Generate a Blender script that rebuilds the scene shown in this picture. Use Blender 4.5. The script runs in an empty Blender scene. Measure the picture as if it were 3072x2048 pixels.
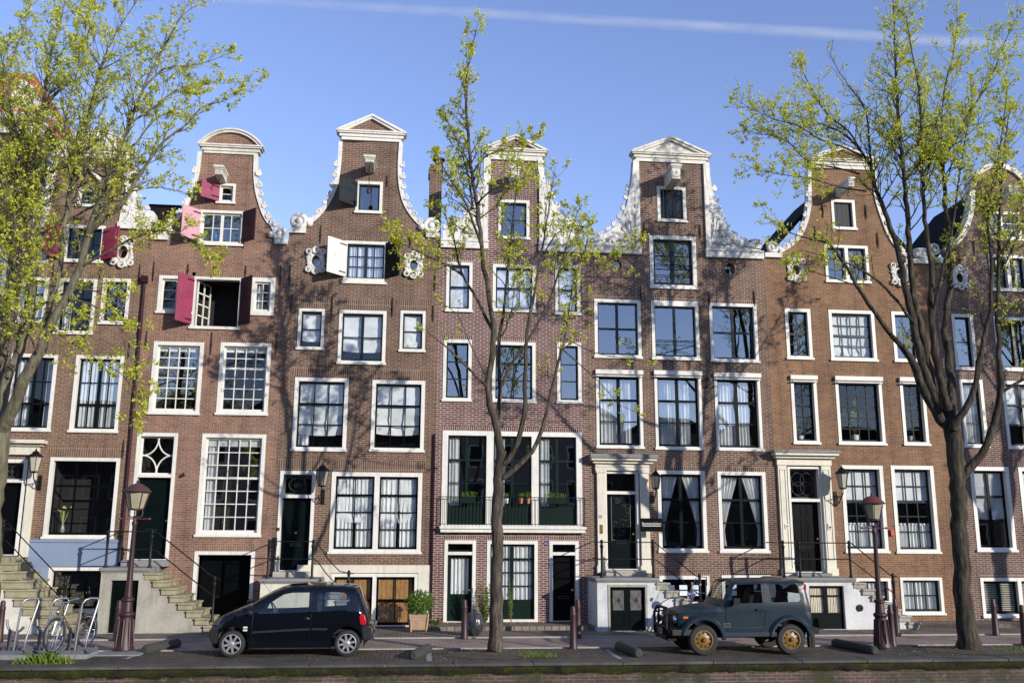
import bpy, bmesh, math, random
from mathutils import Vector, Matrix, noise
from mathutils.geometry import delaunay_2d_cdt
R = math.radians
sin, cos, pi = math.sin, math.cos, math.pi
random.seed(11)
SC = bpy.context.scene
COL = SC.collection

# ------------------------------------------------------------------ camera
CAMH, CAMD, FPX = 2.577, 28.0, 2800.0
PIT, YAW, ROL = R(11.801), R(6.137), R(0.2945)
_Rv = Vector((cos(YAW), -sin(YAW), 0))
_Uv = Vector((-sin(YAW)*sin(PIT), -cos(YAW)*sin(PIT), cos(PIT)))
_Fv = Vector((sin(YAW)*cos(PIT), cos(YAW)*cos(PIT), sin(PIT)))
_cr = cos(ROL)*_Rv + sin(ROL)*_Uv
_cu = -sin(ROL)*_Rv + cos(ROL)*_Uv
CAMP = Vector((0, -CAMD, CAMH))
cd = bpy.data.cameras.new('camera'); cam = bpy.data.objects.new('camera', cd); COL.objects.link(cam)
cam.matrix_world = Matrix(((_cr.x, _cu.x, -_Fv.x, CAMP.x), (_cr.y, _cu.y, -_Fv.y, CAMP.y), (_cr.z, _cu.z, -_Fv.z, CAMP.z), (0, 0, 0, 1)))
cd.sensor_width = 36; cd.lens = 36*FPX/3072; cd.clip_end = 30000; cd.clip_start = .1
SC.camera = cam

# ------------------------------------------------------------------ sky, sun, exposure
SUNV = Vector((.86, -1.0, .375)).normalized()          # towards the sun
SUN_EL = math.asin(SUNV.z); SUN_AZ = math.atan2(SUNV.x, SUNV.y)   # azimuth clockwise from +Y
w = bpy.data.worlds.new('World'); SC.world = w; w.use_nodes = True
nt = w.node_tree; nt.nodes.clear()
wo = nt.nodes.new('ShaderNodeOutputWorld'); bg = nt.nodes.new('ShaderNodeBackground'); sk = nt.nodes.new('ShaderNodeTexSky')
sk.sky_type = 'NISHITA'; sk.sun_disc = False; sk.sun_elevation = SUN_EL; sk.sun_rotation = SUN_AZ
sk.air_density = 1.0; sk.dust_density = 0.0; sk.ozone_density = 3.0; sk.altitude = 0
bg.inputs['Strength'].default_value = .15
tn = nt.nodes.new('ShaderNodeMix'); tn.data_type = 'RGBA'; tn.blend_type = 'MULTIPLY'; tn.inputs[0].default_value = 1; tn.inputs[7].default_value = (1.42, 1.17, 1.32, 1)
nt.links.new(sk.outputs[0], tn.inputs[6]); nt.links.new(tn.outputs[2], bg.inputs[0]); nt.links.new(bg.outputs[0], wo.inputs[0])
sl = bpy.data.lights.new('sun', 'SUN'); sl.energy = 3.9; sl.angle = R(.55); sl.color = (1, .93, .82)
so = bpy.data.objects.new('sun', sl); COL.objects.link(so)
so.rotation_euler = (-SUNV).to_track_quat('-Z', 'Y').to_euler()
SC.view_settings.view_transform = 'Standard'; SC.view_settings.look = 'None'
SC.view_settings.exposure = .42; SC.view_settings.gamma = 1.0
SC.cycles.max_bounces = 6; SC.cycles.transparent_max_bounces = 16; SC.cycles.volume_bounces = 1
SC.cycles.diffuse_bounces = 3; SC.cycles.glossy_bounces = 3

# ------------------------------------------------------------------ measuring: photo pixel -> point on an upright plane
def at(p, y=0.0):
    u = (p[0]-1536)/FPX; v = -(p[1]-1024)/FPX
    d = _cr*u + _cu*v + _Fv
    t = (y+CAMD)/d.y
    return (d.x*t, CAMH+d.z*t)
def crop(a, b, s): return lambda x, y: (a+x/s, b+y/s)
A = crop(0, 0, 2.24); B = crop(0, 600, 2.24); C = crop(0, 1250, 1.9644); D = crop(800, 300, 2.24); E = crop(800, 900, 2.24)
F = crop(600, 1500, 2.861); G = crop(1200, 1500, 2.861); H_ = crop(1700, 350, 2.4125); I_ = crop(1700, 850, 2.4125); J = crop(1700, 1350, 2.246)
K = crop(2300, 350, 2.412); L = crop(2300, 850, 2.412); M_ = crop(2300, 1350, 2.246); W = crop(0, 0, .765625); P4 = crop(1250, 50, 2.412)
P6 = crop(0, 350, 3.136); P5 = crop(2200, 0, 2.413); S_ = crop(1960, 1700, 4.704); Q = crop(0, 1680, 4.9)
def rect(tl, br, y=0.0):
    a, b = at(tl, y), at(br, y); return (a[0], b[0], b[1], a[1])       # x0 x1 z0 z1

# ------------------------------------------------------------------ tagging and mesh building
def tag(o, label=None, cat=None, group=None, kind=None):
    if label: o['label'] = label
    if cat: o['category'] = cat
    if group: o['group'] = group
    if kind: o['kind'] = kind
    return o
def thing(name, label, cat, loc=(0, 0, 0), group=None, rz=0):
    o = bpy.data.objects.new(name, None); COL.objects.link(o); o.location = loc; o.rotation_euler = (0, 0, rz)
    o.empty_display_size = .2
    return tag(o, label, cat, group)
def top(o):
    while o.parent: o = o.parent
    return o
def pin(p, lp):
    c = False; n = len(lp)
    for i in range(n):
        a, b = lp[i], lp[(i+1) % n]
        if (a[1] > p[1]) != (b[1] > p[1]) and p[0] < (b[0]-a[0])*(p[1]-a[1])/(b[1]-a[1])+a[0]: c = not c
    return c
def cdt(co, edges, holes):
    vo, eo, fo, *_ = delaunay_2d_cdt(co, edges, [], 1, 1e-5); out = []
    for f in fo:
        c = sum((vo[i] for i in f), Vector((0, 0)))/len(f)
        if not any(pin(c, h) for h in holes): out.append(tuple(f))
    return vo, out
class MB:
    def __init__(s): s.v = []; s.f = []; s.m = []; s.mi = 0
    def add(s, vs, fs):
        n = len(s.v); s.v += [tuple(x) for x in vs]
        for f in fs: s.f.append([i+n for i in f]); s.m.append(s.mi)
    def box(s, x0, x1, y0, y1, z0, z1):
        if x0 > x1: x0, x1 = x1, x0
        if y0 > y1: y0, y1 = y1, y0
        if z0 > z1: z0, z1 = z1, z0
        s.add([(x0, y0, z0), (x1, y0, z0), (x1, y1, z0), (x0, y1, z0), (x0, y0, z1), (x1, y0, z1), (x1, y1, z1), (x0, y1, z1)],
              [(0, 3, 2, 1), (4, 5, 6, 7), (0, 1, 5, 4), (1, 2, 6, 5), (2, 3, 7, 6), (3, 0, 4, 7)])
        return s
    def obox(s, c, hx, hy, hz, rot):
        c = Vector(c); vs = []
        for z in (-1, 1):
            for x, y in ((-1, -1), (1, -1), (1, 1), (-1, 1)): vs.append(c + rot @ Vector((x*hx, y*hy, z*hz)))
        s.add(vs, [(0, 3, 2, 1), (4, 5, 6, 7), (0, 1, 5, 4), (1, 2, 6, 5), (2, 3, 7, 6), (3, 0, 4, 7)])
    def bar(s, a, b, w, h):                                   # square bar from a to b
        a, b = Vector(a), Vector(b); d = b-a; l = d.length
        q = d.to_track_quat('X', 'Z').to_matrix()
        s.obox((a+b)/2, l/2, w/2, h/2, q)
    def tube(s, pts, r, n=8, cap=True):
        pts = [Vector(p) for p in pts]; m = len(pts)
        if not isinstance(r, (list, tuple)): r = [r]*m
        up = None; vs = []
        for i, p in enumerate(pts):
            t = (pts[min(i+1, m-1)]-pts[max(i-1, 0)])
            if t.length < 1e-9: t = Vector((0, 0, 1))
            t.normalize()
            if up is None: up = t.orthogonal().normalized()
            up = up - t*up.dot(t)
            if up.length < 1e-6: up = t.orthogonal()
            up.normalize(); bi = t.cross(up)
            for k in range(n):
                a = 2*pi*k/n; vs.append(p + (up*cos(a)+bi*sin(a))*r[i])
        fs = []
        for i in range(m-1):
            for k in range(n): fs.append((i*n+k, i*n+(k+1) % n, (i+1)*n+(k+1) % n, (i+1)*n+k))
        if cap: fs.append(tuple(range(n))[::-1]); fs.append(tuple(range((m-1)*n, m*n)))
        s.add(vs, fs); return s
    def lathe(s, c, prof, n=16, axis=None, caps=True):                    # prof: (r, h) along axis (default z)
        c = Vector(c); q = Matrix.Identity(3) if axis is None else Vector(axis).to_track_quat('Z', 'Y').to_matrix()
        vs = []; m = len(prof)
        for r, h in prof:
            for k in range(n):
                a = 2*pi*k/n; vs.append(c + q @ Vector((r*cos(a), r*sin(a), h)))
        fs = []
        for i in range(m-1):
            for k in range(n): fs.append((i*n+k, i*n+(k+1) % n, (i+1)*n+(k+1) % n, (i+1)*n+k))
        if caps: fs.append(tuple(range(n))[::-1]); fs.append(tuple(range((m-1)*n, m*n)))
        s.add(vs, fs); return s
    def ball(s, c, r, n=8, sx=1, sy=1, sz=1):
        prof = []; vs = []; fs = []
        m = max(4, n//2+1)
        for i in range(m+1):
            th = pi*i/m
            for k in range(n):
                a = 2*pi*k/n; vs.append((c[0]+sx*r*sin(th)*cos(a), c[1]+sy*r*sin(th)*sin(a), c[2]-sz*r*cos(th)))
        for i in range(m):
            for k in range(n): fs.append((i*n+k, i*n+(k+1) % n, (i+1)*n+(k+1) % n, (i+1)*n+k))
        s.add(vs, fs); return s
    def torus(s, c, axis, Rr, r, n=20, m=8, a0=0, a1=2*pi):
        q = Vector(axis).to_track_quat('Z', 'Y').to_matrix(); c = Vector(c)
        full = abs(a1-a0-2*pi) < 1e-6
        pts = [c + q @ Vector((Rr*cos(a0+(a1-a0)*i/n), Rr*sin(a0+(a1-a0)*i/n), 0)) for i in range(n+(0 if full else 1))]
        if full:
            vs = []; fs = []
            for i, p in enumerate(pts):
                d = (p-c).normalized(); z = q @ Vector((0, 0, 1))
                for k in range(m):
                    b = 2*pi*k/m; vs.append(p + (d*cos(b)+z*sin(b))*r)
            for i in range(n):
                for k in range(m): fs.append((i*m+k, ((i+1) % n)*m+k, ((i+1) % n)*m+(k+1) % m, i*m+(k+1) % m))
            s.add(vs, fs)
        else: s.tube(pts, r, m)
        return s
    def prism(s, poly, y0, y1, holes=(), grid=None, front=True, back=True, yf=None):
        """polygon in x,z extruded along y, with holes"""
        loops = [list(poly)]+[list(h) for h in holes]
        co = []; edges = []
        for lp in loops:
            n0 = len(co); co += [Vector((p[0], p[1])) for p in lp]
            edges += [(n0+i, n0+(i+1) % len(lp)) for i in range(len(lp))]
        vo, fo = cdt(co, edges, loops[1:])
        if front: s.add([(p[0], y0, p[1]) for p in vo], [tuple(f) for f in fo])
        if back: s.add([(p[0], y1, p[1]) for p in vo], [tuple(f)[::-1] for f in fo])
        for lp in loops:
            n = len(lp)
            s.add([(p[0], y0, p[1]) for p in lp]+[(p[0], y1, p[1]) for p in lp], [(i, i+n, (i+1) % n+n, (i+1) % n) for i in range(n)])
        return s
    def ring(s, x0, x1, z0, z1, wd, y0, y1):                    # rectangular frame
        if not isinstance(wd, tuple): wd = (wd,)*4              # left right bottom top
        s.box(x0, x0+wd[0], y0, y1, z0, z1); s.box(x1-wd[1], x1, y0, y1, z0, z1)
        s.box(x0+wd[0], x1-wd[1], y0+.0015, y1-.0015, z0, z0+wd[2]); s.box(x0+wd[0], x1-wd[1], y0+.0015, y1-.0015, z1-wd[3], z1)
        return s
    def build(s, name, mat, parent=None, smooth=False, local=False, bevel=0, label=None, origin=None):
        me = bpy.data.meshes.new(name)
        if parent is not None and not local: off = Vector(top(parent).location)
        elif local: off = Vector((0, 0, 0))
        else:
            if origin is None:
                xs = [v[0] for v in s.v]; ys = [v[1] for v in s.v]; zs = [v[2] for v in s.v]
                origin = ((min(xs)+max(xs))/2, (min(ys)+max(ys))/2, min(zs))
            off = Vector(origin)
        me.from_pydata([(v[0]-off.x, v[1]-off.y, v[2]-off.z) for v in s.v], [], s.f)
        mats = mat if isinstance(mat, (list, tuple)) else [mat]
        for m in mats: me.materials.append(m)
        if len(mats) > 1: me.polygons.foreach_set('material_index', s.m)
        bm = bmesh.new(); bm.from_mesh(me); bmesh.ops.recalc_face_normals(bm, faces=bm.faces)
        if bevel:
            bmesh.ops.remove_doubles(bm, verts=bm.verts, dist=1e-5)
            bmesh.ops.bevel(bm, geom=[e for e in bm.edges if e.is_manifold and e.calc_face_angle(0) > .5], offset=bevel, segments=2, affect='EDGES', profile=.5, clamp_overlap=True)
        bm.to_mesh(me); bm.free()
        if smooth:
            me.polygons.foreach_set('use_smooth', [True]*len(me.polygons))
            if hasattr(me, 'set_sharp_from_angle'): me.set_sharp_from_angle(angle=R(40 if smooth is True else smooth))
        o = bpy.data.objects.new(name, me); COL.objects.link(o)
        if parent is not None: o.parent = parent
        elif not local: o.location = off
        if label: o['label'] = label
        return o

# ------------------------------------------------------------------ materials
def _nm(name):
    m = bpy.data.materials.new(name); m.use_nodes = True; t = m.node_tree; t.nodes.clear()
    o = t.nodes.new('ShaderNodeOutputMaterial'); b = t.nodes.new('ShaderNodeBsdfPrincipled'); t.links.new(b.outputs[0], o.inputs[0])
    return m, t, b, o
def _noise(t, vec, scale, detail=4, rough=.6):
    n = t.nodes.new('ShaderNodeTexNoise'); n.inputs['Scale'].default_value = scale; n.inputs['Detail'].default_value = detail; n.inputs['Roughness'].default_value = rough
    if vec is not None: t.links.new(vec, n.inputs['Vector'])
    return n.outputs['Fac']
def _ramp(t, fac, stops):
    r = t.nodes.new('ShaderNodeValToRGB'); t.links.new(fac, r.inputs[0]); e = r.color_ramp.elements
    while len(e) < len(stops): e.new(.5)
    for x, (p, c) in zip(e, stops): x.position = p; x.color = tuple(c)+(1,) if len(c) == 3 else c
    return r.outputs[0]
def _mix(t, a, b, fac, mode='MIX'):
    m = t.nodes.new('ShaderNodeMix'); m.data_type = 'RGBA'; m.blend_type = mode
    for sock, v in ((m.inputs[0], fac), (m.inputs[6], a), (m.inputs[7], b)):
        if hasattr(v, 'links'): t.links.new(v, sock)
        else: sock.default_value = v if not isinstance(v, tuple) else (v+(1,) if len(v) == 3 else v)
    return m.outputs[2]
def _math(t, op, a, b=0.0):
    m = t.nodes.new('ShaderNodeMath'); m.operation = op
    for k, v in enumerate((a, b)):
        if hasattr(v, 'links'): t.links.new(v, m.inputs[k])
        else: m.inputs[k].default_value = v
    return m.outputs[0]
def _bump(t, b, h, strength=.3, dist=.01):
    n = t.nodes.new('ShaderNodeBump'); n.inputs['Strength'].default_value = strength; n.inputs['Distance'].default_value = dist
    t.links.new(h, n.inputs['Height']); t.links.new(n.outputs[0], b.inputs['Normal'])
def _obj(t): return t.nodes.new('ShaderNodeTexCoord').outputs['Object']
def sc(c, k): return tuple(min(1, x*k) for x in c)
_MC = {}
def paint(name, col, rough=.5, var=.15, scale=2.5, metal=0, bump=.0, spec=.5, coat=0, streak=0):
    if name in _MC: return _MC[name]
    m, t, b, o = _nm(name); v = _obj(t)
    n1 = _noise(t, v, scale, 5); n2 = _noise(t, v, scale*9, 3)
    f = _math(t, 'ADD', _math(t, 'MULTIPLY', n1, .7), _math(t, 'MULTIPLY', n2, .3))
    c = _ramp(t, f, [(.3, sc(col, 1-var)), (.5, col), (.72, sc(col, 1+var*.7))])
    if streak:
        mp = t.nodes.new('ShaderNodeMapping'); mp.inputs['Scale'].default_value = (9, 9, .8); t.links.new(v, mp.inputs[0])
        c = _mix(t, c, sc(col, .52), _math(t, 'MULTIPLY', _ramp(t, _noise(t, mp.outputs[0], 1.0, 5, .7), [(.5, (0, 0, 0)), (.74, (1, 1, 1))]), streak))
    t.links.new(c, b.inputs['Base Color']); b.inputs['Roughness'].default_value = rough; b.inputs['Metallic'].default_value = metal
    b.inputs['Specular IOR Level'].default_value = spec
    if coat: b.inputs['Coat Weight'].default_value = coat; b.inputs['Coat Roughness'].default_value = .04
    if bump: _bump(t, b, n2, bump, .004)
    _MC[name] = m; return m
def brickmat(name, c1, c2, mortar, bw=.215, rh=.064, ms=.011, stain=.45, soldier=False, flat=False, mix=.5):
    m, t, b, o = _nm(name); v = _obj(t)
    sx = t.nodes.new('ShaderNodeSeparateXYZ'); t.links.new(v, sx.inputs[0])
    cx = t.nodes.new('ShaderNodeCombineXYZ')
    if flat: t.links.new(sx.outputs[0], cx.inputs[0]); t.links.new(sx.outputs[1], cx.inputs[1])
    else:
        t.links.new(_math(t, 'ADD', sx.outputs[0], sx.outputs[1]), cx.inputs[0]); t.links.new(sx.outputs[2], cx.inputs[1])
    wob = t.nodes.new('ShaderNodeTexNoise'); wob.inputs['Scale'].default_value = .9; t.links.new(v, wob.inputs['Vector'])
    va = t.nodes.new('ShaderNodeVectorMath'); va.operation = 'MULTIPLY_ADD'; t.links.new(wob.outputs['Color'], va.inputs[0]); va.inputs[1].default_value = (.03, .03, 0); t.links.new(cx.outputs[0], va.inputs[2])
    br = t.nodes.new('ShaderNodeTexBrick'); t.links.new(va.outputs[0], br.inputs['Vector'])
    br.inputs['Scale'].default_value = 1; br.inputs['Brick Width'].default_value = .064 if soldier else bw; br.inputs['Row Height'].default_value = .5 if soldier else rh
    br.inputs['Mortar Size'].default_value = ms*1.15 if soldier else ms; br.inputs['Mortar Smooth'].default_value = .25; br.inputs['Bias'].default_value = 0
    br.offset = 0 if soldier else .5
    br.inputs['Color1'].default_value = c1+(1,); br.inputs['Color2'].default_value = c2+(1,); br.inputs['Mortar'].default_value = mortar+(1,)
    n1 = _noise(t, v, .55, 5, .65); n2 = _noise(t, v, 14, 3); n3 = _noise(t, v, 2.6, 4)
    st = _ramp(t, n1, [(.32, (1-stain,)*3), (.5, (1, 1, 1)), (.7, (1+stain*.35, 1+stain*.28, 1+stain*.2))])
    c = _mix(t, br.outputs[0], st, .8, 'MULTIPLY')
    st2 = _ramp(t, n3, [(.3, (.78, .76, .76)), (.55, (1, 1, 1)), (.75, (1.12, 1.1, 1.05))])
    c = _mix(t, c, st2, .8, 'MULTIPLY')
    st3 = _ramp(t, n2, [(.3, (.75, .75, .75)), (.6, (1.1, 1.1, 1.1))])
    c = _mix(t, c, st3, .6, 'MULTIPLY')
    if not flat:                                               # rain and soot streaks run down the wall
        mp = t.nodes.new('ShaderNodeMapping'); mp.inputs['Scale'].default_value = (2.6, 2.6, .22); t.links.new(v, mp.inputs[0])
        c = _mix(t, c, _ramp(t, _noise(t, mp.outputs[0], 1.0, 5, .65), [(.34, (.68, .67, .66)), (.5, (1, 1, 1)), (.68, (1.08, 1.07, 1.05))]), .75, 'MULTIPLY')
    t.links.new(c, b.inputs['Base Color']); b.inputs['Roughness'].default_value = .9; b.inputs['Specular IOR Level'].default_value = .2
    h = _math(t, 'SUBTRACT', _math(t, 'MULTIPLY', n2, .3), br.outputs['Fac'])
    _bump(t, b, h, .5, .008)
    return m
def glassmat(name, tint=(.9, .93, .95), base=.055, k=1.0, wav=.0012, scl=.9):
    m, t, b, o = _nm(name); t.nodes.remove(b)
    tr = t.nodes.new('ShaderNodeBsdfTransparent'); tr.inputs[0].default_value = tint+(1,)
    gl = t.nodes.new('ShaderNodeBsdfGlossy'); gl.inputs['Roughness'].default_value = .015; gl.inputs[0].default_value = (.95, .97, 1, 1)
    lw = t.nodes.new('ShaderNodeLayerWeight'); lw.inputs['Blend'].default_value = .5
    f = _math(t, 'ADD', _math(t, 'MULTIPLY', _math(t, 'POWER', lw.outputs['Facing'], 5.0), .9*k), base)
    mx = t.nodes.new('ShaderNodeMixShader'); t.links.new(f, mx.inputs[0]); t.links.new(tr.outputs[0], mx.inputs[1]); t.links.new(gl.outputs[0], mx.inputs[2])
    t.links.new(mx.outputs[0], o.inputs[0])
    v = _obj(t); n = _noise(t, v, scl, 2)
    bp = t.nodes.new('ShaderNodeBump'); bp.inputs['Strength'].default_value = 1; bp.inputs['Distance'].default_value = wav; t.links.new(n, bp.inputs['Height']); t.links.new(bp.outputs[0], gl.inputs['Normal'])
    return m
def clothmat(name, col):
    m, t, b, o = _nm(name); t.links.new(_ramp(t, _noise(t, _obj(t), 5, 3), [(.3, sc(col, .85)), (.65, col)]), b.inputs['Base Color']); b.inputs['Roughness'].default_value = .9
    b.inputs['Specular IOR Level'].default_value = .1
    tl = t.nodes.new('ShaderNodeBsdfTranslucent'); tl.inputs[0].default_value = col+(1,)
    mx = t.nodes.new('ShaderNodeMixShader'); mx.inputs[0].default_value = .2
    t.links.new(b.outputs[0], mx.inputs[1]); t.links.new(tl.outputs[0], mx.inputs[2]); t.links.new(mx.outputs[0], o.inputs[0]); return m
def leafmat(name, cols, transl=.35):
    m, t, b, o = _nm(name); g = t.nodes.new('ShaderNodeNewGeometry')
    c = _ramp(t, g.outputs['Random Per Island'], [(0, cols[0]), (.5, cols[1]), (1, cols[2])])
    t.links.new(c, b.inputs['Base Color']); b.inputs['Roughness'].default_value = .55; b.inputs['Specular IOR Level'].default_value = .3
    tl = t.nodes.new('ShaderNodeBsdfTranslucent'); t.links.new(c, tl.inputs[0])
    mx = t.nodes.new('ShaderNodeMixShader'); mx.inputs[0].default_value = transl
    t.links.new(b.outputs[0], mx.inputs[1]); t.links.new(tl.outputs[0], mx.inputs[2]); t.links.new(mx.outputs[0], o.inputs[0]); return m
def barkmat(name, c1, c2, c3, moss=0.0):
    m, t, b, o = _nm(name); v = _obj(t)
    mp = t.nodes.new('ShaderNodeMapping'); mp.inputs['Scale'].default_value = (8, 8, 1.3); t.links.new(v, mp.inputs[0])
    n = _noise(t, mp.outputs[0], 1.6, 6, .7); n2 = _noise(t, v, 1.1, 4)
    c = _ramp(t, n, [(.3, c1), (.52, c2), (.75, c3)])
    c = _mix(t, c, (.07, .085, .025), _math(t, 'MULTIPLY', _ramp(t, n2, [(.48, (0, 0, 0)), (.68, (1, 1, 1))]), moss))
    t.links.new(c, b.inputs['Base Color']); b.inputs['Roughness'].default_value = .95; b.inputs['Specular IOR Level'].default_value = .1
    _bump(t, b, n, .9, .02); return m

WHITE = paint('white_paint', (.66, .64, .585), .5, .16, 1.5, streak=.45)
WHITE2 = paint('weathered_white_paint', (.58, .555, .49), .6, .3, 2.2, streak=.7)
CREAM = paint('cream_paint', (.60, .56, .46), .5, .18, 1.6, streak=.5)
STUCCO = paint('white_stucco', (.54, .545, .55), .85, .28, 1.6, bump=.3, streak=.6)
CARVED = paint('carved_white_stone', (.64, .62, .575), .75, .26, 4, bump=.2, streak=.7)
GREEN = paint('dark_green_gloss', (.0025, .0055, .0055), .3, .2, 3, spec=.16)
GREEN2 = paint('bottle_green_gloss', (.004, .014, .009), .32, .2, 3, spec=.25)
BLUEGREEN = paint('blue_green_gloss', (.004, .010, .015), .3, .2, 3, spec=.25)
BLACKP = paint('black_gloss', (.0025, .003, .0035), .3, .2, 3, spec=.14)
PINK = paint('faded_raspberry_paint', (.25, .035, .08), .5, .25, 3)
PINKPALE = paint('peeling_pale_pink_paint', (.52, .27, .32), .5, .2, 6)
REDP = paint('raspberry_red_paint', (.26, .012, .035), .4, .25, 3)
MAROON_AND_SHADE = paint('maroon_pipe_shaded_shutter_paint', (.03, .006, .014), .6, .2, 3, spec=.2)  # own colour of the drainpipes; on right-hand shutters it is shade painted in
SHUTSHADE = paint('shaded_shutter_paint', (.003, .003, .004), .65, .2, 3, spec=.15)  # shutter leaf turned from the sun: its shade is put into the colour
SLATE = paint('dark_slate_paint', (.012, .017, .022), .55, .2, 3, spec=.25)
BLUEPL = paint('pale_blue_plaster', (.19, .24, .34), .8, .12, 1.5)
STONE = paint('weathered_stone', (.33, .31, .26), .85, .35, 2, bump=.3, streak=.7)
STONEY = paint('mossy_yellow_stone', (.30, .27, .17), .9, .4, 4, bump=.4)
STONEG = paint('grey_bluestone', (.2, .2, .2), .8, .3, 3, bump=.3)
IRON = paint('black_iron', (.005, .005, .006), .55, .3, 5, spec=.25)
ANCHOR = paint('rusty_dark_iron', (.028, .012, .009), .6, .3, 8)
TILE = paint('black_roof_tiles', (.006, .006, .007), .9, .4, 6, spec=.08)
REDTILE = paint('red_roof_tiles', (.34, .075, .035), .8, .3, 5)
GREYBOARD = paint('grey_boarding', (.26, .27, .29), .8, .2, 1.2)
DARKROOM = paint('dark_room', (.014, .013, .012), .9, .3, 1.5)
WOOD = paint('varnished_pine', (.36, .18, .06), .45, .45, 5)
WOODP = paint('weathered_plank', (.36, .24, .15), .75, .3, 5)
BRASS = paint('polished_brass', (.75, .5, .15), .25, .1, 5, metal=1)
STEEL = paint('galvanised_steel', (.2, .21, .225), .45, .2, 6, metal=.6)
CHROME = paint('chrome', (.8, .8, .82), .12, .05, 5, metal=1)
CASTRED = paint('dull_oxblood_paint', (.036, .0125, .015), .5, .3, 5)
CASTRED2 = paint('dusty_red_paint', (.12, .032, .034), .5, .3, 5)
TERRA = paint('terracotta', (.42, .16, .08), .8, .2, 5)
LEADG = paint('lead_grey', (.09, .09, .09), .6, .25, 3)
CLOTH = clothmat('white_curtain_cloth', (.86, .86, .84))
CLOTHB = clothmat('cream_blind_cloth', (.72, .66, .52))
GLASS = glassmat('window_glass')
GLASSR = glassmat('reflective_old_glass', base=.22, k=1.0, wav=.0014)
PAPER = paint('notice_paper', (.62, .7, .78), .8, .2, 12)
# ------------------------------------------------------------------ architecture builders
class House: pass
def curtain_mesh(mb, x0, x1, z0, z1, y, folds=9, amp=.03, seed=0, squeeze=None, blind=False):
    nx = max(8, int((x1-x0)*(24 if blind else 60))); nz = 14 if blind else 8
    vs = []; fs = []; rd = random.Random(seed)
    ph = rd.random()*6; k = folds*2*pi/max(.3, 1.0)
    for j in range(nz+1):
        tz = j/nz
        for i in range(nx+1):
            tx = i/nx
            a, b_ = x0, x1
            if squeeze: a, b_ = squeeze(tz, x0, x1)
            x = a+(b_-a)*tx
            if blind:
                sag = .10*(4*(tx-.5)**2-1)*(1 if tz < .35 else 0)*(.35-tz)/.35
                yy = y + .02*sin(tx*5+ph+tz*3) + (.03*sin(tz*70+1.5*sin(tx*9)) if tz < .35 else .008*sin(tz*24))
                zz = z0+(z1-z0)*tz + sag*.5
            else:
                yy = y + amp*sin(k*(x0+(x1-x0)*tx)+ph+.9*sin(tx*7+ph)) + amp*.4*sin(2.3*k*tx+tz)
                zz = z0+(z1-z0)*tz
            vs.append((x, yy, zz))
    for j in range(nz):
        for i in range(nx):
            q = j*(nx+1)+i; fs.append((q, q+1, q+nx+2, q+nx+1))
    mb.add(vs, fs)
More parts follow.
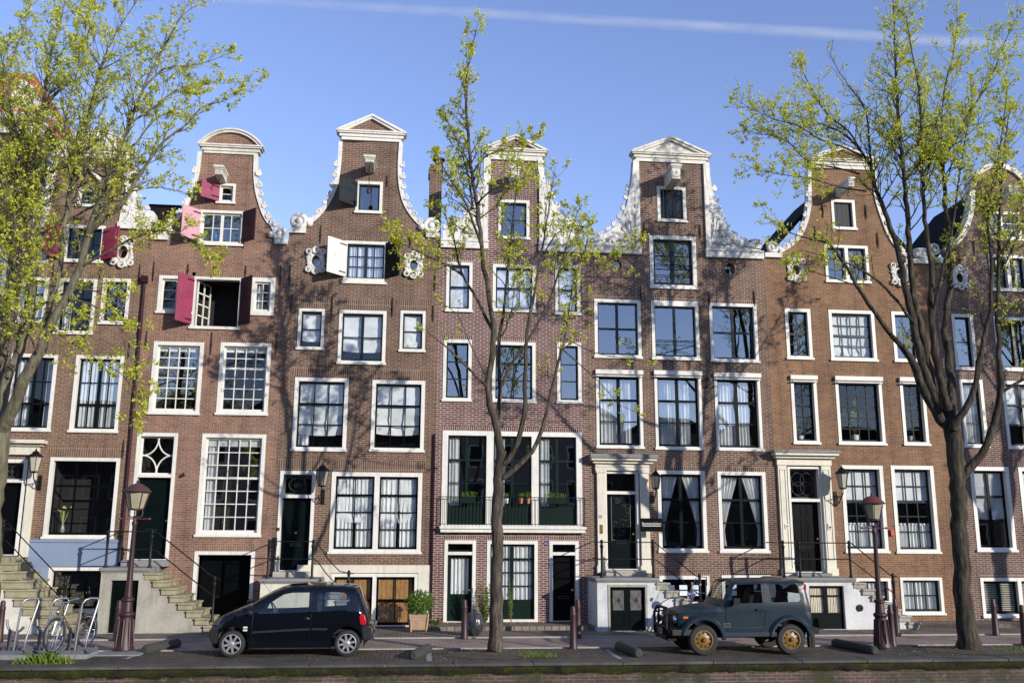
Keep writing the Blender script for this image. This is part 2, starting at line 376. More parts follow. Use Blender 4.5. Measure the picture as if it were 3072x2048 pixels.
def curtains(par, mode, x0, x1, z0, z1, y, seed):
    for md in mode.split('+'):
        nm, _, arg = md.partition(':'); a = float(arg) if arg else 0
        mb = MB(); h = z1-z0; wd = x1-x0
        if nm == 'sheer': curtain_mesh(mb, x0, x1, z0, z1, y, 8, .03, seed); mb.build('curtain', CLOTH, par, True)
        elif nm == 'split':
            curtain_mesh(mb, x0, x0+wd*.46, z0, z1, y, 8, .03, seed); mb.build('curtain', CLOTH, par, True)
            mb = MB(); curtain_mesh(mb, x1-wd*.46, x1, z0, z1, y+.01, 8, .03, seed+3); mb.build('curtain', CLOTH, par, True)
        elif nm == 'left': curtain_mesh(mb, x0, x0+wd*a, z0, z1, y+.05, 9, .03, seed); mb.build('curtain', CLOTH, par, True)
        elif nm == 'right': curtain_mesh(mb, x1-wd*a, x1, z0, z1, y+.05, 9, .03, seed); mb.build('curtain', CLOTH, par, True)
        elif nm == 'blind': curtain_mesh(mb, x0, x1, z1-h*a, z1, y, seed=seed, blind=True); mb.build('blind', CLOTH, par, True)
        elif nm == 'roller': mb.box(x0, x1, y, y+.008, z1-h*a, z1); mb.tube([(x0, y, z1-h*a), (x1, y, z1-h*a)], .012, 6); mb.build('blind', CLOTH, par)
        elif nm == 'cream': curtain_mesh(mb, x0, x1, z0, z1, y, 14, .012, seed); mb.build('curtain', CLOTHB, par, True)
        elif nm == 'cafe':
            curtain_mesh(mb, x0, x1, z0, z0+h*a, y, 9, .025, seed); mb.build('curtain', CLOTH, par, True)
            mb = MB(); mb.tube([(x0, y-.03, z0+h*a+.03), (x1, y-.03, z0+h*a+.03)], .008, 5); n = max(4, int(wd/.12))
            for i in range(n): cx = x0+wd*(i+.5)/n; mb.box(cx-.025, cx+.025, y-.034, y-.026, z0+h*a-.02, z0+h*a+.05)
            mb.build('curtain_rail', CLOTH, par)
        elif nm == 'tied':
            for sd in (0, 1):
                mb = MB(); xa, xb = (x0, x0+wd*.46) if sd == 0 else (x1-wd*.46, x1)
                def sq(t, a_, b_, sd=sd):
                    tt = min(1, max(0, (t-.22)/.78)); wv = .16+.84*tt**1.15 if t > .22 else .16+.12*(.22-t)/.22
                    return (a_, a_+(b_-a_)*wv) if sd == 0 else (b_-(b_-a_)*wv, b_)
                curtain_mesh(mb, xa, xb, z0, z1, y, 10, .03, seed+sd, sq); mb.build('curtain', CLOTH, par, True)
        elif nm == 'papers':
            for q in range(3):
                cx = x0+wd*(.2+.3*q); mb = MB(); mb.box(cx-.12, cx+.12, y-.06, y-.052, z0+h*.25, z0+h*.75); mb.build('notice', PAPER, par)
        elif nm == 'slats':
            n = int(h/.055)
            for q in range(n): zz = z0+(q+.5)*h/n; mb.obox(((x0+x1)/2, y, zz), wd/2, .022, .002, Matrix.Rotation(R(35), 3, 'X'))
            mb.build('slatted_blind', CLOTHB, par)
        elif nm == 'planks':
            n = max(3, int(wd/.12))
            for q in range(n): mb.box(x0+wd*q/n+.004, x0+wd*(q+1)/n-.004, y, y+.03, z0, z1)
            mb.build('plank_panel', WOOD, par, bevel=.004)
def lintel(H, par, x0, x1, z1, kind):
    mb = MB()
    if kind == 'arch':
        h = .34; mb.prism([(x0-.02, z1+.012), (x1+.02, z1+.012), (x1+.17, z1+h), (x0-.17, z1+h)], -.006, .02, back=False)
    elif kind == 'flat': mb.box(x0-.04, x1+.04, -.005, .02, z1+.012, z1+.13)
    elif kind == 'both': mb.box(x0-.04, x1+.04, -.005, .02, z1+.012, z1+.13)
    if mb.v: mb.build('brick_arch', H.soldier, par)
def window(H, r, cols=2, rows=3, meet=(), mull=(), sm=GREEN, fm=WHITE, cur=None, lin='flat', fw=.1, sw=.05, mw=.022, rec=.1, panels=1, glass=None,
           sill=.045, deep=1.0, name='window', awning=False, ft=None, bott=None, openv=False, fb=None):
    x0, x1, z0, z1 = r
    ft = ft or fw; fb = fb or fw*1.05
    mb = MB(); mb.ring(x0, x1, z0, z1, (fw, fw, fb, ft), -.022, rec+.08)
    if sill: mb.box(x0-.03, x1+.03, -.022-sill, -.018, z0-.012, z0+.055)
    pw = (x1-x0-2*fw-(panels-1)*fw*1.25)/panels
    spans = []
    for i in range(panels):
        a = x0+fw+i*(pw+fw*1.25); spans.append((a, a+pw))
        if i < panels-1: mb.box(a+pw, a+pw+fw*1.25, -.0205, rec+.078, z0+fb, z1-ft)
    if awning: mb.box(x0-.02, x1+.02, -.11, -.0225, z1-.02, z1+.11); mb.box(x0+.02, x1-.02, -.15, -.03, z1-.105, z1-.075)
    fr = mb.build(name, fm, H.root)
    H.holes.append([(x0+.012, z0+.012), (x1-.012, z0+.012), (x1-.012, z1-.012), (x0+.012, z1-.012)])
    H.n += 1
    for a, b in spans:
        c, d = z0+fb, z1-ft
        if not openv:
            s = MB(); sb = bott if bott else sw*1.3; mw_ = mw if sm is WHITE else mw*1.45
            s.ring(a, b, c, d, (sw, sw, sb, sw), rec, rec+.045)
            gx0, gx1, gz0, gz1 = a+sw, b-sw, c+sb, d-sw
            for i in range(1, cols):
                cx = gx0+(gx1-gx0)*i/cols; t = sw*1.7 if i in mull else mw_
                s.box(cx-t/2, cx+t/2, rec+(.0 if i in mull else .008), rec+.04, gz0, gz1)
            for j in range(1, rows):
                cz = gz1-(gz1-gz0)*j/rows; t = sw*1.25 if j in meet else mw_
                s.box(gx0, gx1, rec+(.003 if j in meet else .0105), rec+.0385, cz-t/2, cz+t/2)
            s.build('sash', sm, fr)
            p = MB(); yy = rec+.026; p.add([(gx0, yy, gz0), (gx1, yy, gz0), (gx1, yy, gz1), (gx0, yy, gz1)], [(0, 1, 2, 3)])
            p.build('pane', glass or (GLASSR if H.n % 2 else GLASS), fr)
        if cur: curtains(fr, cur, a+.02, b-.02, c+.02, d-.02, rec+.085, H.n*7+int(a*10))
        H.niche.append((a-.06, b+.06, c-.06, d+.06, rec+.052, deep, fr))
    lintel(H, fr, x0, x1, z1, lin)
    return fr
def leaf_panels(mb, x0, x1, z0, z1, y, cols=1, rows=(0.35, 0.62)):
    w = (x1-x0)/cols
    for c in range(cols):
        a, b = x0+c*w, x0+(c+1)*w
        mb.box(a+.003, b-.003, y, y+.045, z0, z1)
        zz = z0+.07; tot = sum(rows)
        for rr in rows:
            h = (z1-z0-.07*(len(rows)+1))*rr/tot
            mb.ring(a+.08, b-.08, zz, zz+h, .025, y-.014, y+.003); mb.box(a+.13, b-.13, y-.010, y+.003, zz+.05, zz+h-.05)
            zz += h+.07
def door(H, r, tz=None, leaf=GREEN, fm=WHITE, fw=.1, cols=1, rows=(.4, .62), rec=.16, lin='flat', cur=None, knob=True, ornament=None, glazed=None, sm=None, slot=True):
    x0, x1, z0, z1 = r
    mb = MB(); mb.ring(x0, x1, z0, z1, (fw, fw, .02, fw), -.022, rec+.06)
    if tz: mb.box(x0+fw, x1-fw, -.015, rec+.055, tz, tz+.09)
    fr = mb.build('door_frame', fm, H.root)
    H.holes.append([(x0+.012, z0+.005), (x1-.012, z0+.005), (x1-.012, z1-.012), (x0+.012, z1-.012)])
    a, b = x0+fw, x1-fw; zt = tz if tz else z1-fw
    d = MB()
    if glazed:
        zg = z0+(zt-z0)*glazed; d.ring(a, b, z0+.02, zt, (.09, .09, zg-z0, .09), rec, rec+.045)
        d.ring(a+.1, b-.1, z0+.12, zg-.08, .02, rec-.01, rec+.002)
        if cols == 2: d.box((a+b)/2-.05, (a+b)/2+.05, rec-.003, rec+.04, zg, zt-.09)
    else: leaf_panels(d, a, b, z0+.02, zt, rec, cols, rows)
    dr = d.build('door', leaf, fr)
    if glazed:
        p = MB(); p.add([(a+.09, rec+.02, zg), (b-.09, rec+.02, zg), (b-.09, rec+.02, zt-.09), (a+.09, rec+.02, zt-.09)], [(0, 1, 2, 3)]); p.build('door_pane', GLASS, fr)
        if cur: curtains(fr, cur, a+.1, b-.1, zg+.01, zt-.1, rec+.1, int(a*37) % 90)
        H.niche.append((a-.05, b+.05, z0, zt+.05, rec+.06, .9, dr))
    if knob:
        k = MB(); k.lathe(((a+b)/2 if knob == 'mid' else b-.07, rec-.005, z0+(zt-z0)*(.52 if knob == 'mid' else .47)), [(.035, 0), (.035, .01), (.018, .02), (.03, .04), (.034, .055), (.02, .07), (.0, .072)], 10, (0, -1, 0)); k.build('handle', BRASS, fr, True)
    if slot and not glazed:
        k = MB(); k.ring((a+b)/2-.15, (a+b)/2+.15, z0+(zt-z0)*.34, z0+(zt-z0)*.34+.07, .012, rec-.02, rec); k.build('letter_slot', CHROME, fr)
    if tz:
        c, e = tz+.09, z1-fw; s = MB(); s.ring(a, b, c, e, .045, rec-.03, rec+.02)
        if ornament == 'diamond':
            cx, cz, hw, hh = (a+b)/2, (c+e)/2, (b-a)/2-.06, (e-c)/2-.06; yy = rec-.02
            for sx in (-1, 1):
                for sz in (-1, 1):
                    pts = []
                    for i in range(9):
                        t = i/8*pi/2; pts.append((cx+sx*hw*(1-sin(t))*.98+0*sx, yy, cz+sz*hh*(1-cos(t))))
                    s.tube(pts, .022, 6)
            for q in ((cx+hw, cz), (cx-hw, cz), (cx, cz+hh), (cx, cz-hh)): s.ball((q[0], yy, q[1]), .035, 8)
            s.tube([(cx-hw-.07, yy, cz), (cx-hw, yy, cz)], .02, 6); s.tube([(cx+hw, yy, cz), (cx+hw+.07, yy, cz)], .02, 6)
        if ornament == 'rings':
            cx, cz, rr = (a+b)/2, (c+e)/2, min(b-a, e-c)/2-.06; yy = rec-.01
            s.torus((cx, yy, cz), (0, 1, 0), rr, .004, 28, 5)
            for q in range(4): t = pi/4+q*pi/2; s.torus((cx+rr*.5*cos(t), yy, cz+rr*.5*sin(t)), (0, 1, 0), rr*.5, .004, 20, 5)
        if ornament == 'oval':
            cx, cz = (a+b)/2, (c+e)/2; yy = rec-.01
            s.tube([(cx+(b-a)*.33*cos(t*pi/12), yy, cz+(e-c)*.33*sin(t*pi/12)) for t in range(25)], .005, 5)
            for q in range(8): t = q*pi/4; s.tube([(cx, yy, cz), (cx+(b-a)*.17*cos(t), yy, cz+(e-c)*.2*sin(t))], .006, 4)
        s.build('transom', sm or (WHITE if ornament == 'diamond' else leaf if ornament is None else LEADG), fr)
        p = MB(); p.add([(a+.045, rec, c+.045), (b-.045, rec, c+.045), (b-.045, rec, e-.045), (a+.045, rec, e-.045)], [(0, 1, 2, 3)]); p.build('transom_pane', GLASS, fr)
        H.niche.append((a-.05, b+.05, c-.05, e+.05, rec+.05, .8, fr))
    lintel(H, fr, x0, x1, z1, lin)
    return fr
def shutter(H, win, hx, p_out, prot, z0, z1, mat, th=.035, cols=1, name='shutter'):
    """leaf hinged at hx on the wall face, its outer edge seen at photo point p_out standing prot metres off the wall"""
    ox, _ = at(p_out, -prot)
    a = Vector((hx, -.03, 0)); b = Vector((ox, -.03-prot, 0)); d = (b-a); l = d.length; d.normalize(); nrm = Vector((-d.y, d.x, 0))
    q = Matrix((d, nrm, Vector((0, 0, 1)))).transposed()
    mb = MB(); m = (a+b)/2; mb.obox((m.x, m.y, (z0+z1)/2), l/2, th/2, (z1-z0)/2, q)
    for sgn in (-1, 1):
        n = 2
        for k in range(n):
            hz = (z1-z0-.24)/2/n
            c = m+nrm*sgn*(th/2+.004); cz = z0+.08+hz+k*(2*hz+.08)
            mb.obox((c.x, c.y, cz), l/2-.08, .005, hz, q)
            c2 = m+nrm*sgn*(th/2+.006); mb.obox((c2.x, c2.y, cz), l/2-.13, .006, hz-.06, q)
    o = mb.build(name, mat, win, bevel=.006)
    st = MB()
    for zz in (z0+.12, z1-.12):
        for sgn in (-1, 1):
            c = a+d*.14+nrm*sgn*(th/2+.014); st.obox((c.x, c.y, zz), .13, .004, .018, q)
    st.build('hinge', IRON, o)
    return o
def ribbon(mb, path, wi, wo, y0, y1):
    """band along a path in the facade plane"""
    n = len(path); L_, R_ = [], []
    for i, p in enumerate(path):
        a = Vector(path[max(0, i-1)]); b = Vector(path[min(n-1, i+1)]); t = (b-a).normalized(); nn = Vector((-t.y, t.x))
        L_.append(Vector(p)+nn*wo); R_.append(Vector(p)-nn*wi)
    for i in range(n-1):
        q = [L_[i], L_[i+1], R_[i+1], R_[i]]
        vs = [(p.x, y0, p.y) for p in q]+[(p.x, y1, p.y) for p in q]
        mb.add(vs, [(0, 1, 2, 3), (7, 6, 5, 4), (0, 4, 5, 1), (2, 6, 7, 3)]+([(0, 3, 7, 4)] if i == 0 else [])+([(1, 5, 6, 2)] if i == n-2 else []))
def smooth(path, k=5):
    out = []; P = [Vector(p) for p in path]; n = len(P)
    for i in range(n-1):
        p0, p1, p2, p3 = P[max(0, i-1)], P[i], P[i+1], P[min(n-1, i+2)]
        for j in range(k):
            t = j/k; out.append(.5*((2*p1)+(p2-p0)*t+(2*p0-5*p1+4*p2-p3)*t*t+(3*p1-p0-3*p2+p3)*t**3))
    out.append(P[-1]); return out
def volutes(mb, path, side, sp=.3, r=.075, y=-.02, start=.25):
    acc = -start
    for i in range(1, len(path)):
        a, b = Vector(path[i-1]), Vector(path[i]); acc += (b-a).length
        if acc > sp:
            acc = 0; t = (b-a).normalized(); nn = Vector((-t.y, t.x))*side; c = b+nn*r*.9
            rr = r*random.uniform(.85, 1.15)
            mb.ball((c.x, y, c.y), rr*.8, 8, 1, .8, 1); mb.torus((c.x, y-.03, c.y), (random.uniform(-.3, .3), -1, random.uniform(-.2, .2)), rr*.75, rr*.36, 12, 6)
            c2 = c+nn*r*.3-t*r*1.3; mb.ball((c2.x, y, c2.y), rr*.5, 6)
def acanthus(mb, poly_out, poly_in, n, y, seed=1):
    rd = random.Random(seed)
    for q in range(n):
        t = rd.random(); i = t*(len(poly_out)-1.001); k = int(i); f = i-k
        o = Vector(poly_out[k]).lerp(Vector(poly_out[k+1]), f); m = Vector(poly_in[min(k, len(poly_in)-2)]).lerp(Vector(poly_in[min(k+1, len(poly_in)-1)]), f)
        c = o.lerp(m, rd.uniform(.15, .85)); g = rd.uniform(.05, .09)
        mb.ball((c.x, y, c.y), g, 7, rd.uniform(.6, 1.3), .6, rd.uniform(.8, 1.8))
        if q % 3 == 0: mb.torus((c.x, y-.02, c.y), (rd.uniform(-.2, .2), -1, rd.uniform(-.2, .2)), g*1.1, g*.35, 10, 5, rd.random()*6, rd.random()*6+4.5)
def pediment(H, xl, xr, zb, zt, mat, fill=None, zf=None, arc=False, proud=.16):
    """cornice with a raised triangle or arc; zb underside of cornice, zt apex, zf bottom of the frieze board"""
    mb = MB(); xm = (xl+xr)/2; hz = .10
    mb.box(xl+.10, xr-.10, -proud*.45, .28, zb-.10, zb); mb.box(xl+.04, xr-.04, -proud*.8, .28, zb, zb+.05); mb.box(xl, xr, -proud, .3, zb+.05, zb+hz)
    zc = zb+hz
    if arc:
        n = 20; rise = zt-zc; hw = (xr-xl)/2; rad = (hw*hw+rise*rise)/(2*rise); zc0 = zt-rad; th0 = math.asin(min(1, hw/rad))
        for (ri, ro, y0) in ((rad-.13, rad-.06, -proud*.75), (rad-.06, rad, -proud)):
            pts = []
            for i in range(n+1):
                th = -th0+2*th0*i/n; pts.append((xm+ro*sin(th), max(zc-.0, zc0+ro*cos(th))))
            for i in range(n, -1, -1):
                th = -th0+2*th0*i/n; pts.append((xm+ri*sin(th), max(zc-.004, zc0+ri*cos(th)-.0)))
            cl = [];
            for p in pts:
                if not cl or (Vector(p)-Vector(cl[-1])).length > .004: cl.append(p)
            mb.prism(cl, y0, .3)
    else:
        for (d0, d1, y0) in ((.0, .075, -proud), (.075, .15, -proud*.72)):
            for sx in (-1, 1):
                e = xl if sx < 0 else xr
                mb.prism([(e, zc-d0*.3+.005), (xm, zt-d0), (xm, zt-d1), (e-sx*d1*2.3, zc+.004)], y0, .3)
    if zf is not None: mb.box(xl+.17, xr-.17, -.035, .26, zf, zb-.10); mb.box(xl+.15, xr-.15, -.055, .26, zf-.03, zf)
    o = mb.build('pediment', mat, H.root, bevel=.006)
    if fill:
        f = MB()
        if arc: f.prism([(xm+((xr-xl)/2-.16)*cos(t*pi/12), zc+(zt-zc-.1)*sin(t*pi/12)) for t in range(13)], -.03, .2)
        else: f.prism([(xl+.3, zc+.005), (xr-.3, zc+.005), (xm, zt-.13)], -.03, .2)
        f.build('tympanum', fill, o)
    return o
def hoist(H, p_tl, p_br, prot=.85, hook=False):
    """hoisting beam housing; p_tl/p_br = photo corners of its front face"""
    x0, z1 = at(p_tl, -prot); x1, z0 = at(p_br, -prot)
    mb = MB(); xm = (x0+x1)/2; hw = (x1-x0)/2; h = z1-z0
    def sect(y, k, za, zb): return [(xm-hw*k, y, za), (xm+hw*k, y, za), (xm+hw*k, y, zb), (xm-hw*k, y, zb)]
    s0 = sect(-prot, .8, z0, z1-.12); s1 = sect(0, .8, z0-h*.1, z1-.12)
    mb.add(s0+s1, [(0, 1, 2, 3), (7, 6, 5, 4), (0, 4, 5, 1), (1, 5, 6, 2), (2, 6, 7, 3), (3, 7, 4, 0)])
    mb.box(xm-hw*.92, xm+hw*.92, -prot-.03, 0, z1-.12, z1-.07); mb.box(xm-hw*1.08, xm+hw*1.08, -prot-.07, 0, z1-.07, z1)
    mb.box(xm-hw*.6, xm+hw*.6, -prot-.02, -prot+.01, z0+.06, z1-.2)
    o = mb.build('hoist_beam', WHITE2, H.root, bevel=.006)
    k = MB(); k.torus((xm, -prot*.75, z0-.10-h*.3), (0, 1, 0), .05, .014, 12, 6, -2.2, 1.8); k.tube([(xm, -prot*.75, z0-h*.1), (xm, -prot*.75, z0-.06-h*.3)], .012, 6)
    k.build('hook', IRON, o)
    if hook:
        rp = MB(); rp.tube([(xm, -prot*.75, z0-.1-h*.4), (xm, -prot*.75, z0-.75)], .01, 5); rp.ball((xm, -prot*.75, z0-.85), .07, 8, 1, .6, 1.4); rp.build('pulley', ANCHOR, o)
    return o
def anchors(H, lst):
    for a, b in lst:
        x, z1 = at(a); _, z0 = at(b); mb = MB()
        mb.tube([(x, -.03, z0), (x+.004, -.035, z0+(z1-z0)*.4), (x, -.03, z1)], [.012, .022, .014], 6); mb.ball((x, -.03, z0+(z1-z0)*.42), .036, 6)
        mb.build('wall_anchor', ANCHOR, H.root)
def oculus(H, p, rx, rz, style, cmat=CARVED):
    x, z = at(p); n = 20
    H.holes.append([(x+rx*cos(2*pi*i/n), z+rz*sin(2*pi*i/n)) for i in range(n)])
    mb = MB()
    if style == 'carved':
        for (k0, k1, y0) in ((1.0, 1.35, -.05), (1.35, 1.75, -.03)):
            for i in range(n):
                a, b = 2*pi*i/n, 2*pi*(i+1)/n
                q = [(x+rx*k*cos(t), z+rz*k*sin(t)) for k, t in ((k0, a), (k1, a), (k1, b), (k0, b))]
                vs = [(u[0], y0, u[1]) for u in q]+[(u[0], .08, u[1]) for u in q]
                mb.add(vs, [(0, 1, 2, 3), (0, 4, 5, 1), (1, 5, 6, 2), (2, 6, 7, 3), (3, 7, 4, 0)])
        rd = random.Random(int(x*100))
        for i in range(26):
            t = 2*pi*i/26+rd.uniform(-.08, .08); kk = rd.uniform(1.5, 2.0) + .28*abs(sin(2*t)); g = rd.uniform(.045, .085)
            mb.ball((x+rx*kk*cos(t), -.04, z+rz*kk*sin(t)), g, 7, 1, .7, 1)
        for sx in (-1, 1):
            for sz in (-1, 1): mb.torus((x+sx*rx*1.75, -.07, z+sz*rz*1.65), (0, -1, 0), .075, .03, 12, 6)
        mb.torus((x, -.08, z+rz*1.95), (0, -1, 0), .09, .035, 12, 6); mb.torus((x, -.08, z-rz*1.95), (0, -1, 0), .09, .035, 12, 6)
        o = mb.build('oval_window', cmat, H.root, True)
    else:
        for i in range(24):
            a = 2*pi*i/24; q = Matrix.Rotation(-a, 3, 'Y'); mb.obox((x+rx*1.28*cos(a), .004, z+rz*1.28*sin(a)), rx*.27, .012, .022*rz/.3*1.25, q)
        mb.torus((x, .10, z), (0, -1, 0), rx*.94, .02, 24, 6)
        o = mb.build('round_window', H.soldier, H.root)
    p = MB(); p.add([(x+rx*1.05*cos(2*pi*i/n), .12, z+rz*1.05*sin(2*pi*i/n)) for i in range(n)], [tuple(range(n))]); p.build('pane', GLASSR, o)
    H.niche.append((x-rx*1.2, x+rx*1.2, z-rz*1.2, z+rz*1.2, .16, .5, o)); return o
def house(label, x0, x1, brick, soldier):
    H = House(); H.root = thing('canal_house', label, 'house', ((x0+x1)/2, 0, 0), 'row of brick canal houses'); H.x0, H.x1 = x0, x1
    H.brick, H.soldier = brick, soldier; H.holes = []; H.niche = []; H.n = int(abs(x0)*3); return H
def finish(H, outline, zs, zr, roofm=TILE, depth=9, body=True, zb=0.0):
    mb = MB(); mb.prism(outline, 0, .26, H.holes); mb.build('wall', H.brick, H.root)
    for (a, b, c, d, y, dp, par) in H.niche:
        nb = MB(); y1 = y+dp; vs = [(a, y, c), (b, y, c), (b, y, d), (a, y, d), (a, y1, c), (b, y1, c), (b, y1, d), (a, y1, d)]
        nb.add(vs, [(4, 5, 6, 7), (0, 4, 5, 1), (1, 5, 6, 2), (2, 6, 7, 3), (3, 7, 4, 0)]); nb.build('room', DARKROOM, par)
    if body:
        g = .012; bb = MB(); bb.box(H.x0+g, H.x1-g, 1.45, depth, 0, zs-.4)
        for xa in (H.x0+g, H.x1-g-.05): bb.box(xa, xa+.05, .262, 1.449, 0, zs-.4)
        bb.build('side_wall', H.brick, H.root)
        xm = (H.x0+H.x1)/2
        r = MB()
        for sx in (-1, 1):
            e = H.x0+g if sx < 0 else H.x1-g
            r.prism([(e, zs-.42), (xm, zr), (xm, zr-.14), (e-sx*.16, zs-.42)], .3, depth)
        r.build('roof', roofm, H.root)
# ------------------------------------------------------------------ brick of each house
def BR(n, c1, c2, mo, stain=.45): return brickmat(n, c1, c2, mo, stain=stain), brickmat(n+'_soldier', sc(c1, .95), sc(c2, .95), mo, soldier=True, stain=.25)
XB = [at(P6(262, 1050))[0]] + [at(p)[0] for p in (B(985, 560), D(150, 890), D(1165, 950), H_(130, 940), H_(1425, 1010), K(1190, 1050))]
XB.append(XB[-1]+5.6)
fx = at
def zat(p): return at(p)[1]

# ================================================================== far left tall house (H0)
b, s = BR('dark_purple_brick', (0.1128, 0.0660, 0.0525), (0.0637, 0.0389, 0.0350), (0.2384, 0.1979, 0.1654))
H = house('tall dark brick house with red roof and grey boarded side wall', XB[0]-5.6, XB[0], b, s)
zc = zat(A(100, 905))
for row, (za, zb2) in enumerate(((zat(A(50, 1060)), zat(A(50, 1330))), (zat(B(40, 330)), zat(B(40, 640))), (5.6, 7.6), (2.6, 4.7))):
    for k in (0, 1, 2): window(H, (XB[0]-1.35-k*1.75, XB[0]-.45-k*1.75, zb2 if zb2 < za else za, za if zb2 < za else zb2), 2, 3, (1,), sm=GREEN)
finish(H, [(H.x0, 0), (H.x1, 0), (H.x1, zc), (H.x0, zc)], zc+.4, zc+.6, body=False)
mb = MB(); mb.box(H.x0, H.x1-.06, 1.4, 9, 0, zc-.02); mb.build('body', b, H.root)
mb = MB(); mb.box(H.x1-.055, H.x1-.004, .262, 9.0, 0, zc-.02)
for q in range(26):
    y0 = .3+q*.34; mb.bar((H.x1+.004, y0, zc-.05), (H.x1+.004, y0-0+2.6, zc-2.65), .012, .02)
mb.build('side_boarding', GREYBOARD, H.root)
mb = MB(); zt = zat(A(100, 800))
mb.box(H.x0-.05, H.x1+.06, -.12, .27, zc, zc+.28); mb.box(H.x0-.05, H.x1+.10, -.22, .27, zc+.28, zc+.36); mb.box(H.x0-.05, H.x1+.14, -.42, .27, zc+.36, zc+.56)
mb.build('cornice', WHITE2, H.root, bevel=.01)
mb = MB(); zr = zc+4.2; a0, a1 = H.x0, H.x1+.02
mb.add([(a0, -.1, zc+.56), (a1, -.1, zc+.56), (a1, 8.9, zc+.56), (a0, 8.9, zc+.56), (a0+1.2, 4.4, zr), (a1-2.2, 4.4, zr)], [(0, 1, 5, 4), (1, 2, 5), (2, 3, 4, 5), (3, 0, 4), (0, 3, 2, 1)])
mb.build('roof', REDTILE, H.root)
mb = MB(); xd, _ = at(A(165, 660), .6); zd = at(A(165, 740), .6)[1]; zu = at(A(165, 605), .6)[1]
mb.box(xd-.35, xd+.25, .5, 3.5, zd-.6, zu); mb.prism([(xd-.45, zu), (xd+.35, zu), (xd-.05, zu+.3)], .45, 3.5); dm = mb.build('dormer', WHITE, H.root)

# ================================================================== H1 neck gable with carved white scrolls
b, s = BR('warm_brown_brick', (0.1973, 0.1083, 0.0700), (0.1272, 0.0734, 0.0518), (0.2701, 0.2132, 0.1582), .3)
H = house('brown brick house with pale blue plinth and crimson attic shutters behind leaves', XB[0], XB[1], b, s)
window(H, rect(A(530, 1268), A(645, 1392)), 2, 2, fw=.08, deep=.45, lin=None)
wn = window(H, rect(B(440, 165), B(690, 425)), 4, 2, mull=(2,), deep=.5, sm=GREEN)
x0, x1, z0, z1 = rect(B(440, 165), B(690, 425))
shutter(H, wn, x0+.05, B(292, 300), .45, z0+.1, z1-.1, REDP); shutter(H, wn, x1-.05, B(795, 300), .35, z0+.1, z1-.1, REDP)
oculus(H, B(258, 340), .14, .2, 'carved'); oculus(H, B(828, 352), .14, .2, 'carved')
window(H, rect(B(150, 515), B(300, 825)), 2, 3, (1,), cur='sheer'); window(H, rect(B(400, 525), B(620, 905)), 3, 3, (1,), cur='left:.3'); window(H, rect(B(695, 525), B(855, 838)), 2, 3, (1,))
window(H, rect(B(80, 1030), B(338, 1555)), 4, 3, (2,), (2,), cur='left:.45+right:.2', rec=.12)
window(H, rect(B(515, 1040), B(790, 1563)), 4, 3, (2,), (2,), cur='split', rec=.12)
window(H, rect(C(300, 237), C(668, 718)), 3, 3, (1,), sm=BLACKP, rec=.13, lin='arch')
# portal on the far left
x0, _ = at(C(-40, 250)); x1, zp = at(C(168, 250)); _, zd0 = at(C(60, 815))
door(H, (x0, x1, zd0, zp), tz=zat(C(60, 386)), leaf=BLACKP, ornament='rings', lin=None, rec=.2, knob=False)
mb = MB(); xq = at(C(165, 400))[0]; xr = at(C(212, 400))[0]
mb.box(xq, xr, -.10, .05, zd0-.05, zp+.05); mb.box(xq-.02, xr+.03, -.13, .05, zp+.05, zp+.12)
mb.box(x0-.3, xr+.02, -.12, .05, zp+.12, zp+.36); mb.box(x0-.3, xr+.10, -.2, .05, zp+.36, zp+.43); mb.box(x0-.3, xr+.2, -.34, .05, zp+.43, zp+.53)
mb.build('door_surround', CREAM, H.root, bevel=.008)
x0, x1, z0, z1 = rect(C(290, 885), C(600, 1150))
window(H, (x0, x1, max(z0, .05), z1), 3, 2, sm=BLACKP, fw=.09, lin=None, rec=.14)
pz0, pz1 = zat(C(400, 1225)), zat(C(400, 722))
mb = MB(); xa = at(C(168, 800))[0]; xb_ = H.x1-.02; x2, x3 = x0-.0, x1+.0
mb.box(xa, xb_, -.016, .0, z1+.02, pz1); mb.box(xa, x0-.005, -.016, .0, .02, z1+.0185); mb.box(xa, xb_, -.05, -.016, pz1-.07, pz1)
mb.build('plaster_plinth', BLUEPL, H.root)
neckL, neckR = fx(A(390, 1030)), fx(A(850, 1030)); zs = zat(P6(360, 1040)); zpd = neckL[1]
inR = smooth([fx(A(850, 1030)), fx(A(842, 1150)), fx(A(848, 1250)), fx(A(838, 1330)), fx(A(815, 1420)), fx(A(800, 1500))])
mid = (neckL[0]+neckR[0])/2+.0
outR = smooth([fx(A(885, 1030)), fx(A(895, 1160)), fx(A(912, 1260)), fx(A(922, 1340)), fx(A(918, 1405)), fx(A(1035, 1425)), fx(A(1040, 1495))])
outL = smooth([fx(P6(530, 340)), fx(P6(500, 500)), fx(P6(445, 620)), fx(P6(395, 780)), fx(P6(345, 900)), fx(P6(285, 1030))]); inL = smooth([fx(P6(555, 340)), fx(P6(530, 520)), fx(P6(500, 700)), fx(P6(470, 860)), fx(P6(440, 985)), fx(P6(435, 1035))])
zs = max(inR[-1].y, zs)
finish(H, [(H.x0, 0), (H.x1, 0), (H.x1, zs), (inR[-1].x, zs)]+[tuple(p) for p in inR[::-1][1:]]+[tuple(p) for p in inL]+[(inL[-1].x-.0, zs-.001), (H.x0, zs-.001)], zs, zs+2.2)
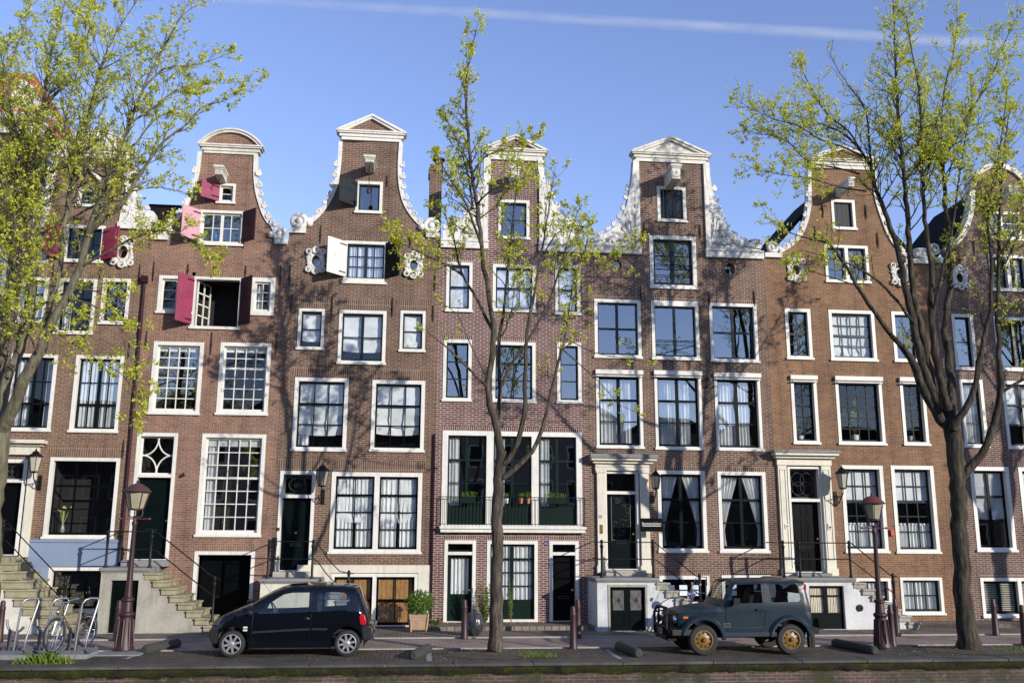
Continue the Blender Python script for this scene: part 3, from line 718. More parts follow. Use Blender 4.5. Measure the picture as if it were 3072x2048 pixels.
for o_, i_, sd, sx0, sx1 in ((outR, inR, 1, inR[-1].x-.02, H.x1-.02), (outL, inL, -1, H.x0+.03, inL[-1].x+.02)):
    mb = MB(); mb.prism([tuple(p) for p in i_]+[tuple(p) for p in o_[::-1]], -.05, .24); acanthus(mb, o_, i_, 60, -.06, 3+sd); volutes(mb, o_[:-6] if sd > 0 else o_, sd, .26, .08)
    mb.box(sx0, sx1, -.10, .25, zs-.18, zs+.02); mb.build('gable_scroll', CARVED, H.root, 60)
xl, xr = fx(P6(535, 300))[0], fx(P6(1275, 300))[0]
zb = zat(P6(800, 318)); zt = zat(P6(850, 138))
o = pediment(H, xl, xr, zb, zt-.0, WHITE2, None, zb-.22, arc=True)
mb = MB(); xm = (xl+xr)/2
for i in range(9):
    t = pi*(i+.5)/9; mb.ball((xm+.55*cos(t), -.03, zb+.18+.42*sin(t)), .13, 8, 1, .7, 1)
mb.ball((xm, -.05, zb+.3), .3, 10, 1.2, .4, .8); acanthus(mb, [(xl+.1, zb+.1), (xm, zt-.2), (xr-.1, zb+.1)], [(xl+.4, zb+.1), (xm, zb+.2), (xr-.4, zb+.1)], 40, -.05, 8)
mb.build('shell_ornament', CARVED, o, 60)
mb = MB(); tl = fx(A(520, 1150)); ap = fx(A(590, 1110)); tr = fx(A(650, 1240))
x0, x1, z0, z1 = rect(A(525, 1150), A(650, 1262))
for sx in (0, 1): mb.prism([((x0+x1)/2, z1+.25), ((x0+x1)/2, z1+.08), (x0-.12 if sx == 0 else x1+.12, z1-.35), (x0-.12 if sx == 0 else x1+.12, z1-.2)], -.12, .0)
mb.build('window_hood', WHITE2, H.root)
anchors(H, [(B(945, 435), B(938, 550)), (B(875, 960), B(866, 1065)), (C(733, 135), C(722, 245)), (B(365, 430), B(360, 520)), (B(680, 445), B(676, 530))])
mb = MB(); xp = H.x1-.05; mb.tube([(xp, -.06, .9), (xp, -.06, zat(B(985, 560)))], .045, 8); mb.box(xp-.09, xp+.09, -.16, -.005, zat(B(985, 560)), zat(B(985, 560))+.2)
for q in range(4): mb.lathe((xp, -.06, 1.5+q*2.3), [(.055, 0), (.055, .07)], 8)
mb.build('drainpipe', MAROON_AND_SHADE, H.root, True)

# ================================================================== H2 arched neck gable, pink shutters
b, s = BR('pinkish_brown_brick', (0.2632, 0.1319, 0.0882), (0.1663, 0.0918, 0.0675), (0.2861, 0.2208, 0.1725), .3)
H = house('pinkish brick house with arched gable top and open raspberry shutters', XB[1], XB[2], b, s)
wn = window(H, rect(A(1468, 1232), A(1578, 1372)), 1, 2, fw=.075, sm=WHITE, deep=.45, rec=.07)
r = rect(A(1468, 1232), A(1578, 1372)); shutter(H, wn, r[0]+.05, A(1352, 1280), .42, r[2]+.06, r[3]-.03, PINK)
wn = window(H, rect(B(1343, 65), B(1632, 312)), 4, 2, mull=(2,), sm=WHITE, fw=.085, deep=.5, rec=.07)
r = rect(B(1343, 65), B(1632, 312)); shutter(H, wn, r[0]+.04, B(1222, 150), .45, r[2]+.12, r[3]-.02, PINKPALE); shutter(H, wn, r[1]-.04, B(1716, 150), .42, r[2]+.1, r[3]-.02, MAROON_AND_SHADE)
window(H, rect(B(1072, 505), B(1285, 765)), 2, 3, sm=WHITE, fw=.1, rec=.07, lin='flat', cur=None)
wn = window(H, rect(B(1302, 513), B(1610, 872)), fw=.08, openv=True, sm=WHITE, deep=.9)
r = rect(B(1302, 513), B(1610, 872)); shutter(H, wn, r[0]+.03, B(1186, 675), .52, r[2]+.13, r[3]-.03, PINK); shutter(H, wn, r[1]-.03, B(1686, 675), .42, r[2]+.12, r[3]-.02, MAROON_AND_SHADE)
mb = MB(); q = Matrix.Rotation(R(68), 3, 'Z'); cw = .34
c0 = Vector((r[0]+.12, .12, 0)); d = q @ Vector((1, 0, 0)); hz = (r[3]-r[2])/2-.12; cz = (r[2]+r[3])/2
for tt in (0.03, .5, .97): mb.obox((c0+d*cw*2*tt+Vector((0, 0, cz))), .022, .016, hz, q)
for tt in (-1, -.5, 0, .5, 1): mb.obox((c0+d*cw+Vector((0, 0, cz+hz*tt))), cw, .016, .02, q)
mb.build('open_casement', WHITE, wn)
window(H, rect(B(1688, 520), B(1838, 778)), 2, 3, sm=WHITE, fw=.13, rec=.06, cur='left:.4')
window(H, rect(B(1037, 948), B(1338, 1443)), 4, 6, (2,), sm=WHITE, fw=.11, mw=.026, rec=.09, cur='roller:.07')
window(H, rect(B(1485, 955), B(1797, 1447)), 4, 6, (2,), sm=WHITE, fw=.11, mw=.026, rec=.09, cur='roller:.07')
r1 = at(C(812, 92)); r2 = at(C(985, 842)); 
door(H, (r1[0], at(C(1012, 600))[0], r2[1], r1[1]), tz=zat(C(905, 356)), leaf=GREEN, ornament='diamond', rec=.16, rows=(.55, .35), sm=WHITE)
window(H, rect(C(1195, 98), C(1535, 706)), 5, 7, (3,), sm=WHITE, fw=.11, mw=.026, rec=.09, cur='roller:.08+left:.2')
r1 = at(C(1148, 790)); r2 = at(C(1492, 1000))
gz = .12
wn = window(H, (r1[0], r2[0], gz, r1[1]), fw=.1, fb=.02, openv=True, lin='flat', deep=1.1, sill=0)
mb = MB(); leaf_panels(mb, r1[0]+.1, r2[0]-.1, gz+.03, r1[1]-.1, .45, 2, (.5, .5)); mb.build('garage_door', BLACKP, wn)
zs = zat(B(1905, 272)); R_ = smooth([fx(A(1712, 1040)), fx(A(1708, 1150)), fx(A(1714, 1250)), fx(A(1730, 1330)), fx(A(1762, 1430)), fx(A(1800, 1500)), fx(B(1815, 165)), fx(B(1842, 215)), fx(B(1860, 255))])
mx = (fx(A(1352, 1040))[0]+fx(A(1712, 1040))[0])/2
L_ = [Vector((2*mx-p.x, p.y)) for p in R_]
k = (mx-.0-(H.x0+.3))/(mx-L_[-1].x) if L_[-1].x < H.x0+.2 else 1
L_ = [Vector((mx+(p.x-mx)*(1 if i < len(L_)//2 else 1-(1-k)*(i-len(L_)//2)/(len(L_)/2)), p.y)) for i, p in enumerate(L_)]
topz = R_[0].y
finish(H, [(H.x0, 0), (H.x1, 0), (H.x1, zs), (R_[-1].x, zs)]+[tuple(p) for p in R_[::-1]]+[tuple(p) for p in L_]+[(L_[-1].x, zs-.001), (H.x0, zs-.001)], zs, zs+2.2)
def scroll(H, path, sd, z, sp=.3, rv=.17, zb=.2, off=.06, st=.25):
    mb = MB(); wi, wo = (.02, .10) if sd > 0 else (.10, .02)
    ribbon(mb, path, wi, wo, -.05, .25); volutes(mb, [p+Vector((off*sd, 0)) for p in path], sd, sp, .085, start=st)
    if sd > 0: mb.box(path[-1].x-.05, H.x1-.02, -.1, .26, z-.14, z+.01)
    else: mb.box(H.x0+.02, path[-1].x+.05, -.1, .26, z-.14, z+.01)
    xx = H.x1-.28 if sd > 0 else H.x0+.3
    mb.torus((xx, -.05, z+zb), (0, -1, 0), rv, rv*.43, 16, 7); mb.ball((xx, -.05, z+zb), rv*.62, 8); mb.ball((xx-sd*rv*1.5, -.04, z+zb*.8), rv*.6, 8); mb.ball((xx, -.04, z+.07), rv, 8, 1.2, .6, .45)
    mb.build('gable_scroll', CARVED, H.root, 60)
scroll(H, R_, 1, zs); scroll(H, L_, -1, zs)
xl, xr = fx(A(1335, 1000))[0], fx(A(1772, 1000))[0]
pediment(H, xl, xr, zat(A(1540, 1000)), zat(A(1540, 872)), WHITE2, H.brick, topz-.0, arc=True)
hoist(H, A(1440, 1112), A(1500, 1172), .7)
anchors(H, [(B(1040, 415), B(1030, 545)), (B(1268, 430), B(1260, 510)), (B(1655, 442), B(1652, 515)), (B(1888, 435), B(1880, 570)), (B(990, 880), B(983, 1020)), (B(1428, 885), B(1418, 1038)), (B(1862, 895), B(1853, 1040))])
mb = MB(); mb.tube([(at(C(1085, 345))[0], 0, zat(C(1085, 345))), (at(C(1085, 345))[0]-.02, -.12, zat(C(1085, 345))-.01), (at(C(1085, 345))[0]+.02, -.15, zat(C(1085, 345))+.06)], .03, 6); mb.build('vent_spout', ANCHOR, H.root)
mb = MB(); a = at(A(1030, 1395), 2.5); c = at(A(1225, 1395), 2.5); mb.box(a[0], c[0], 2.2, 3.4, zs-.6, a[1]-.06); bk = mb.build('roof_parapet', H.brick, H.root)
mb = MB(); mb.box(a[0]-.05, c[0]+.05, 2.15, 3.45, a[1]-.06, a[1]); mb.build('coping', SLATE, bk)

# ================================================================== H3 dark brick, triangular pediment, white and dark shutters
b, s = BR('dark_brown_brick', (0.1598, 0.0867, 0.0595), (0.0975, 0.0571, 0.0435), (0.2701, 0.2132, 0.1654), .4)
H = house('dark brown brick house with one white and one shade darkened shutter beside an attic window', XB[2], XB[3], b, s)
wn = window(H, rect(D(603, 545), D(775, 766)), 1, 1, fw=.09, sm=SLATE, deep=.45, glass=GLASSR); r = rect(D(603, 545), D(775, 766))
shutter(H, wn, r[0]+.04, D(490, 600), .5, r[2]+.2, r[3]-.03, SLATE)
wn = window(H, rect(D(525, 945), D(805, 1240)), 4, 3, mull=(2,), sm=SLATE, fw=.09, fb=.17, deep=.5, cur='split'); r = rect(D(525, 945), D(805, 1240))
shutter(H, wn, r[0]+.05, D(406, 1060), .52, r[2]+.2, r[3]-.04, WHITE); shutter(H, wn, r[1]-.05, D(893, 1070), .45, r[2]+.17, r[3]-.03, SHUTSHADE)
oculus(H, D(330, 1082), .12, .17, 'carved'); oculus(H, D(988, 1112), .12, .17, 'carved')
window(H, rect(E(217, 55), E(380, 335)), 1, 2, sm=SLATE, lin='arch', cur='blind:.8', fw=.085, glass=GLASS); window(H, rect(E(490, 65), E(795, 435)), 2, 2, mull=(1,), sm=BLUEGREEN, lin='arch', cur='blind:.78', glass=GLASS)
window(H, rect(E(900, 70), E(1062, 350)), 1, 2, sm=SLATE, lin='arch', cur='blind:.95', fw=.085, glass=GLASS)
window(H, rect(E(192, 518), E(532, 1016)), 3, 3, (1,), sm=BLACKP, lin='arch', cur='blind:.8+left:.25', fw=.11, glass=GLASS, rec=.13); window(H, rect(E(712, 535), E(1055, 1021)), 3, 3, (1,), sm=BLACKP, lin='arch', cur='blind:.78', fw=.11, glass=GLASS, rec=.13)
r1 = at(E(93, 1145)); xr = at(E(325, 1300))[0]; zd = zat(F(820, 606))
door(H, (r1[0], xr, zd, r1[1]), tz=zat(E(200, 1328)), leaf=GREEN, rows=(.3, .62), lin='arch', ornament='oval', knob='mid', rec=.18)
r1 = at(E(440, 1153)); r2 = at(F(1893, 458))
window(H, (r1[0], r2[0], r2[1], r1[1]), 2, 4, (1,), sm=BLACKP, fw=.12, panels=2, cur='blind:.62+split', lin='arch', glass=GLASS, rec=.13)
# white basement front with two plank doors
zb1, zb2 = zat(F(1500, 555)), zat(F(1500, 622)); xa, xb_ = at(F(985, 640))[0], H.x1-.03
p1 = (at(F(1130, 700))[0], at(F(1480, 700))[0]); p2 = (at(F(1515, 700))[0], at(F(1868, 700))[0])
wn = window(H, (p1[0]-.02, p2[1], .05, zb2-.02), fw=.09, fb=.03, panels=2, cols=2, rows=2, meet=(1,), sm=BLACKP, cur='planks', lin=None, sill=0, glass=GLASS, sw=.06)
mb = MB(); mb.box(xa-.5, xb_, -.035, 0, zb2, zb1); mb.box(xa-.5, p1[0]-.03, -.03, 0, .0, zb2); mb.box(p2[1]+.01, xb_, -.03, 0, .0, zb2); mb.build('basement_facing', CREAM, H.root)
r1 = at(F(580, 740)); r2 = at(F(930, 1000))
window(H, (r1[0], r2[0], .35, r1[1]), 3, 3, sm=BLACKP, fm=CREAM, cur='sheer', lin=None, glass=GLASS)
zs = zat(D(205, 868))
L_ = smooth([fx(D(507, 285)), fx(D(500, 400)), fx(D(490, 490)), fx(D(472, 580)), fx(D(440, 660)), fx(D(400, 725)), fx(D(350, 785)), fx(D(290, 835)), fx(D(255, 862))])
R_ = smooth([fx(D(895, 285)), fx(D(887, 400)), fx(D(886, 500)), fx(D(894, 590)), fx(D(915, 680)), fx(D(950, 750)), fx(D(1000, 815)), fx(D(1050, 862)), fx(D(1082, 892))])
zsr = zat(D(1125, 900))
finish(H, [(H.x0, 0), (H.x1, 0), (H.x1, zsr), (R_[-1].x, zsr)]+[tuple(p) for p in R_[::-1]]+[tuple(p) for p in L_]+[(L_[-1].x, zs), (H.x0, zs)], zs, zs+2.2)
scroll(H, R_, 1, zsr, .3, .2, .24, .05, .4); scroll(H, L_, -1, zs, .3, .2, .24, .05, .4)
pediment(H, fx(D(470, 200))[0], fx(D(942, 200))[0], zat(D(700, 236)), zat(D(710, 106)), WHITE, H.brick, zat(D(700, 272)))
hoist(H, D(655, 372), D(728, 420), .85, True)
anchors(H, [(D(366, 845), D(360, 962)), (D(811, 510), D(809, 585)), (D(160, 1120), D(155, 1245)), (D(170, 1305), D(166, 1430)), (D(444, 1315), D(441, 1445)), (D(848, 1330), D(843, 1455)), (D(1132, 1155), D(1128, 1280)), (D(1120, 1380), D(1116, 1490)), (D(968, 870), D(964, 985))])
mb = MB(); mb.tube([(H.x1-.04, -.05, .05), (H.x1-.04, -.05, zat(E(1140, 900)))], .035, 6); mb.build('drainpipe', MAROON_AND_SHADE, H.root, True)
mb = MB(); a = at(F(665, 233)); mb.box(a[0], a[0]+.07, -.05, -.02, a[1]-.09, a[1]); mb.build('bell_plate', BRASS, H.root)
# chimney on the party wall
mb = MB(); a = at(D(1098, 430), 2.6); c = at(D(1180, 430), 2.6); mb.box(a[0], c[0], 2.6, 3.5, zs-1.2, a[1]); mb.box(a[0]-.04, c[0]+.04, 2.56, 3.54, a[1]-.25, a[1]-.15)
ch = mb.build('chimney', H.brick, H.root)
mb = MB(); mb.lathe(((a[0]+c[0])/2+.1, 3.0, a[1]), [(.17, 0), (.15, .28), (.22, .3), (.22, .36), (.1, .4)], 12); mb.build('chimney_pot', ANCHOR, ch, True)

# ================================================================== H4 purple brick, green windows, balcony
b, s = BR('purple_red_brick', (0.1551, 0.0621, 0.0543), (0.0975, 0.0432, 0.0418), (0.3973, 0.3426, 0.3092), .25)
H = house('purple red brick house with long iron balcony behind the slim tree', XB[3], XB[4], b, s)
window(H, rect(D(1558, 668), D(1765, 940)), 2, 2, fw=.09, sm=GREEN2, deep=.45, glass=GLASSR)
for tl, br in ((W(1026, 601), W(1084, 717)), (W(1275, 608), W(1333, 724))): window(H, rect(tl, br), 1, 2, (1,), sm=BLUEGREEN, glass=GLASSR, cur='roller:.98', fw=.095)
window(H, rect(W(1132, 606), W(1230, 718)), 3, 2, (1,), sm=BLUEGREEN, glass=GLASSR, fw=.1, cur='roller:.95')
for tl, br in ((W(1019, 779), W(1082, 922)), (W(1279, 786), W(1336, 927))): window(H, rect(tl, br), 1, 3, sm=GREEN2, glass=GLASSR, fw=.1)
window(H, rect(W(1131, 784), W(1230, 925)), 2, 3, (1,), sm=GREEN2, glass=GLASSR, fw=.1)
r = rect(W(1017, 988), W(1338, 1211))
window(H, r, 2, 3, (1,), (1,), sm=GREEN2, fw=.17, ft=.14, fb=.06, panels=3, cur='left:.3', glass=GLASSR, sill=0, bott=.55)
zsill = r[2]
mb = MB(); mb.box(r[0]-.05, r[1]+.08, -.24, -.024, zsill-.06, zsill+.02); mb.box(r[0]-.02, r[1]+.05, -.19, -.022, zsill-.16, zsill-.0615); mb.build('balcony_sill', WHITE, H.root, bevel=.01)
mb = MB(); zt = at(G(900, 0), -.20)[1]+.12; zt = at(E(1300, 1320), -.20)[1]; z0 = zsill+.08; xa, xb_ = r[0]-.02, r[1]+.05
mb.tube([(xa, -.02, zt), (xa, -.16, zt), (xa+.06, -.20, zt), (xb_-.06, -.20, zt), (xb_, -.16, zt), (xb_, -.02, zt)], .012, 6)
mb.tube([(xa, -.02, z0), (xa, -.16, z0), (xa+.06, -.20, z0), (xb_-.06, -.20, z0), (xb_, -.16, z0), (xb_, -.02, z0)], .011, 6)
n = 40
for i in range(n+1):
    xx = xa+.06+(xb_-xa-.12)*i/n; mb.tube([(xx, -.20, z0), (xx, -.20, zt)], .008, 5)
for yy in (-.14, -.08):
    for xx in (xa, xb_): mb.tube([(xx, yy, z0), (xx, yy, zt)], .008, 5)
mb.build('balcony_railing', BLUEGREEN, H.root)
r1 = at(G(383, 342)); xr = at(G(650, 600))[0]; zg = .16
door(H, (r1[0], xr, zg, r1[1]), tz=zat(G(520, 468)), leaf=GREEN2, glazed=.4, cur='sheer', fw=.1)
r1 = at(G(747, 345)); xr = at(G(1183, 600))[0]
window(H, (r1[0], xr, zg, r1[1]), 2, 4, (1,), (1,), sm=GREEN2, fw=.1, cur='split', bott=.55, sill=0, glass=GLASS, fb=.07)
r1 = at(G(1281, 348)); xr = at(G(1535, 600))[0]
door(H, (r1[0], xr, zg, r1[1]), tz=zat(G(1400, 471)), leaf=BLACKP, rows=(.5, .5), fw=.1)
# name plate 52
def text_on(txt, x, y, z, size, mat, par, name='lettering'):
    cu = bpy.data.curves.new(name, 'FONT'); cu.body = txt; cu.size = size; cu.align_x = 'CENTER'; cu.align_y = 'CENTER'; cu.extrude = .003
    t = bpy.data.objects.new(name, cu); me = bpy.data.meshes.new_from_object(t); bpy.data.objects.remove(t); me.materials.append(mat)
    o = bpy.data.objects.new(name, me); COL.objects.link(o); me.transform(Matrix.Translation((x, y, z)) @ Matrix.Rotation(pi/2, 4, 'X'))
    if par is not None: o.parent = par; me.transform(Matrix.Translation(-Vector(top(par).location)))
    return o
mb = MB(); r_ = rect(G(1235, 357), G(1266, 384)); mb.box(r_[0], r_[1], -.015, -.001, r_[2], r_[3]); pl = mb.build('number_plate', paint('enamel_blue', (.03, .05, .25), .3), H.root); text_on('52', (r_[0]+r_[1])/2, -.018, (r_[2]+r_[3])/2, .075, WHITE, pl)
zs = zat(D(1320, 945)); zsr = zat(W(1300, 562)); nl, nr = fx(P4(512, 1100))[0], fx(P4(892, 1100))[0]; zn = zat(P4(700, 1036))
finish(H, [(H.x0, 0), (H.x1, 0), (H.x1, zsr), (nr, zsr), (nr, zn), (nl, zn), (nl, zs), (H.x0, zs)], zs, zs+2.0)
outL = smooth([fx(P4(500, 1040)), fx(P4(500, 1130)), fx(P4(478, 1210)), fx(P4(450, 1310)), fx(P4(395, 1390)), fx(P4(340, 1460)), fx(P4(250, 1500)), fx(P4(190, 1510))])
outL = [Vector((max(p.x, H.x0+.02), p.y)) for p in outL]
outR = smooth([fx(P4(908, 1040)), fx(P4(912, 1120)), fx(P4(935, 1200)), fx(P4(958, 1290)), fx(P4(1000, 1380)), fx(P4(1060, 1450)), fx(P4(1150, 1500)), fx(P4(1250, 1530))])
outR = [Vector((min(p.x, H.x1-.02), p.y)) for p in outR]
def gable_wings(H, nl, nr, zn, outL, outR, zs, zsr, n=70, seed=1):
    for o, ne, z0, sd in ((outL, nl, zs, -1), (outR, nr, zsr, 1)):
        mb = MB(); e = ne+sd*.001; i = ne+sd*.14
        mb.prism([tuple(p) for p in o]+[(o[-1].x, z0-.001), (e, z0-.001), (e, zn)], -.04, .24)
        mb.box(ne-sd*.03, ne+sd*.12, -.09, .25, z0, zn)
        ribbon(mb, o, *((.15, .0) if sd > 0 else (.0, .15)), -.095, .2); ribbon(mb, [p-Vector((sd*.15, .06)) for p in o[6:-4]], .035, .035, -.075, .1)
        acanthus(mb, o[8:], [Vector((i, p.y*.8+z0*.2)) for p in o][8:], n, -.05, seed+sd)
        for k in range(5):
            p = o[14+k*4] if len(o) > 14+k*4 else o[-2]; zz = z0+.15
            mb.tube([(i, -.05, zz+.1), ((i*.6+p.x*.4), -.08, zz+(p.y-zz)*.25), (p.x*.85+i*.15, -.06, p.y*.92+zz*.08)], [.03, .045, .03], 6)
        volutes(mb, o, sd, .3, .085, start=.6); ex = H.x0+.02 if sd < 0 else H.x1-.02
        mb.box(ex, ne-sd*.05, -.1, .26, z0-.26, z0+.001); mb.box(ex, ne-sd*.07, -.13, .26, z0-.05, z0-.002)
        mb.build('gable_wing', CARVED, H.root, 60)
gable_wings(H, nl, nr, zn, outL, outR, zs, zsr, 42, 5)
def urn(H, x, z, h=.42, r=.17):
    mb = MB(); mb.lathe((x, .08, z), [(r*.6, 0), (r*.6, .04), (r*.45, .07), (r*.8, h*.3), (r*.95, h*.7), (r*.85, h*.82), (r*1.08, h*.86), (r*1.08, h*.93), (r*.7, h)], 14)
    for k in range(14):
        t = 2*pi*k/14; mb.tube([(x+r*.82*cos(t), .08+r*.82*sin(t), z+h*.3), (x+r*.97*cos(t), .08+r*.97*sin(t), z+h*.7)], r*.12, 5)
    mb.build('urn', CARVED, H.root, True)
urn(H, H.x1-.16, zsr); 
pediment(H, fx(P4(478, 970))[0], fx(P4(948, 970))[0], zat(P4(715, 985)), zat(P4(715, 862)), WHITE2, H.brick, zn)
hoist(H, P4(678, 1085), P4(748, 1165), .8)

# ================================================================== H5 wide dark brick, white carved wings
b, s = BR('umber_brick', (0.1551, 0.0867, 0.0613), (0.0934, 0.0553, 0.0452), (0.3179, 0.2512, 0.2013), .4)
H = house('wide dark brick house with carved white gable wings and black hanging sign', XB[4], XB[5], b, s)
wn = window(H, rect(H_(652, 503), H_(868, 768)), openv=True, fw=.1, deep=.5); r = rect(H_(652, 503), H_(868, 768))
mb = MB(); n = 6; wd = (r[1]-r[0]-.2)/n
for i in range(n): mb.box(r[0]+.1+wd*i+.016, r[0]+.1+wd*(i+1)-.016, .05, .09, r[2]+.12, r[3]-.1)
sh = mb.build('slatted_hatch', BLUEGREEN, wn); mb = MB(); mb.box(r[0]+.1, r[1]-.1, .10, .115, r[2]+.12, r[3]-.1); mb.build('hatch_board', WHITE, wn); mb = MB()
for zz in (r[2]+.22, r[3]-.24): mb.box((r[0]+r[1])/2-.02, r[1]-.08, .035, .049, zz-.025, zz+.025)
mb.build('hinge', IRON, sh)
wn = window(H, rect(H_(596, 858), H_(945, 1252)), 2, 3, mull=(1,), sm=BLUEGREEN, fw=.12, glass=GLASSR, sw=.08, deep=.6); r = rect(H_(596, 858), H_(945, 1252))
mb = MB(); mb.tube([(r[0]+.12, .03, r[2]+.8), (r[1]-.12, .03, r[2]+.8)], .012, 5); mb.tube([(r[0]+.12, .03, r[2]+.45), (r[1]-.12, .03, r[2]+.45)], .012, 5); mb.build('guard_bar', IRON, wn)
oculus(H, H_(358, 1072), .17, .2, 'brick'); oculus(H, H_(1182, 1105), .17, .2, 'brick')
window(H, rect(I_(198, 112), I_(543, 545)), 2, 2, (1,), (1,), sm=BLUEGREEN, glass=GLASSR, lin='both'); window(H, rect(I_(610, 122), I_(965, 558)), 2, 1, mull=(1,), sm=BLUEGREEN, glass=GLASSR, ft=.17, lin='both'); window(H, rect(I_(1028, 140), I_(1392, 575)), 2, 2, (1,), (1,), sm=BLUEGREEN, glass=GLASSR, lin='both')
wn = [o for o in H.root.children if o.name.startswith('window')][-2]; r = rect(I_(610, 122), I_(965, 558))
mb = MB(); za, zb = r[2]+.15, r[2]+.62; xa, xb_ = r[0]+.11, r[1]-.11
mb.tube([(xa, .02, zb), (xb_, .02, zb)], .013, 5); mb.tube([(xa, .02, zb-.12), (xb_, .02, zb-.12)], .008, 5)
mb.tube([(xa, .02, za), (xb_, .02, zb-.12)], .008, 5); mb.tube([(xa, .02, zb-.12), (xb_, .02, za)], .008, 5); mb.build('guard_rail', IRON, wn)
for tl, br in ((I_(210, 650), I_(557, 1195)), (I_(632, 656), I_(990, 1205)), (I_(1065, 672), I_(1422, 1212))): window(H, rect(tl, br), 2, 3, (1,), (1,), sm=GREEN, glass=GLASSR, awning=True, cur='left:.85', fw=.09, lin='flat', rec=.13, sw=.06)
for tl, br in ((J(608, 135), J(950, 688)), (J(1013, 142), J(1364, 690))): window(H, rect(tl, br), 2, 3, (1,), (1,), sm=GREEN, glass=GLASS, cur='tied', fw=.11, rec=.13, lin='both', sw=.06)
for tl, br in ((J(622, 845), J(968, 1045)), (J(1042, 840), J(1385, 1045))): window(H, rect(tl, br), 3, 2, sm=BLACKP, cur='papers', fw=.1, lin='flat', glass=GLASS)
r1 = at(J(252, 140)); xr = at(J(490, 500))[0]; zd = zat(J(370, 803))
fr = door(H, (r1[0], xr, zd, r1[1]), tz=zat(J(365, 296)), leaf=GREEN, fw=.07, rows=(.35, .65), lin=None, rec=.2)
for o in [c for c in fr.children if c.name.startswith('door')][:1]:
    g = MB(); zc0, zc1 = zat(J(370, 600)), zat(J(370, 310)); xm = (r1[0]+xr)/2
    rd = random.Random(4)
    for i in range(26):
        a = (xm+rd.uniform(-.26, .26), .165, rd.uniform(zc0, zc1)); a0_ = rd.random()*6; g.torus(a, (rd.uniform(-.4, .4), -1, rd.uniform(-.4, .4)), rd.uniform(.05, .12), .004, 9, 4, a0_, a0_+rd.uniform(2, 4))
    g.ring(xm-.3, xm+.3, zc0-.03, zc1+.03, .02, .155, .175); g.build('iron_grille', LEADG, o)
mb = MB(); xl0, xl1 = at(J(196, 400))[0], at(J(262, 400))[0]; xr0, xr1 = at(J(487, 400))[0], at(J(553, 400))[0]; zc = zat(J(370, 150)); zk = zat(J(370, 92))
for a, c in ((xl0, xl1), (xr0, xr1)):
    mb.box(a+.03, c-.0, -.1, .0, zd-.02, zc); mb.box(a, c+.02, -.12, .0, zd-.1, zd+.12); mb.box(a, c+.02, -.13, .0, zc-.02, zc+.05)
mb.box(xl0-.02, xr1+.02, -.12, .0, zc+.05, zk); mb.box(xl0-.02, xr1+.02, -.14, .0, zc+.16, zc+.19)
mb.box(xl0-.1, xr1+.12, -.22, .0, zk, zk+.08); mb.box(xl0-.17, xr1+.2, -.33, .0, zk+.08, zk+.15); mb.build('door_surround', CREAM, H.root, bevel=.008)
mb = MB(); mb.box(xl0-.2, xr1+.24, -.38, .0, zk+.15, zk+.27); mb.build('door_cornice', STONEG, H.root)
mb = MB(); a = at(J(221, 500)); c = at(J(240, 560)); mb.box(a[0], c[0], -.13, -.101, c[1], a[1]); mb.build('bell_plate', BRASS, H.root, bevel=.006)
a = at(J(222, 448)); text_on('50', a[0], -.104, a[1], .12, LEADG, H.root, 'house_number')
zs = zat(H_(300, 935)); zsr = zat(H_(1200, 970)); nl, nr = fx(H_(518, 600))[0], fx(H_(1000, 600))[0]; zn = zat(H_(750, 330))
finish(H, [(H.x0, 0), (H.x1, 0), (H.x1, zsr), (nr, zsr), (nr, zn), (nl, zn), (nl, zs), (H.x0, zs)], zs, zs+2.2)
outL = smooth([fx(H_(478, 320)), fx(H_(470, 430)), fx(H_(450, 550)), fx(H_(428, 650)), fx(H_(385, 750)), fx(H_(330, 815)), fx(H_(260, 860)), fx(H_(150, 880))])
outR = smooth([fx(H_(1026, 340)), fx(H_(1036, 460)), fx(H_(1058, 570)), fx(H_(1085, 660)), fx(H_(1125, 760)), fx(H_(1190, 850)), fx(H_(1280, 905)), fx(H_(1400, 930))])
gable_wings(H, nl, nr, zn, outL, outR, zs, zsr, 52, 15)
urn(H, H.x1-.28, zsr); urn(H, fx(H_(1452, 960))[0]-.32, zsr+.0)
pediment(H, fx(H_(462, 280))[0], fx(H_(1042, 280))[0], zat(H_(750, 288)), zat(H_(752, 150)), WHITE2, WHITE2, zn)
hoist(H, H_(752, 345), H_(832, 450), .9)
anchors(H, [(H_(558, 762), H_(556, 868)), (H_(962, 780), H_(962, 885)), (H_(532, 1228), H_(534, 1335)), (H_(1028, 1262), H_(1024, 1370)), (H_(1354, 1262), H_(1362, 1370))])
mb = MB(); a = at(J(977, 185)); c = at(J(978, 232)); mb.box(a[0]-.06, a[0]+.06, -.012, -.001, c[1], a[1]); mb.build('vent_grille', ANCHOR, H.root)
a = at(I_(1015, 718)); mb = MB(); mb.lathe((a[0], -.001, a[1]), [(.2, 0), (.19, .02), (.12, .03), (.1, .01)], 16, (0, -1, 0)); mb.build('vent_disc', ANCHOR, H.root, True)

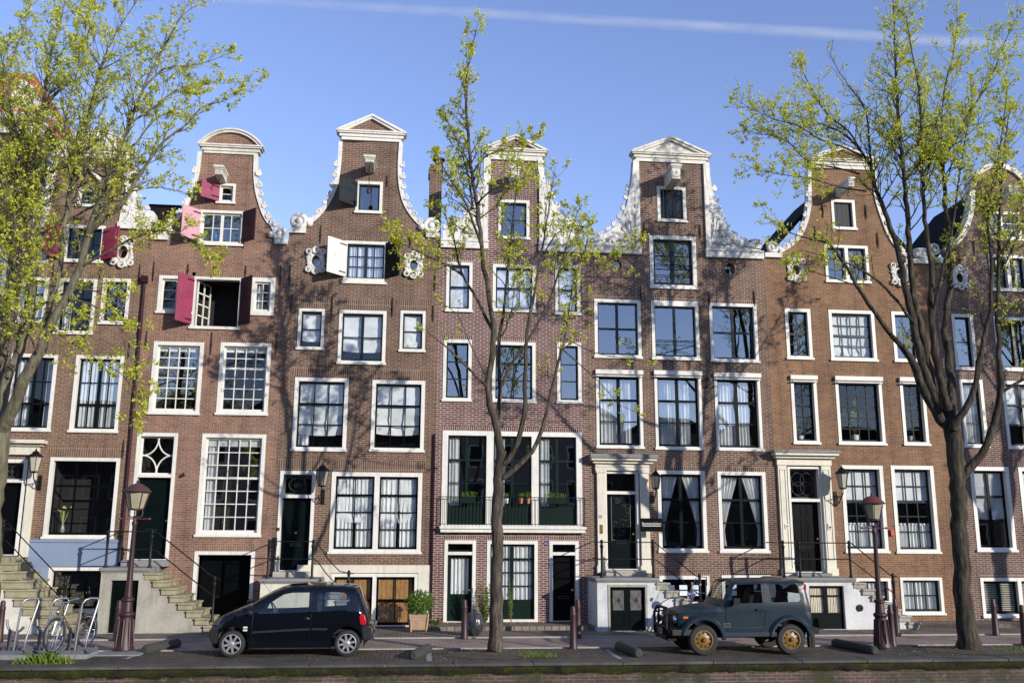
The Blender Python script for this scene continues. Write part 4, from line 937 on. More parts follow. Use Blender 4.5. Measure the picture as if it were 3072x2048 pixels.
# ================================================================== H6 orange brown brick
b, s = BR('orange_brown_brick', (0.2442, 0.1219, 0.0622), (0.1553, 0.0819, 0.0478), (0.2543, 0.1903, 0.1366), .35)
H = house('orange brown brick house with curved neck gable and pot plants in its narrow windows', XB[5], XB[6], b, s)
wn = window(H, rect(K(462, 598), K(648, 822)), openv=True, fw=.09, deep=.45); r = rect(K(462, 598), K(648, 822))
mb = MB(); n = 4; wd = (r[1]-r[0]-.18)/n
for i in range(n): mb.box(r[0]+.09+wd*i+.004, r[0]+.09+wd*(i+1)-.004, .08, .12, r[2]+.1, r[3]-.09)
mb.build('hatch', SLATE, wn)
window(H, rect(K(413, 925), K(748, 1208)), 2, 3, sm=BLUEGREEN, panels=2, fw=.09, glass=GLASSR, deep=.6)
oculus(H, K(210, 1110), .13, .17, 'carved'); oculus(H, K(960, 1140), .13, .17, 'carved')
window(H, rect(L(128, 180), L(335, 552)), 2, 4, (2,), sm=BLUEGREEN, glass=GLASSR, fw=.105); window(H, rect(L(443, 190), L(800, 566)), 4, 4, (2,), sm=BLUEGREEN, cur='blind:.98', fw=.105, glass=GLASS); window(H, rect(L(898, 203), L(1115, 572)), 2, 4, (2,), sm=BLUEGREEN, glass=GLASSR, fw=.105)
for tl, br, cc in ((L(170, 690), L(385, 1163), 2), (L(492, 697), L(862, 1170), 4), (L(958, 705), L(1178, 1173), 2)): window(H, rect(tl, br), cc, 5, (2,), sm=GREEN, glass=GLASS, awning=True, fw=.1, lin=None, rec=.13)
for tl, br in ((M_(495, 100), M_(823, 690)), (M_(832, 102), M_(1170, 694))): window(H, rect(tl, br), 3, 5, (2,), sm=BLUEGREEN, cur='roller:.42+cafe:.3', fw=.115, rec=.15, glass=GLASS)
for tl, br in ((M_(598, 860), M_(845, 1035)), (M_(895, 855), M_(1200, 1106))): window(H, rect(tl, br), 3, 2, sm=BLUEGREEN, cur='sheer', fw=.09, glass=GLASS)
r1 = at(M_(137, 108)); xr = at(M_(378, 400))[0]; zd = zat(M_(260, 822))
door(H, (r1[0], xr, zd, r1[1]), tz=zat(M_(245, 346)), leaf=BLACKP, fw=.07, cols=2, rows=(.28, .5, .2), ornament='rings', lin=None, rec=.2)
mb = MB(); xl0, xl1 = at(M_(82, 400))[0]+.0, at(M_(142, 400))[0]; xr0, xr1 = at(M_(376, 400))[0], at(M_(440, 400))[0]; zc = zat(M_(245, 104)); zk = zat(M_(245, 58))
for a, c in ((xl0, xl1), (xr0, xr1)):
    mb.box(a, c, -.09, .0, zd+.1, zc); mb.ring(a+.05, c-.05, zd+.35, zc-.12, .02, -.108, -.0905); mb.box(a-.03, c+.03, -.14, .0, zd-.1, zd+.12)
mb.box(xl0-.03, xr1+.03, -.12, .0, zc, zk); mb.box(xl0-.1, xr1+.1, -.24, .0, zk, zk+.08); mb.box(xl0-.16, xr1+.18, -.36, .0, zk+.08, zk+.16); mb.build('door_surround', CREAM, H.root, bevel=.008)
mb = MB(); mb.box(xl0-.2, xr1+.22, -.4, .0, zk+.16, zk+.24); mb.build('door_cornice', STONEG, H.root)
a = at(M_(128, 512)); mb = MB(); mb.box(a[0]-.06, a[0]+.06, -.11, -.0915, a[1]-.07, a[1]+.07); pl = mb.build('number_plate', CREAM, H.root); text_on('48', a[0], -.113, a[1], .08, LEADG, pl)
a = at(M_(416, 515)); mb = MB(); mb.box(a[0]-.06, a[0]+.06, -.12, -.0915, a[1]-.09, a[1]+.09); o = mb.build('bell_plate', WHITE2, H.root); mb = MB(); mb.ball((a[0], -.125, a[1]-.02), .03, 8); mb.build('bell_button', BLACKP, o)
mb = MB(); a = at(M_(840, 555)); mb.box(a[0]-.06, a[0]+.06, -.09, -.001, a[1]-.09, a[1]+.09); mb.build('alarm_box', paint('alarm_red', (.4, .03, .03), .4), H.root, bevel=.01)
zs = zat(K(40, 992)); zsr = zat(K(1060, 1035))
L_ = smooth([fx(K(316, 385)), fx(K(316, 480)), fx(K(318, 570)), fx(K(314, 650)), fx(K(298, 740)), fx(K(265, 830)), fx(K(215, 905)), fx(K(150, 955)), fx(K(95, 985))])
R_ = smooth([fx(K(772, 385)), fx(K(772, 480)), fx(K(778, 570)), fx(K(798, 650)), fx(K(828, 740)), fx(K(862, 830)), fx(K(905, 910)), fx(K(960, 975)), fx(K(1008, 1015))])
finish(H, [(H.x0, 0), (H.x1, 0), (H.x1, zsr), (R_[-1].x, zsr)]+[tuple(p) for p in R_[::-1]]+[tuple(p) for p in L_]+[(L_[-1].x, zs), (H.x0, zs)], zs+.3, zs+3.0, depth=4)
scroll(H, R_, 1, zsr, .32, .15, .2, .05, .5); scroll(H, L_, -1, zs, .32, .15, .2, .05, .5)
pediment(H, fx(K(283, 310))[0], fx(K(808, 320))[0], zat(K(540, 335)), zat(K(530, 215)), WHITE2, H.brick, zat(K(540, 375)))
hoist(H, K(585, 440), K(640, 505), .95, False)
anchors(H, [(K(345, 792), K(346, 905)), (K(797, 840), K(797, 950)), (K(400, 630), K(400, 730)), (K(712, 640), K(712, 740))])

# ================================================================== H7 bell gable on the right edge
b, s = BR('mauve_brown_brick', (0.1551, 0.0848, 0.0656), (0.0975, 0.0587, 0.0502), (0.3337, 0.2664, 0.2229), .35)
H = house('mauve brown brick house with round white edged bell gable and slatted basement blinds', XB[6], XB[7], b, s)
cx = (H.x0+H.x1)/2; cxp = fx(K(1668, 360))[0]; cx = cxp
H.x1 = 2*cx-H.x0; H.root.location.x = cx
window(H, (cx-.6, cx+.6, zat(K(1700, 892)), zat(K(1690, 688))), 2, 3, (), (1,), fw=.09, sm=WHITE, deep=.45)
window(H, (fx(K(1600, 1000))[0], 2*cx-fx(K(1600, 1000))[0], zat(K(1700, 1262)), zat(K(1700, 1000))), 2, 2, mull=(1,), panels=2, sm=BLUEGREEN, fw=.1, glass=GLASSR, deep=.6)
oculus(H, K(1393, 1168), .12, .16, 'carved'); oculus(H, (K(1393, 1168)[0]+2*(K(1668, 0)[0]-K(1393, 0)[0]), K(1393, 1190)[1]), .12, .16, 'carved')
def mir(r): return (2*cx-r[1], 2*cx-r[0], r[2], r[3])
r = rect(L(1333, 220), L(1526, 628)); window(H, r, 1, 2, sm=BLACKP, glass=GLASSR, fw=.1, cur='left:.2'); window(H, mir(r), 1, 2, sm=BLACKP, glass=GLASSR, fw=.1)
a = fx(L(1637, 240)); window(H, (a[0], 2*cx-a[0], zat(L(1700, 632)), a[1]), 2, 1, mull=(1,), sm=BLACKP, glass=GLASSR, fw=.11)
r = rect(L(1388, 693), L(1606, 1188)); window(H, r, 1, 3, (1,), sm=BLACKP, fw=.1, cur='left:.7+right:.28'); window(H, mir(r), 1, 3, (1,), sm=BLACKP, fw=.1, cur='sheer')
a = fx(L(1697, 705)); window(H, (a[0], 2*cx-a[0], zat(L(1760, 1195)), a[1]), 2, 3, (1,), (1,), sm=BLACKP, fw=.1, cur='blind:.65')
r = rect(M_(1365, 110), M_(1685, 683)); window(H, r, 2, 3, (1,), (1,), sm=BLACKP, fw=.12, cur='blind:.62', rec=.14); r2 = (fx(M_(1690, 110))[0], fx(M_(1690, 110))[0]+r[1]-r[0], r[2], r[3]); window(H, r2, 2, 3, (1,), (1,), sm=BLACKP, fw=.12, cur='blind:.55', rec=.14)
r = rect(M_(1435, 858), M_(1735, 1125)); window(H, (r[0], r[0]+2*(r[1]-r[0])-.1, r[2], r[3]), 2, 1, mull=(1,), panels=2, sm=BLUEGREEN, fw=.1, cur='slats', glass=GLASS)
zs = zat(K(1230, 1035))
L_ = smooth([fx(K(1500, 570)), fx(K(1496, 640)), fx(K(1478, 730)), fx(K(1445, 820)), fx(K(1405, 890)), fx(K(1345, 945)), fx(K(1295, 985))])
zt0 = L_[0].y; xw = cx-L_[0].x; za = zat(K(1668, 372))
arc = [Vector((cx-xw*cos(pi*t/16), zt0+(za-zt0)*sin(pi*t/16)**.85)) for t in range(17)]
R_ = [Vector((2*cx-p.x, p.y)) for p in L_]
finish(H, [(H.x0, 0), (H.x1, 0), (H.x1, zs), (R_[-1].x, zs)]+[tuple(p) for p in R_[::-1]]+[tuple(p) for p in arc[::-1][1:-1]]+[tuple(p) for p in L_]+[(L_[-1].x, zs-.001), (H.x0, zs-.001)], zs+.3, zs+3.0, depth=4)
mb = MB(); ribbon(mb, R_, .02, .14, -.08, .28); ribbon(mb, L_, .14, .02, -.08, .28); ribbon(mb, arc, .02, .15, -.08, .28)
for sx in (-1, 1): xx = cx+sx*(xw+.05); mb.box(xx-.17, xx+.17, -.11, .29, zt0-.06, zt0+.08)
mb.box(H.x0+.1, L_[-1].x+.03, -.12, .28, zs-.14, zs+.05); mb.box(R_[-1].x-.03, H.x1-.1, -.12, .28, zs-.14, zs+.05)
for sx in (-1, 1):
    x_ = fx(K(1210, 955))[0]; x_ = x_ if sx < 0 else 2*cx-x_; z_ = zat(K(1210, 960))
    pts = [(x_+(.19-.016*t)*cos(t*.7)*sx, -.06, z_+(.19-.016*t)*sin(t*.7)) for t in range(12)]; mb.tube(pts, .045, 6); mb.lathe((x_, -.02, z_), [(.2, 0), (.2, .2)], 18, (0, 1, 0))
mb.ball((cx, -.02, za+.12), .16, 10); mb.build('gable_coping', WHITE2, H.root, 50)
urn(H, fx(K(1105, 985))[0], zs-.0, .38, .15)
hoist(H, K(1745, 500), K(1835, 570), .8)
anchors(H, [(K(1490, 872), K(1494, 1005)), ])

def vase(label, p, y, h, fl, mat):
    x, z = at(p, y); o = thing('vase', label, 'vase', (x, y, z)); mb = MB(); mb.lathe((x, y, z), [(.05, 0), (.07, .06), (.05, .16), (.035, .22), (.045, .24)], 12); mb.build('vessel', mat, o, True)
    mb = MB(); rd = random.Random(6)
    for i in range(9):
        a = rd.random()*6.28; t = (x+.22*rd.random()*cos(a), y+.08*sin(a), z+h*rd.uniform(.7, 1)); mb.tube([(x, y, z+.2), t], .006, 4); mb.ball(t, .035, 6)
    mb.build('flowers', fl, o)
vase('vase of pale yellow flowers standing inside the big black paned window', C(365, 680), .3, .75, paint('pale_flower', (.45, .42, .16), .8), paint('glass_vase', (.2, .24, .2), .2))
x, z = at(B(1450, 265), .26); bl = MB(); bl.ball((x, .26, z+.1), .11, 10, .9, .8, 1.1); bl.ball((x-.05, .24, z+.24), .06, 8); tag(bl.build('toy', paint('bright_blue_toy', (.01, .12, .5), .5), smooth=True), 'bright blue toy on the sill of the attic window with pale pink shutter', 'toy')

# ================================================================== plain house beyond the right edge of the picture
xe = H.x1; b, s_ = BR('plain_brown_brick', (.19, .11, .08), (.13, .08, .06), (.3, .26, .22)); H = house('plain brown brick house with straight white cornice beyond the right edge', xe, xe+6.2, b, s_)
for z0, z1 in ((.5, 1.5), (2.2, 4.3), (5.0, 7.0), (7.6, 9.2), (9.9, 11.2)):
    for k in range(3): window(H, (xe+.6+k*1.85, xe+1.8+k*1.85, z0, z1), 2, 3, (1,), sm=GREEN, cur='split' if k == 1 else None)
finish(H, [(H.x0, 0), (H.x1, 0), (H.x1, 12.0), (H.x0, 12.0)], 12.3, 14.6, depth=8)
mb = MB(); mb.box(H.x0, H.x1, -.1, .27, 12.0, 12.35); mb.box(H.x0, H.x1, -.35, .27, 12.35, 12.55); mb.build('cornice', WHITE2, H.root, bevel=.01)
# ------------------------------------------------------------------ ground
def sheet(name, pts, z, mat, kind='structure', label=None, cat=None):
    mb = MB(); mb.add([(x, y, z) for x, y in pts], [tuple(range(len(pts)))]); o = mb.build(name, mat, origin=(0, 0, z)); return tag(o, label, cat, None, kind)
def slab(name, x0, x1, y0, y1, z0, z1, mat, bevel=0):
    mb = MB(); mb.box(x0, x1, y0, y1, z0, z1); o = mb.build(name, mat, bevel=bevel); return tag(o, kind='structure')
PAVE = brickmat('grey_pavers', (.25, .205, .165), (.165, .14, .115), (.06, .052, .044), .21, .105, .014, .55, flat=True)
PARK = brickmat('dark_pavers', (.15, .122, .098), (.098, .082, .067), (.03, .027, .023), .21, .105, .016, .62, flat=True)
ROADM = brickmat('pinkish_road_brick', (.36, .27, .235), (.27, .205, .18), (.17, .135, .12), .21, .105, .010, .5, flat=True)
EARTH = paint('earth', (.07, .055, .035), .95, .4, 3, bump=.4)
YQ, YL1, YL2 = -7.75, -2.75, -5.15
sheet('ground', [(-400, 600), (400, 600), (400, YQ+.3), (-400, YQ+.3)], -.03, paint('bare_ground', (.12, .11, .1), .9))
sheet('pavement', [(-60, .2), (60, .2), (60, YL1), (-60, YL1)], .02, PAVE)
sheet('road', [(-60, YL1), (60, YL1), (60, YL2), (-60, YL2)], .0, ROADM)
sheet('parking_strip', [(-60, YL2), (60, YL2), (60, YQ+.4), (-60, YQ+.4)], .004, PARK)
slab('raised_pavement', XB[3]-.3, XB[4]+.1, -1.05, .1, -.02, .13, PAVE)
slab('raised_pavement', XB[5]+2.9, XB[7]+6, -1.0, .1, -.02, .13, PAVE)
for yy, nm in ((YL1, 'kerb_strip'), (YL2, 'kerb_strip')): slab(nm, -60, 60, yy-.055, yy+.055, -.02, .03, paint('pale_kerb', (.32, .3, .27), .9, .35, 3))
for p, q in ((G(248, 1290), G(250, 1390)), (G(1770, 1280), G(1930, 1385)), (C(740, 1425), C(845, 1385))):
    def gr(p, z=.006):
        k = at(p, 0); t = (CAMH-z)/(CAMH-k[1]); return (k[0]*t, -CAMD+CAMD*t)
    a, c = gr(p), gr(q); d = Vector((c[0]-a[0], c[1]-a[1])).normalized()*.0; n = Vector((-(c[1]-a[1]), c[0]-a[0])).normalized()*.055
    sheet('bay_marking', [(a[0]-n.x, a[1]-n.y), (a[0]+n.x, a[1]+n.y), (c[0]+n.x, c[1]+n.y), (c[0]-n.x, c[1]-n.y)], .009, paint('worn_white_line', (.26, .25, .23), .9, .5, 8))
# quay edge
m, t, b, o_ = _nm('quay_stone'); v = _obj(t); n = _noise(t, v, 1.3, 6, .7); n2 = _noise(t, v, 11, 4)
c = _ramp(t, n, [(.3, (.025, .025, .02)), (.5, (.055, .054, .047)), (.72, (.10, .097, .085))]); c = _mix(t, c, (.5, .5, .5), .0)
t.links.new(c, b.inputs['Base Color']); b.inputs['Roughness'].default_value = .85; _bump(t, b, n2, .5, .01); QUAYST = m
m, t, b, o_ = _nm('mossy_quay_brick'); v = _obj(t); sx = t.nodes.new('ShaderNodeSeparateXYZ'); t.links.new(v, sx.inputs[0]); cx_ = t.nodes.new('ShaderNodeCombineXYZ'); t.links.new(sx.outputs[0], cx_.inputs[0]); t.links.new(sx.outputs[2], cx_.inputs[1])
br = t.nodes.new('ShaderNodeTexBrick'); t.links.new(cx_.outputs[0], br.inputs['Vector']); br.inputs['Scale'].default_value = 1; br.inputs['Brick Width'].default_value = .22; br.inputs['Row Height'].default_value = .07; br.inputs['Mortar Size'].default_value = .01
br.inputs['Color1'].default_value = (.10, .054, .04, 1); br.inputs['Color2'].default_value = (.062, .038, .03, 1); br.inputs['Mortar'].default_value = (.13, .115, .10, 1)
n = _noise(t, v, 2.2, 6, .7); hgt = _math(t, 'MULTIPLY', _math(t, 'ADD', sx.outputs[2], .0), 3.0)   # moss grows from the damp cap joint down
f = _math(t, 'ADD', n, _math(t, 'SUBTRACT', hgt, 1.85+1.0)); 
c = _mix(t, br.outputs[0], (.035, .045, .012), _ramp(t, _math(t, 'ADD', _math(t, 'MULTIPLY', n, 1.0), _math(t, 'MULTIPLY', sx.outputs[2], 1.0)), [(.0, (0, 0, 0)), (1.0, (0, 0, 0))]))
n3 = _noise(t, v, .8, 5, .7); n4 = _noise(t, v, 7, 4)
c = _mix(t, br.outputs[0], (.03, .03, .012), _ramp(t, n3, [(.42, (0, 0, 0)), (.6, (1, 1, 1))]))
c = _mix(t, c, (.2, .19, .175), _ramp(t, n4, [(.62, (0, 0, 0)), (.75, (.55, .55, .55))]))
t.links.new(c, b.inputs['Base Color']); b.inputs['Roughness'].default_value = .9; _bump(t, b, n4, .6, .02); QUAYBR = m
m, t, b, o_ = _nm('dark_moss_band'); v = _obj(t); n = _noise(t, v, 2.6, 6, .75); n2 = _noise(t, v, 16, 4)
c = _ramp(t, n, [(.3, (.012, .011, .009)), (.46, (.03, .026, .02)), (.56, (.03, .036, .010)), (.66, (.055, .065, .016)), (.8, (.10, .095, .07))]); c = _mix(t, c, _ramp(t, n2, [(.3, (.5, .5, .5)), (.7, (1.25, 1.25, 1.2))]), .7, 'MULTIPLY')
t.links.new(c, b.inputs['Base Color']); b.inputs['Roughness'].default_value = .95; b.inputs['Specular IOR Level'].default_value = .1; _bump(t, b, n2, .8, .02); QMOSS = m
mb = MB(); mb.box(-60, 60, YQ+.05, YQ+.45, -3, -.205); qw = mb.build('quay_wall', QUAYBR); tag(qw, 'old mossy brick quay wall along the canal under the parked cars', 'quay wall')
mb = MB(); vs = []; fs = []; nx = 700; rd = random.Random(9)
for i in range(nx+1):
    x = -28+56*i/nx
    for j, (zz, yy_) in enumerate(((-.045, .0), (-.08, -.02), (-.13, -.01), (-.18, .01), (-.22, .04))):
        nz_ = noise.noise(Vector((x*2.3, zz*9, 1.5)))+.6*noise.noise(Vector((x*9, zz*20, 4)))
        vs.append((x, YQ+yy_+.03*nz_, zz+(.05*noise.noise(Vector((x*1.7, 7, 2)))+.03*noise.noise(Vector((x*7, 3, 8))) if j >= 3 else 0)))
for i in range(nx):
    for j in range(4): fs.append((i*5+j, i*5+j+1, i*5+j+6, i*5+j+5))
mb.add(vs, fs); mb.build('mossy_course', QMOSS, qw, True)
mb = MB(); x = -60.0
while x < 60: l = random.uniform(1.3, 2.0); mb.box(x+.004, x+l-.004, YQ-.06, YQ+.46, -.05, .012+random.uniform(-.004, .004)); x += l
mb.build('cap_stone', QUAYST, qw, bevel=.015)
m, t, b, o_ = _nm('canal_water'); b.inputs['Base Color'].default_value = (.012, .018, .014, 1); b.inputs['Roughness'].default_value = .06; _bump(t, b, _noise(t, _obj(t), 1.5, 3), .25, .05)
sheet('canal_water', [(-400, YQ+.2), (400, YQ+.2), (400, -26.2), (-400, -26.2)], -1.0, m)
slab('far_quay', -400, 400, -80, -26, -3, .75, paint('dark_far_paving', (.06, .055, .05), .9))
# houses across the canal: in shade, mirrored in the window glass
rd = random.Random(5); x = -44.0; k = 0
labs = ['plain', 'narrow', 'stepped', 'broad', 'low', 'tall', 'small', 'long', 'dark', 'deep', 'old', 'worn', 'bare', 'stout', 'slim', 'square']
while x < 75 and k < 16:
    wd = rd.uniform(6.5, 8.5); h = rd.uniform(11.0, 12.4) if x < 24 else rd.uniform(10.6, 12.6); col = rd.choice([(.12, .08, .06), (.16, .1, .07), (.2, .17, .14)])
    hh = thing('canal_house', f'{labs[k]} brick house on the opposite bank behind the viewer', 'house', (x+wd/2, -50, .7), 'houses across the canal')
    mb = MB(); mb.box(x, x+wd-.02, -58, -48, .7, h); mb.build('wall', paint(f'opposite_brick_{k % 3}', col, .9), hh)
    mb = MB(); mb.prism([(x, h), (x+wd-.02, h), (x+wd/2+1.6, h+1.3), (x+wd/2-1.6, h+1.3)], -58, -48); mb.build('roof', TILE, hh)
    for zz in (2.0, 5.2, 8.0):
        for q in range(3):
            xx = x+wd*(.2+.3*q); mb = MB(); mb.ring(xx-.6, xx+.6, zz, zz+1.9, .1, -48.0, -47.96); f_ = mb.build('window', WHITE, hh); mb = MB(); mb.box(xx-.5, xx+.5, -47.995, -47.98, zz+.1, zz+1.8); mb.build('pane', BLACKP, f_)
    x += wd; k += 1

# ------------------------------------------------------------------ stoops
def post(mb, x, y, z0, z1, r=.035):
    h = z1-z0; mb.lathe((x, y, z0), [(r*1.6, 0), (r*1.6, .04), (r, .08), (r*.95, h*.55), (r*1.15, h*.78), (r*1.5, h*.8), (r*1.5, h*.85), (r*.8, h*.88), (r*1.35, h*.93), (r*1.35, h*.97), (r*.6, h)], 8)
def stoop(label, x0, x1, zt, p, base, slabm, stepm, dirn, n, run, foot=.02, slab_len=None, rail=None, basehole=None, th=.13, tread=None):
    st = thing('stoop', label, 'stoop', ((x0+x1)/2, -p/2, 0), 'stoops in front of the front doors')
    mb = MB(); xe = x1 if dirn > 0 else x0; rise = (zt-foot-th)/n
    poly = [(x0, 0), (x1, 0), (x1, zt-th), (x0, zt-th)]
    holes = []
    if basehole: holes = [[(basehole[0], .0+.03), (basehole[1], .03), (basehole[1], basehole[2]), (basehole[0], basehole[2])]]
    mb.prism(poly, -p, -.02, holes)
    if n:
        a = [(xe+dirn*.001, 0)]; zz = zt-th
        for i in range(n): a += [(xe+dirn*(i*run+.002), zz-rise*i-.02), (xe+dirn*((i+1)*run), zz-rise*i-.02-rise*0)]
        prof = [(xe+dirn*.001, 0)]
        for i in range(n): prof += [(xe+dirn*(.001+run*i), zt-th-rise*(i+1)+.0), (xe+dirn*(run*(i+1)), zt-th-rise*(i+1)+.0)]
        prof.append((xe+dirn*run*n, 0)); pp = []
        for q in prof:
            if not pp or (Vector(q)-Vector(pp[-1])).length > .003: pp.append(q)
        mb.prism(pp, -p+.04, -.02)
    mb.build('base', base, st)
    mb = MB(); mb.box(x0-.06, x1+(.06 if not n else 0), -p-.07, -.02, zt-th+.05, zt); mb.box(x0-.02, x1+.0, -p-.03, -.02, zt-th, zt-th+.05); mb.build('platform', slabm, st, bevel=.012)
    ln = slab_len or run+.06
    for i in range(n):
        z = zt-th-rise*i-rise*.0; xs = xe+dirn*(run*(i+1))
        mb = MB(); mb.box(xs-dirn*ln, xs, -p-.02, -.03, z-rise+.012, z-.055); mb.box(xs-dirn*(ln), xs+dirn*.04, -p-.06, -.03, z-.055, z-.004); mb.build('step', stepm, st, bevel=.01)
    return st, rise
# H1 stoop, seen on the left edge
def rails(st, polys, posts, r=.016, mat=IRON):
    mb = MB()
    for pl in polys: mb.tube(pl, r, 6)
    mb.build('railing', mat, st)
    for a in posts:
        mb = MB(); post(mb, *a); mb.build('post', mat, st, True)
P_ = 1.3
xp = at(C(150, 840), -P_)[0]; zt = at(C(75, 828), -P_)[1]
st, rise = stoop('stone steps with white panelled flank below the leftmost front door', XB[0]-1.2, xp-.55, zt, P_, WHITE2, STONEY, STONEY, 1, 8, .245, .02, .84)
ZH = .9
xs = xp-.55; mb = MB()
def rl(z): return [(XB[0]-1.0, -P_, zt+z), (xs-.1, -P_, zt+z), (xs+.03, -P_, zt+z-.03), (xs+.245*8*.8, -P_, zt-rise*8*.8+z-.05), (xs+.245*8*.83, -P_, zt-rise*8*.8+z-.06)]
rails(st, [rl(ZH), rl(ZH*.5)], [(xs-.1, -P_, zt, zt+ZH+.1), (xs+.245*8*.83, -P_, .25, zt-rise*8*.8+ZH+.1)])
mb = MB(); mb.box(XB[0]-.5, xs+.2, -P_+.005, -P_+.03, .25, .3); mb.build('flank_panel', WHITE2, st)
# H2 stoop
x0, zt = at(C(600, 888), -P_); x1 = at(C(885, 888), -P_)[0]
bh = (at(C(655, 960), -P_)[0], at(C(818, 960), -P_)[0], at(C(700, 962), -P_)[1])
st, rise = stoop('pale stone stoop with a dark grille door and mossy steps left of the black car', x0, x1, zt, P_, STONE, STONEG, STONEY, 1, 8, .232, .02, .36, basehole=bh)
mb = MB(); mb.box(bh[0], bh[1], -P_+.12, -P_+.15, .03, bh[2]); mb.ring(bh[0]+.08, bh[1]-.08, .2, bh[2]-.12, .03, -P_+.10, -P_+.1195)
n = 14
for i in range(n):
    xx = bh[0]+.12+(bh[1]-bh[0]-.24)*i/(n-1); mb.tube([(xx, -P_+.11, .24), (xx, -P_+.11, bh[2]-.15)], .006, 4)
mb.build('grille_door', GREEN, st)
zd2 = zat(C(905, 842)); mb = MB(); mb.box(at(C(755, 842))[0]-.1, at(C(985, 842))[0]+.12, -.35, -.02, zt+.002, zd2-.01); mb.build('door_step', STONEG, st, bevel=.01)
def rl2(z, a, c): return [(a+.05, -.05, zt+z), (a+.05, -P_+.06, zt+z), (a+.1, -P_, zt+z), (c, -P_, zt+z), (c+.12, -P_, zt+z-.03), (c+.25+.232*6.2, -P_, zt-rise*6.2+z), (c+.25+.232*6.9, -P_, zt-rise*6.4+z)]
rails(st, [rl2(.95, x0, x1), rl2(.48, x0, x1)], [(x0+.09, -P_, zt, zt+1.0), (x1-.02, -P_, zt, zt+1.0), (x1+.25+.232*6.3, -P_, .3, zt-rise*6.2+1.0), (x0+.09, -.1, zt, zt+1.05)])
# H3 stoop
x0, zt = at(F(522, 672), -P_); x1 = at(F(1035, 672), -P_)[0]
st, rise = stoop('stone stoop with iron railing behind the black car, below the brass knobbed door', x0, x1, zt, P_, CREAM, STONEG, STONEG, 1, 6, .25, .02, .3)
zd2 = zat(F(820, 606)); mb = MB(); mb.box(at(F(640, 610))[0], at(F(945, 610))[0], -.4, -.02, zt+.002, zd2-.005); mb.build('door_step', STONE, st, bevel=.01)
xa = at(F(580, 640), -P_)[0]; xc = at(F(960, 640), -P_)[0]; xe = at(F(1275, 700), -P_)[0]; z1_ = at(F(580, 352), -P_)[1]; z2_ = at(F(580, 503), -P_)[1]; z3_ = at(F(1275, 625), -P_)[1]
rails(st, [[(xa, -.05, z1_), (xa, -P_, z1_), (xc, -P_, z1_), (xc+.12, -P_, z1_-.04), (xc+.4, -P_, z1_-.45), (xe-.25, -P_, z3_+.05), (xe, -P_, z3_), (xe+.14, -P_, z3_-.01)],
           [(xa, -.05, z2_), (xa, -P_, z2_), (xc, -P_, z2_), (xc+.12, -P_, z2_-.04), (xc+.4, -P_, z2_-.4), (xe-.1, -P_, z3_-.5)]],
      [(xa, -P_, zt, z1_+.06), (xc, -P_, zt, z1_+.06), (xe, -P_, .05, z3_+.08), (xa, -.1, zt, z1_+.12)])
# H5 stoop
P5_ = 1.45
x0, zt = at(J(205, 858), -P5_); x1 = at(J(622, 858), -P5_)[0]
bh = (at(J(292, 940), -P5_)[0], at(J(528, 940), -P5_)[0], at(J(400, 920), -P5_)[1])
st, rise = stoop('white plastered stoop with dark double grille doors left of the blue jeep', x0, x1, zt, P5_, STUCCO, STONEG, STONE, 1, 6, .27, .03, .36, basehole=bh)
for k in (0, 1):
    mb = MB(); wd = (bh[1]-bh[0])/2; a = bh[0]+k*wd+.004; c = a+wd-.008; mb.box(a, c, -P5_+.10, -P5_+.14, .03, bh[2]); mb.ring(a+.06, c-.06, .12, .5, .025, -P5_+.085, -P5_+.101)
    d = mb.build('cellar_door', GREEN, st); mb = MB(); z0_, z1_ = .58, bh[2]-.1; mb.box(a+.09, c-.09, -P5_+.097, -P5_+.0995, z0_, z1_)
    for i in range(24):
        for sg in (-1, 1):
            zc_ = z0_+(z1_-z0_)*i/23; dx = (c-a-.18); zz2 = zc_+sg*dx*1.2
            if z0_ <= zz2 <= z1_: mb.bar((a+.09, -P5_+.088, zc_), (c-.09, -P5_+.088, zz2), .012, .012)
    mb.build('lattice', LEADG, d)
mb = MB(); mb.ring(bh[0]-.06, bh[1]+.06, .0, bh[2]+.07, (.06, .06, .03, .07), -P5_-.02, -P5_+.05); mb.build('door_frame', STONE, st)
zd2 = zat(J(370, 803)); mb = MB(); mb.box(at(J(258, 810))[0]-.05, at(J(505, 810))[0]+.05, -.42, -.02, zt+.002, zd2-.005); mb.build('door_step', STONE, st, bevel=.01)
xa, z1_ = at(J(235, 618), -P5_); xc = at(J(580, 618), -P5_)[0]; z2_ = at(J(400, 733), -P5_)[1]; xe, z3_ = at(J(895, 850), -P5_); 
rails(st, [[(xa, -.05, z1_), (xa, -P5_, z1_), (xc, -P5_, z1_), (xc+.08, -P5_, z1_-.02), (xe-.12, -P5_, z3_+.03), (xe, -P5_, z3_), (xe+.2, -P5_, z3_-.02), (xe+.2, -P5_, z3_-.25)],
           [(xa, -.05, z2_), (xa, -P5_, z2_), (xc, -P5_, z2_), (xc+.08, -P5_, z2_-.02), (xe, -P5_, z3_-.52)]],
      [(xa, -P5_, zt, z1_+.07), (xc, -P5_, zt, z1_+.07), (xe, -P5_, .05, z3_+.08)])
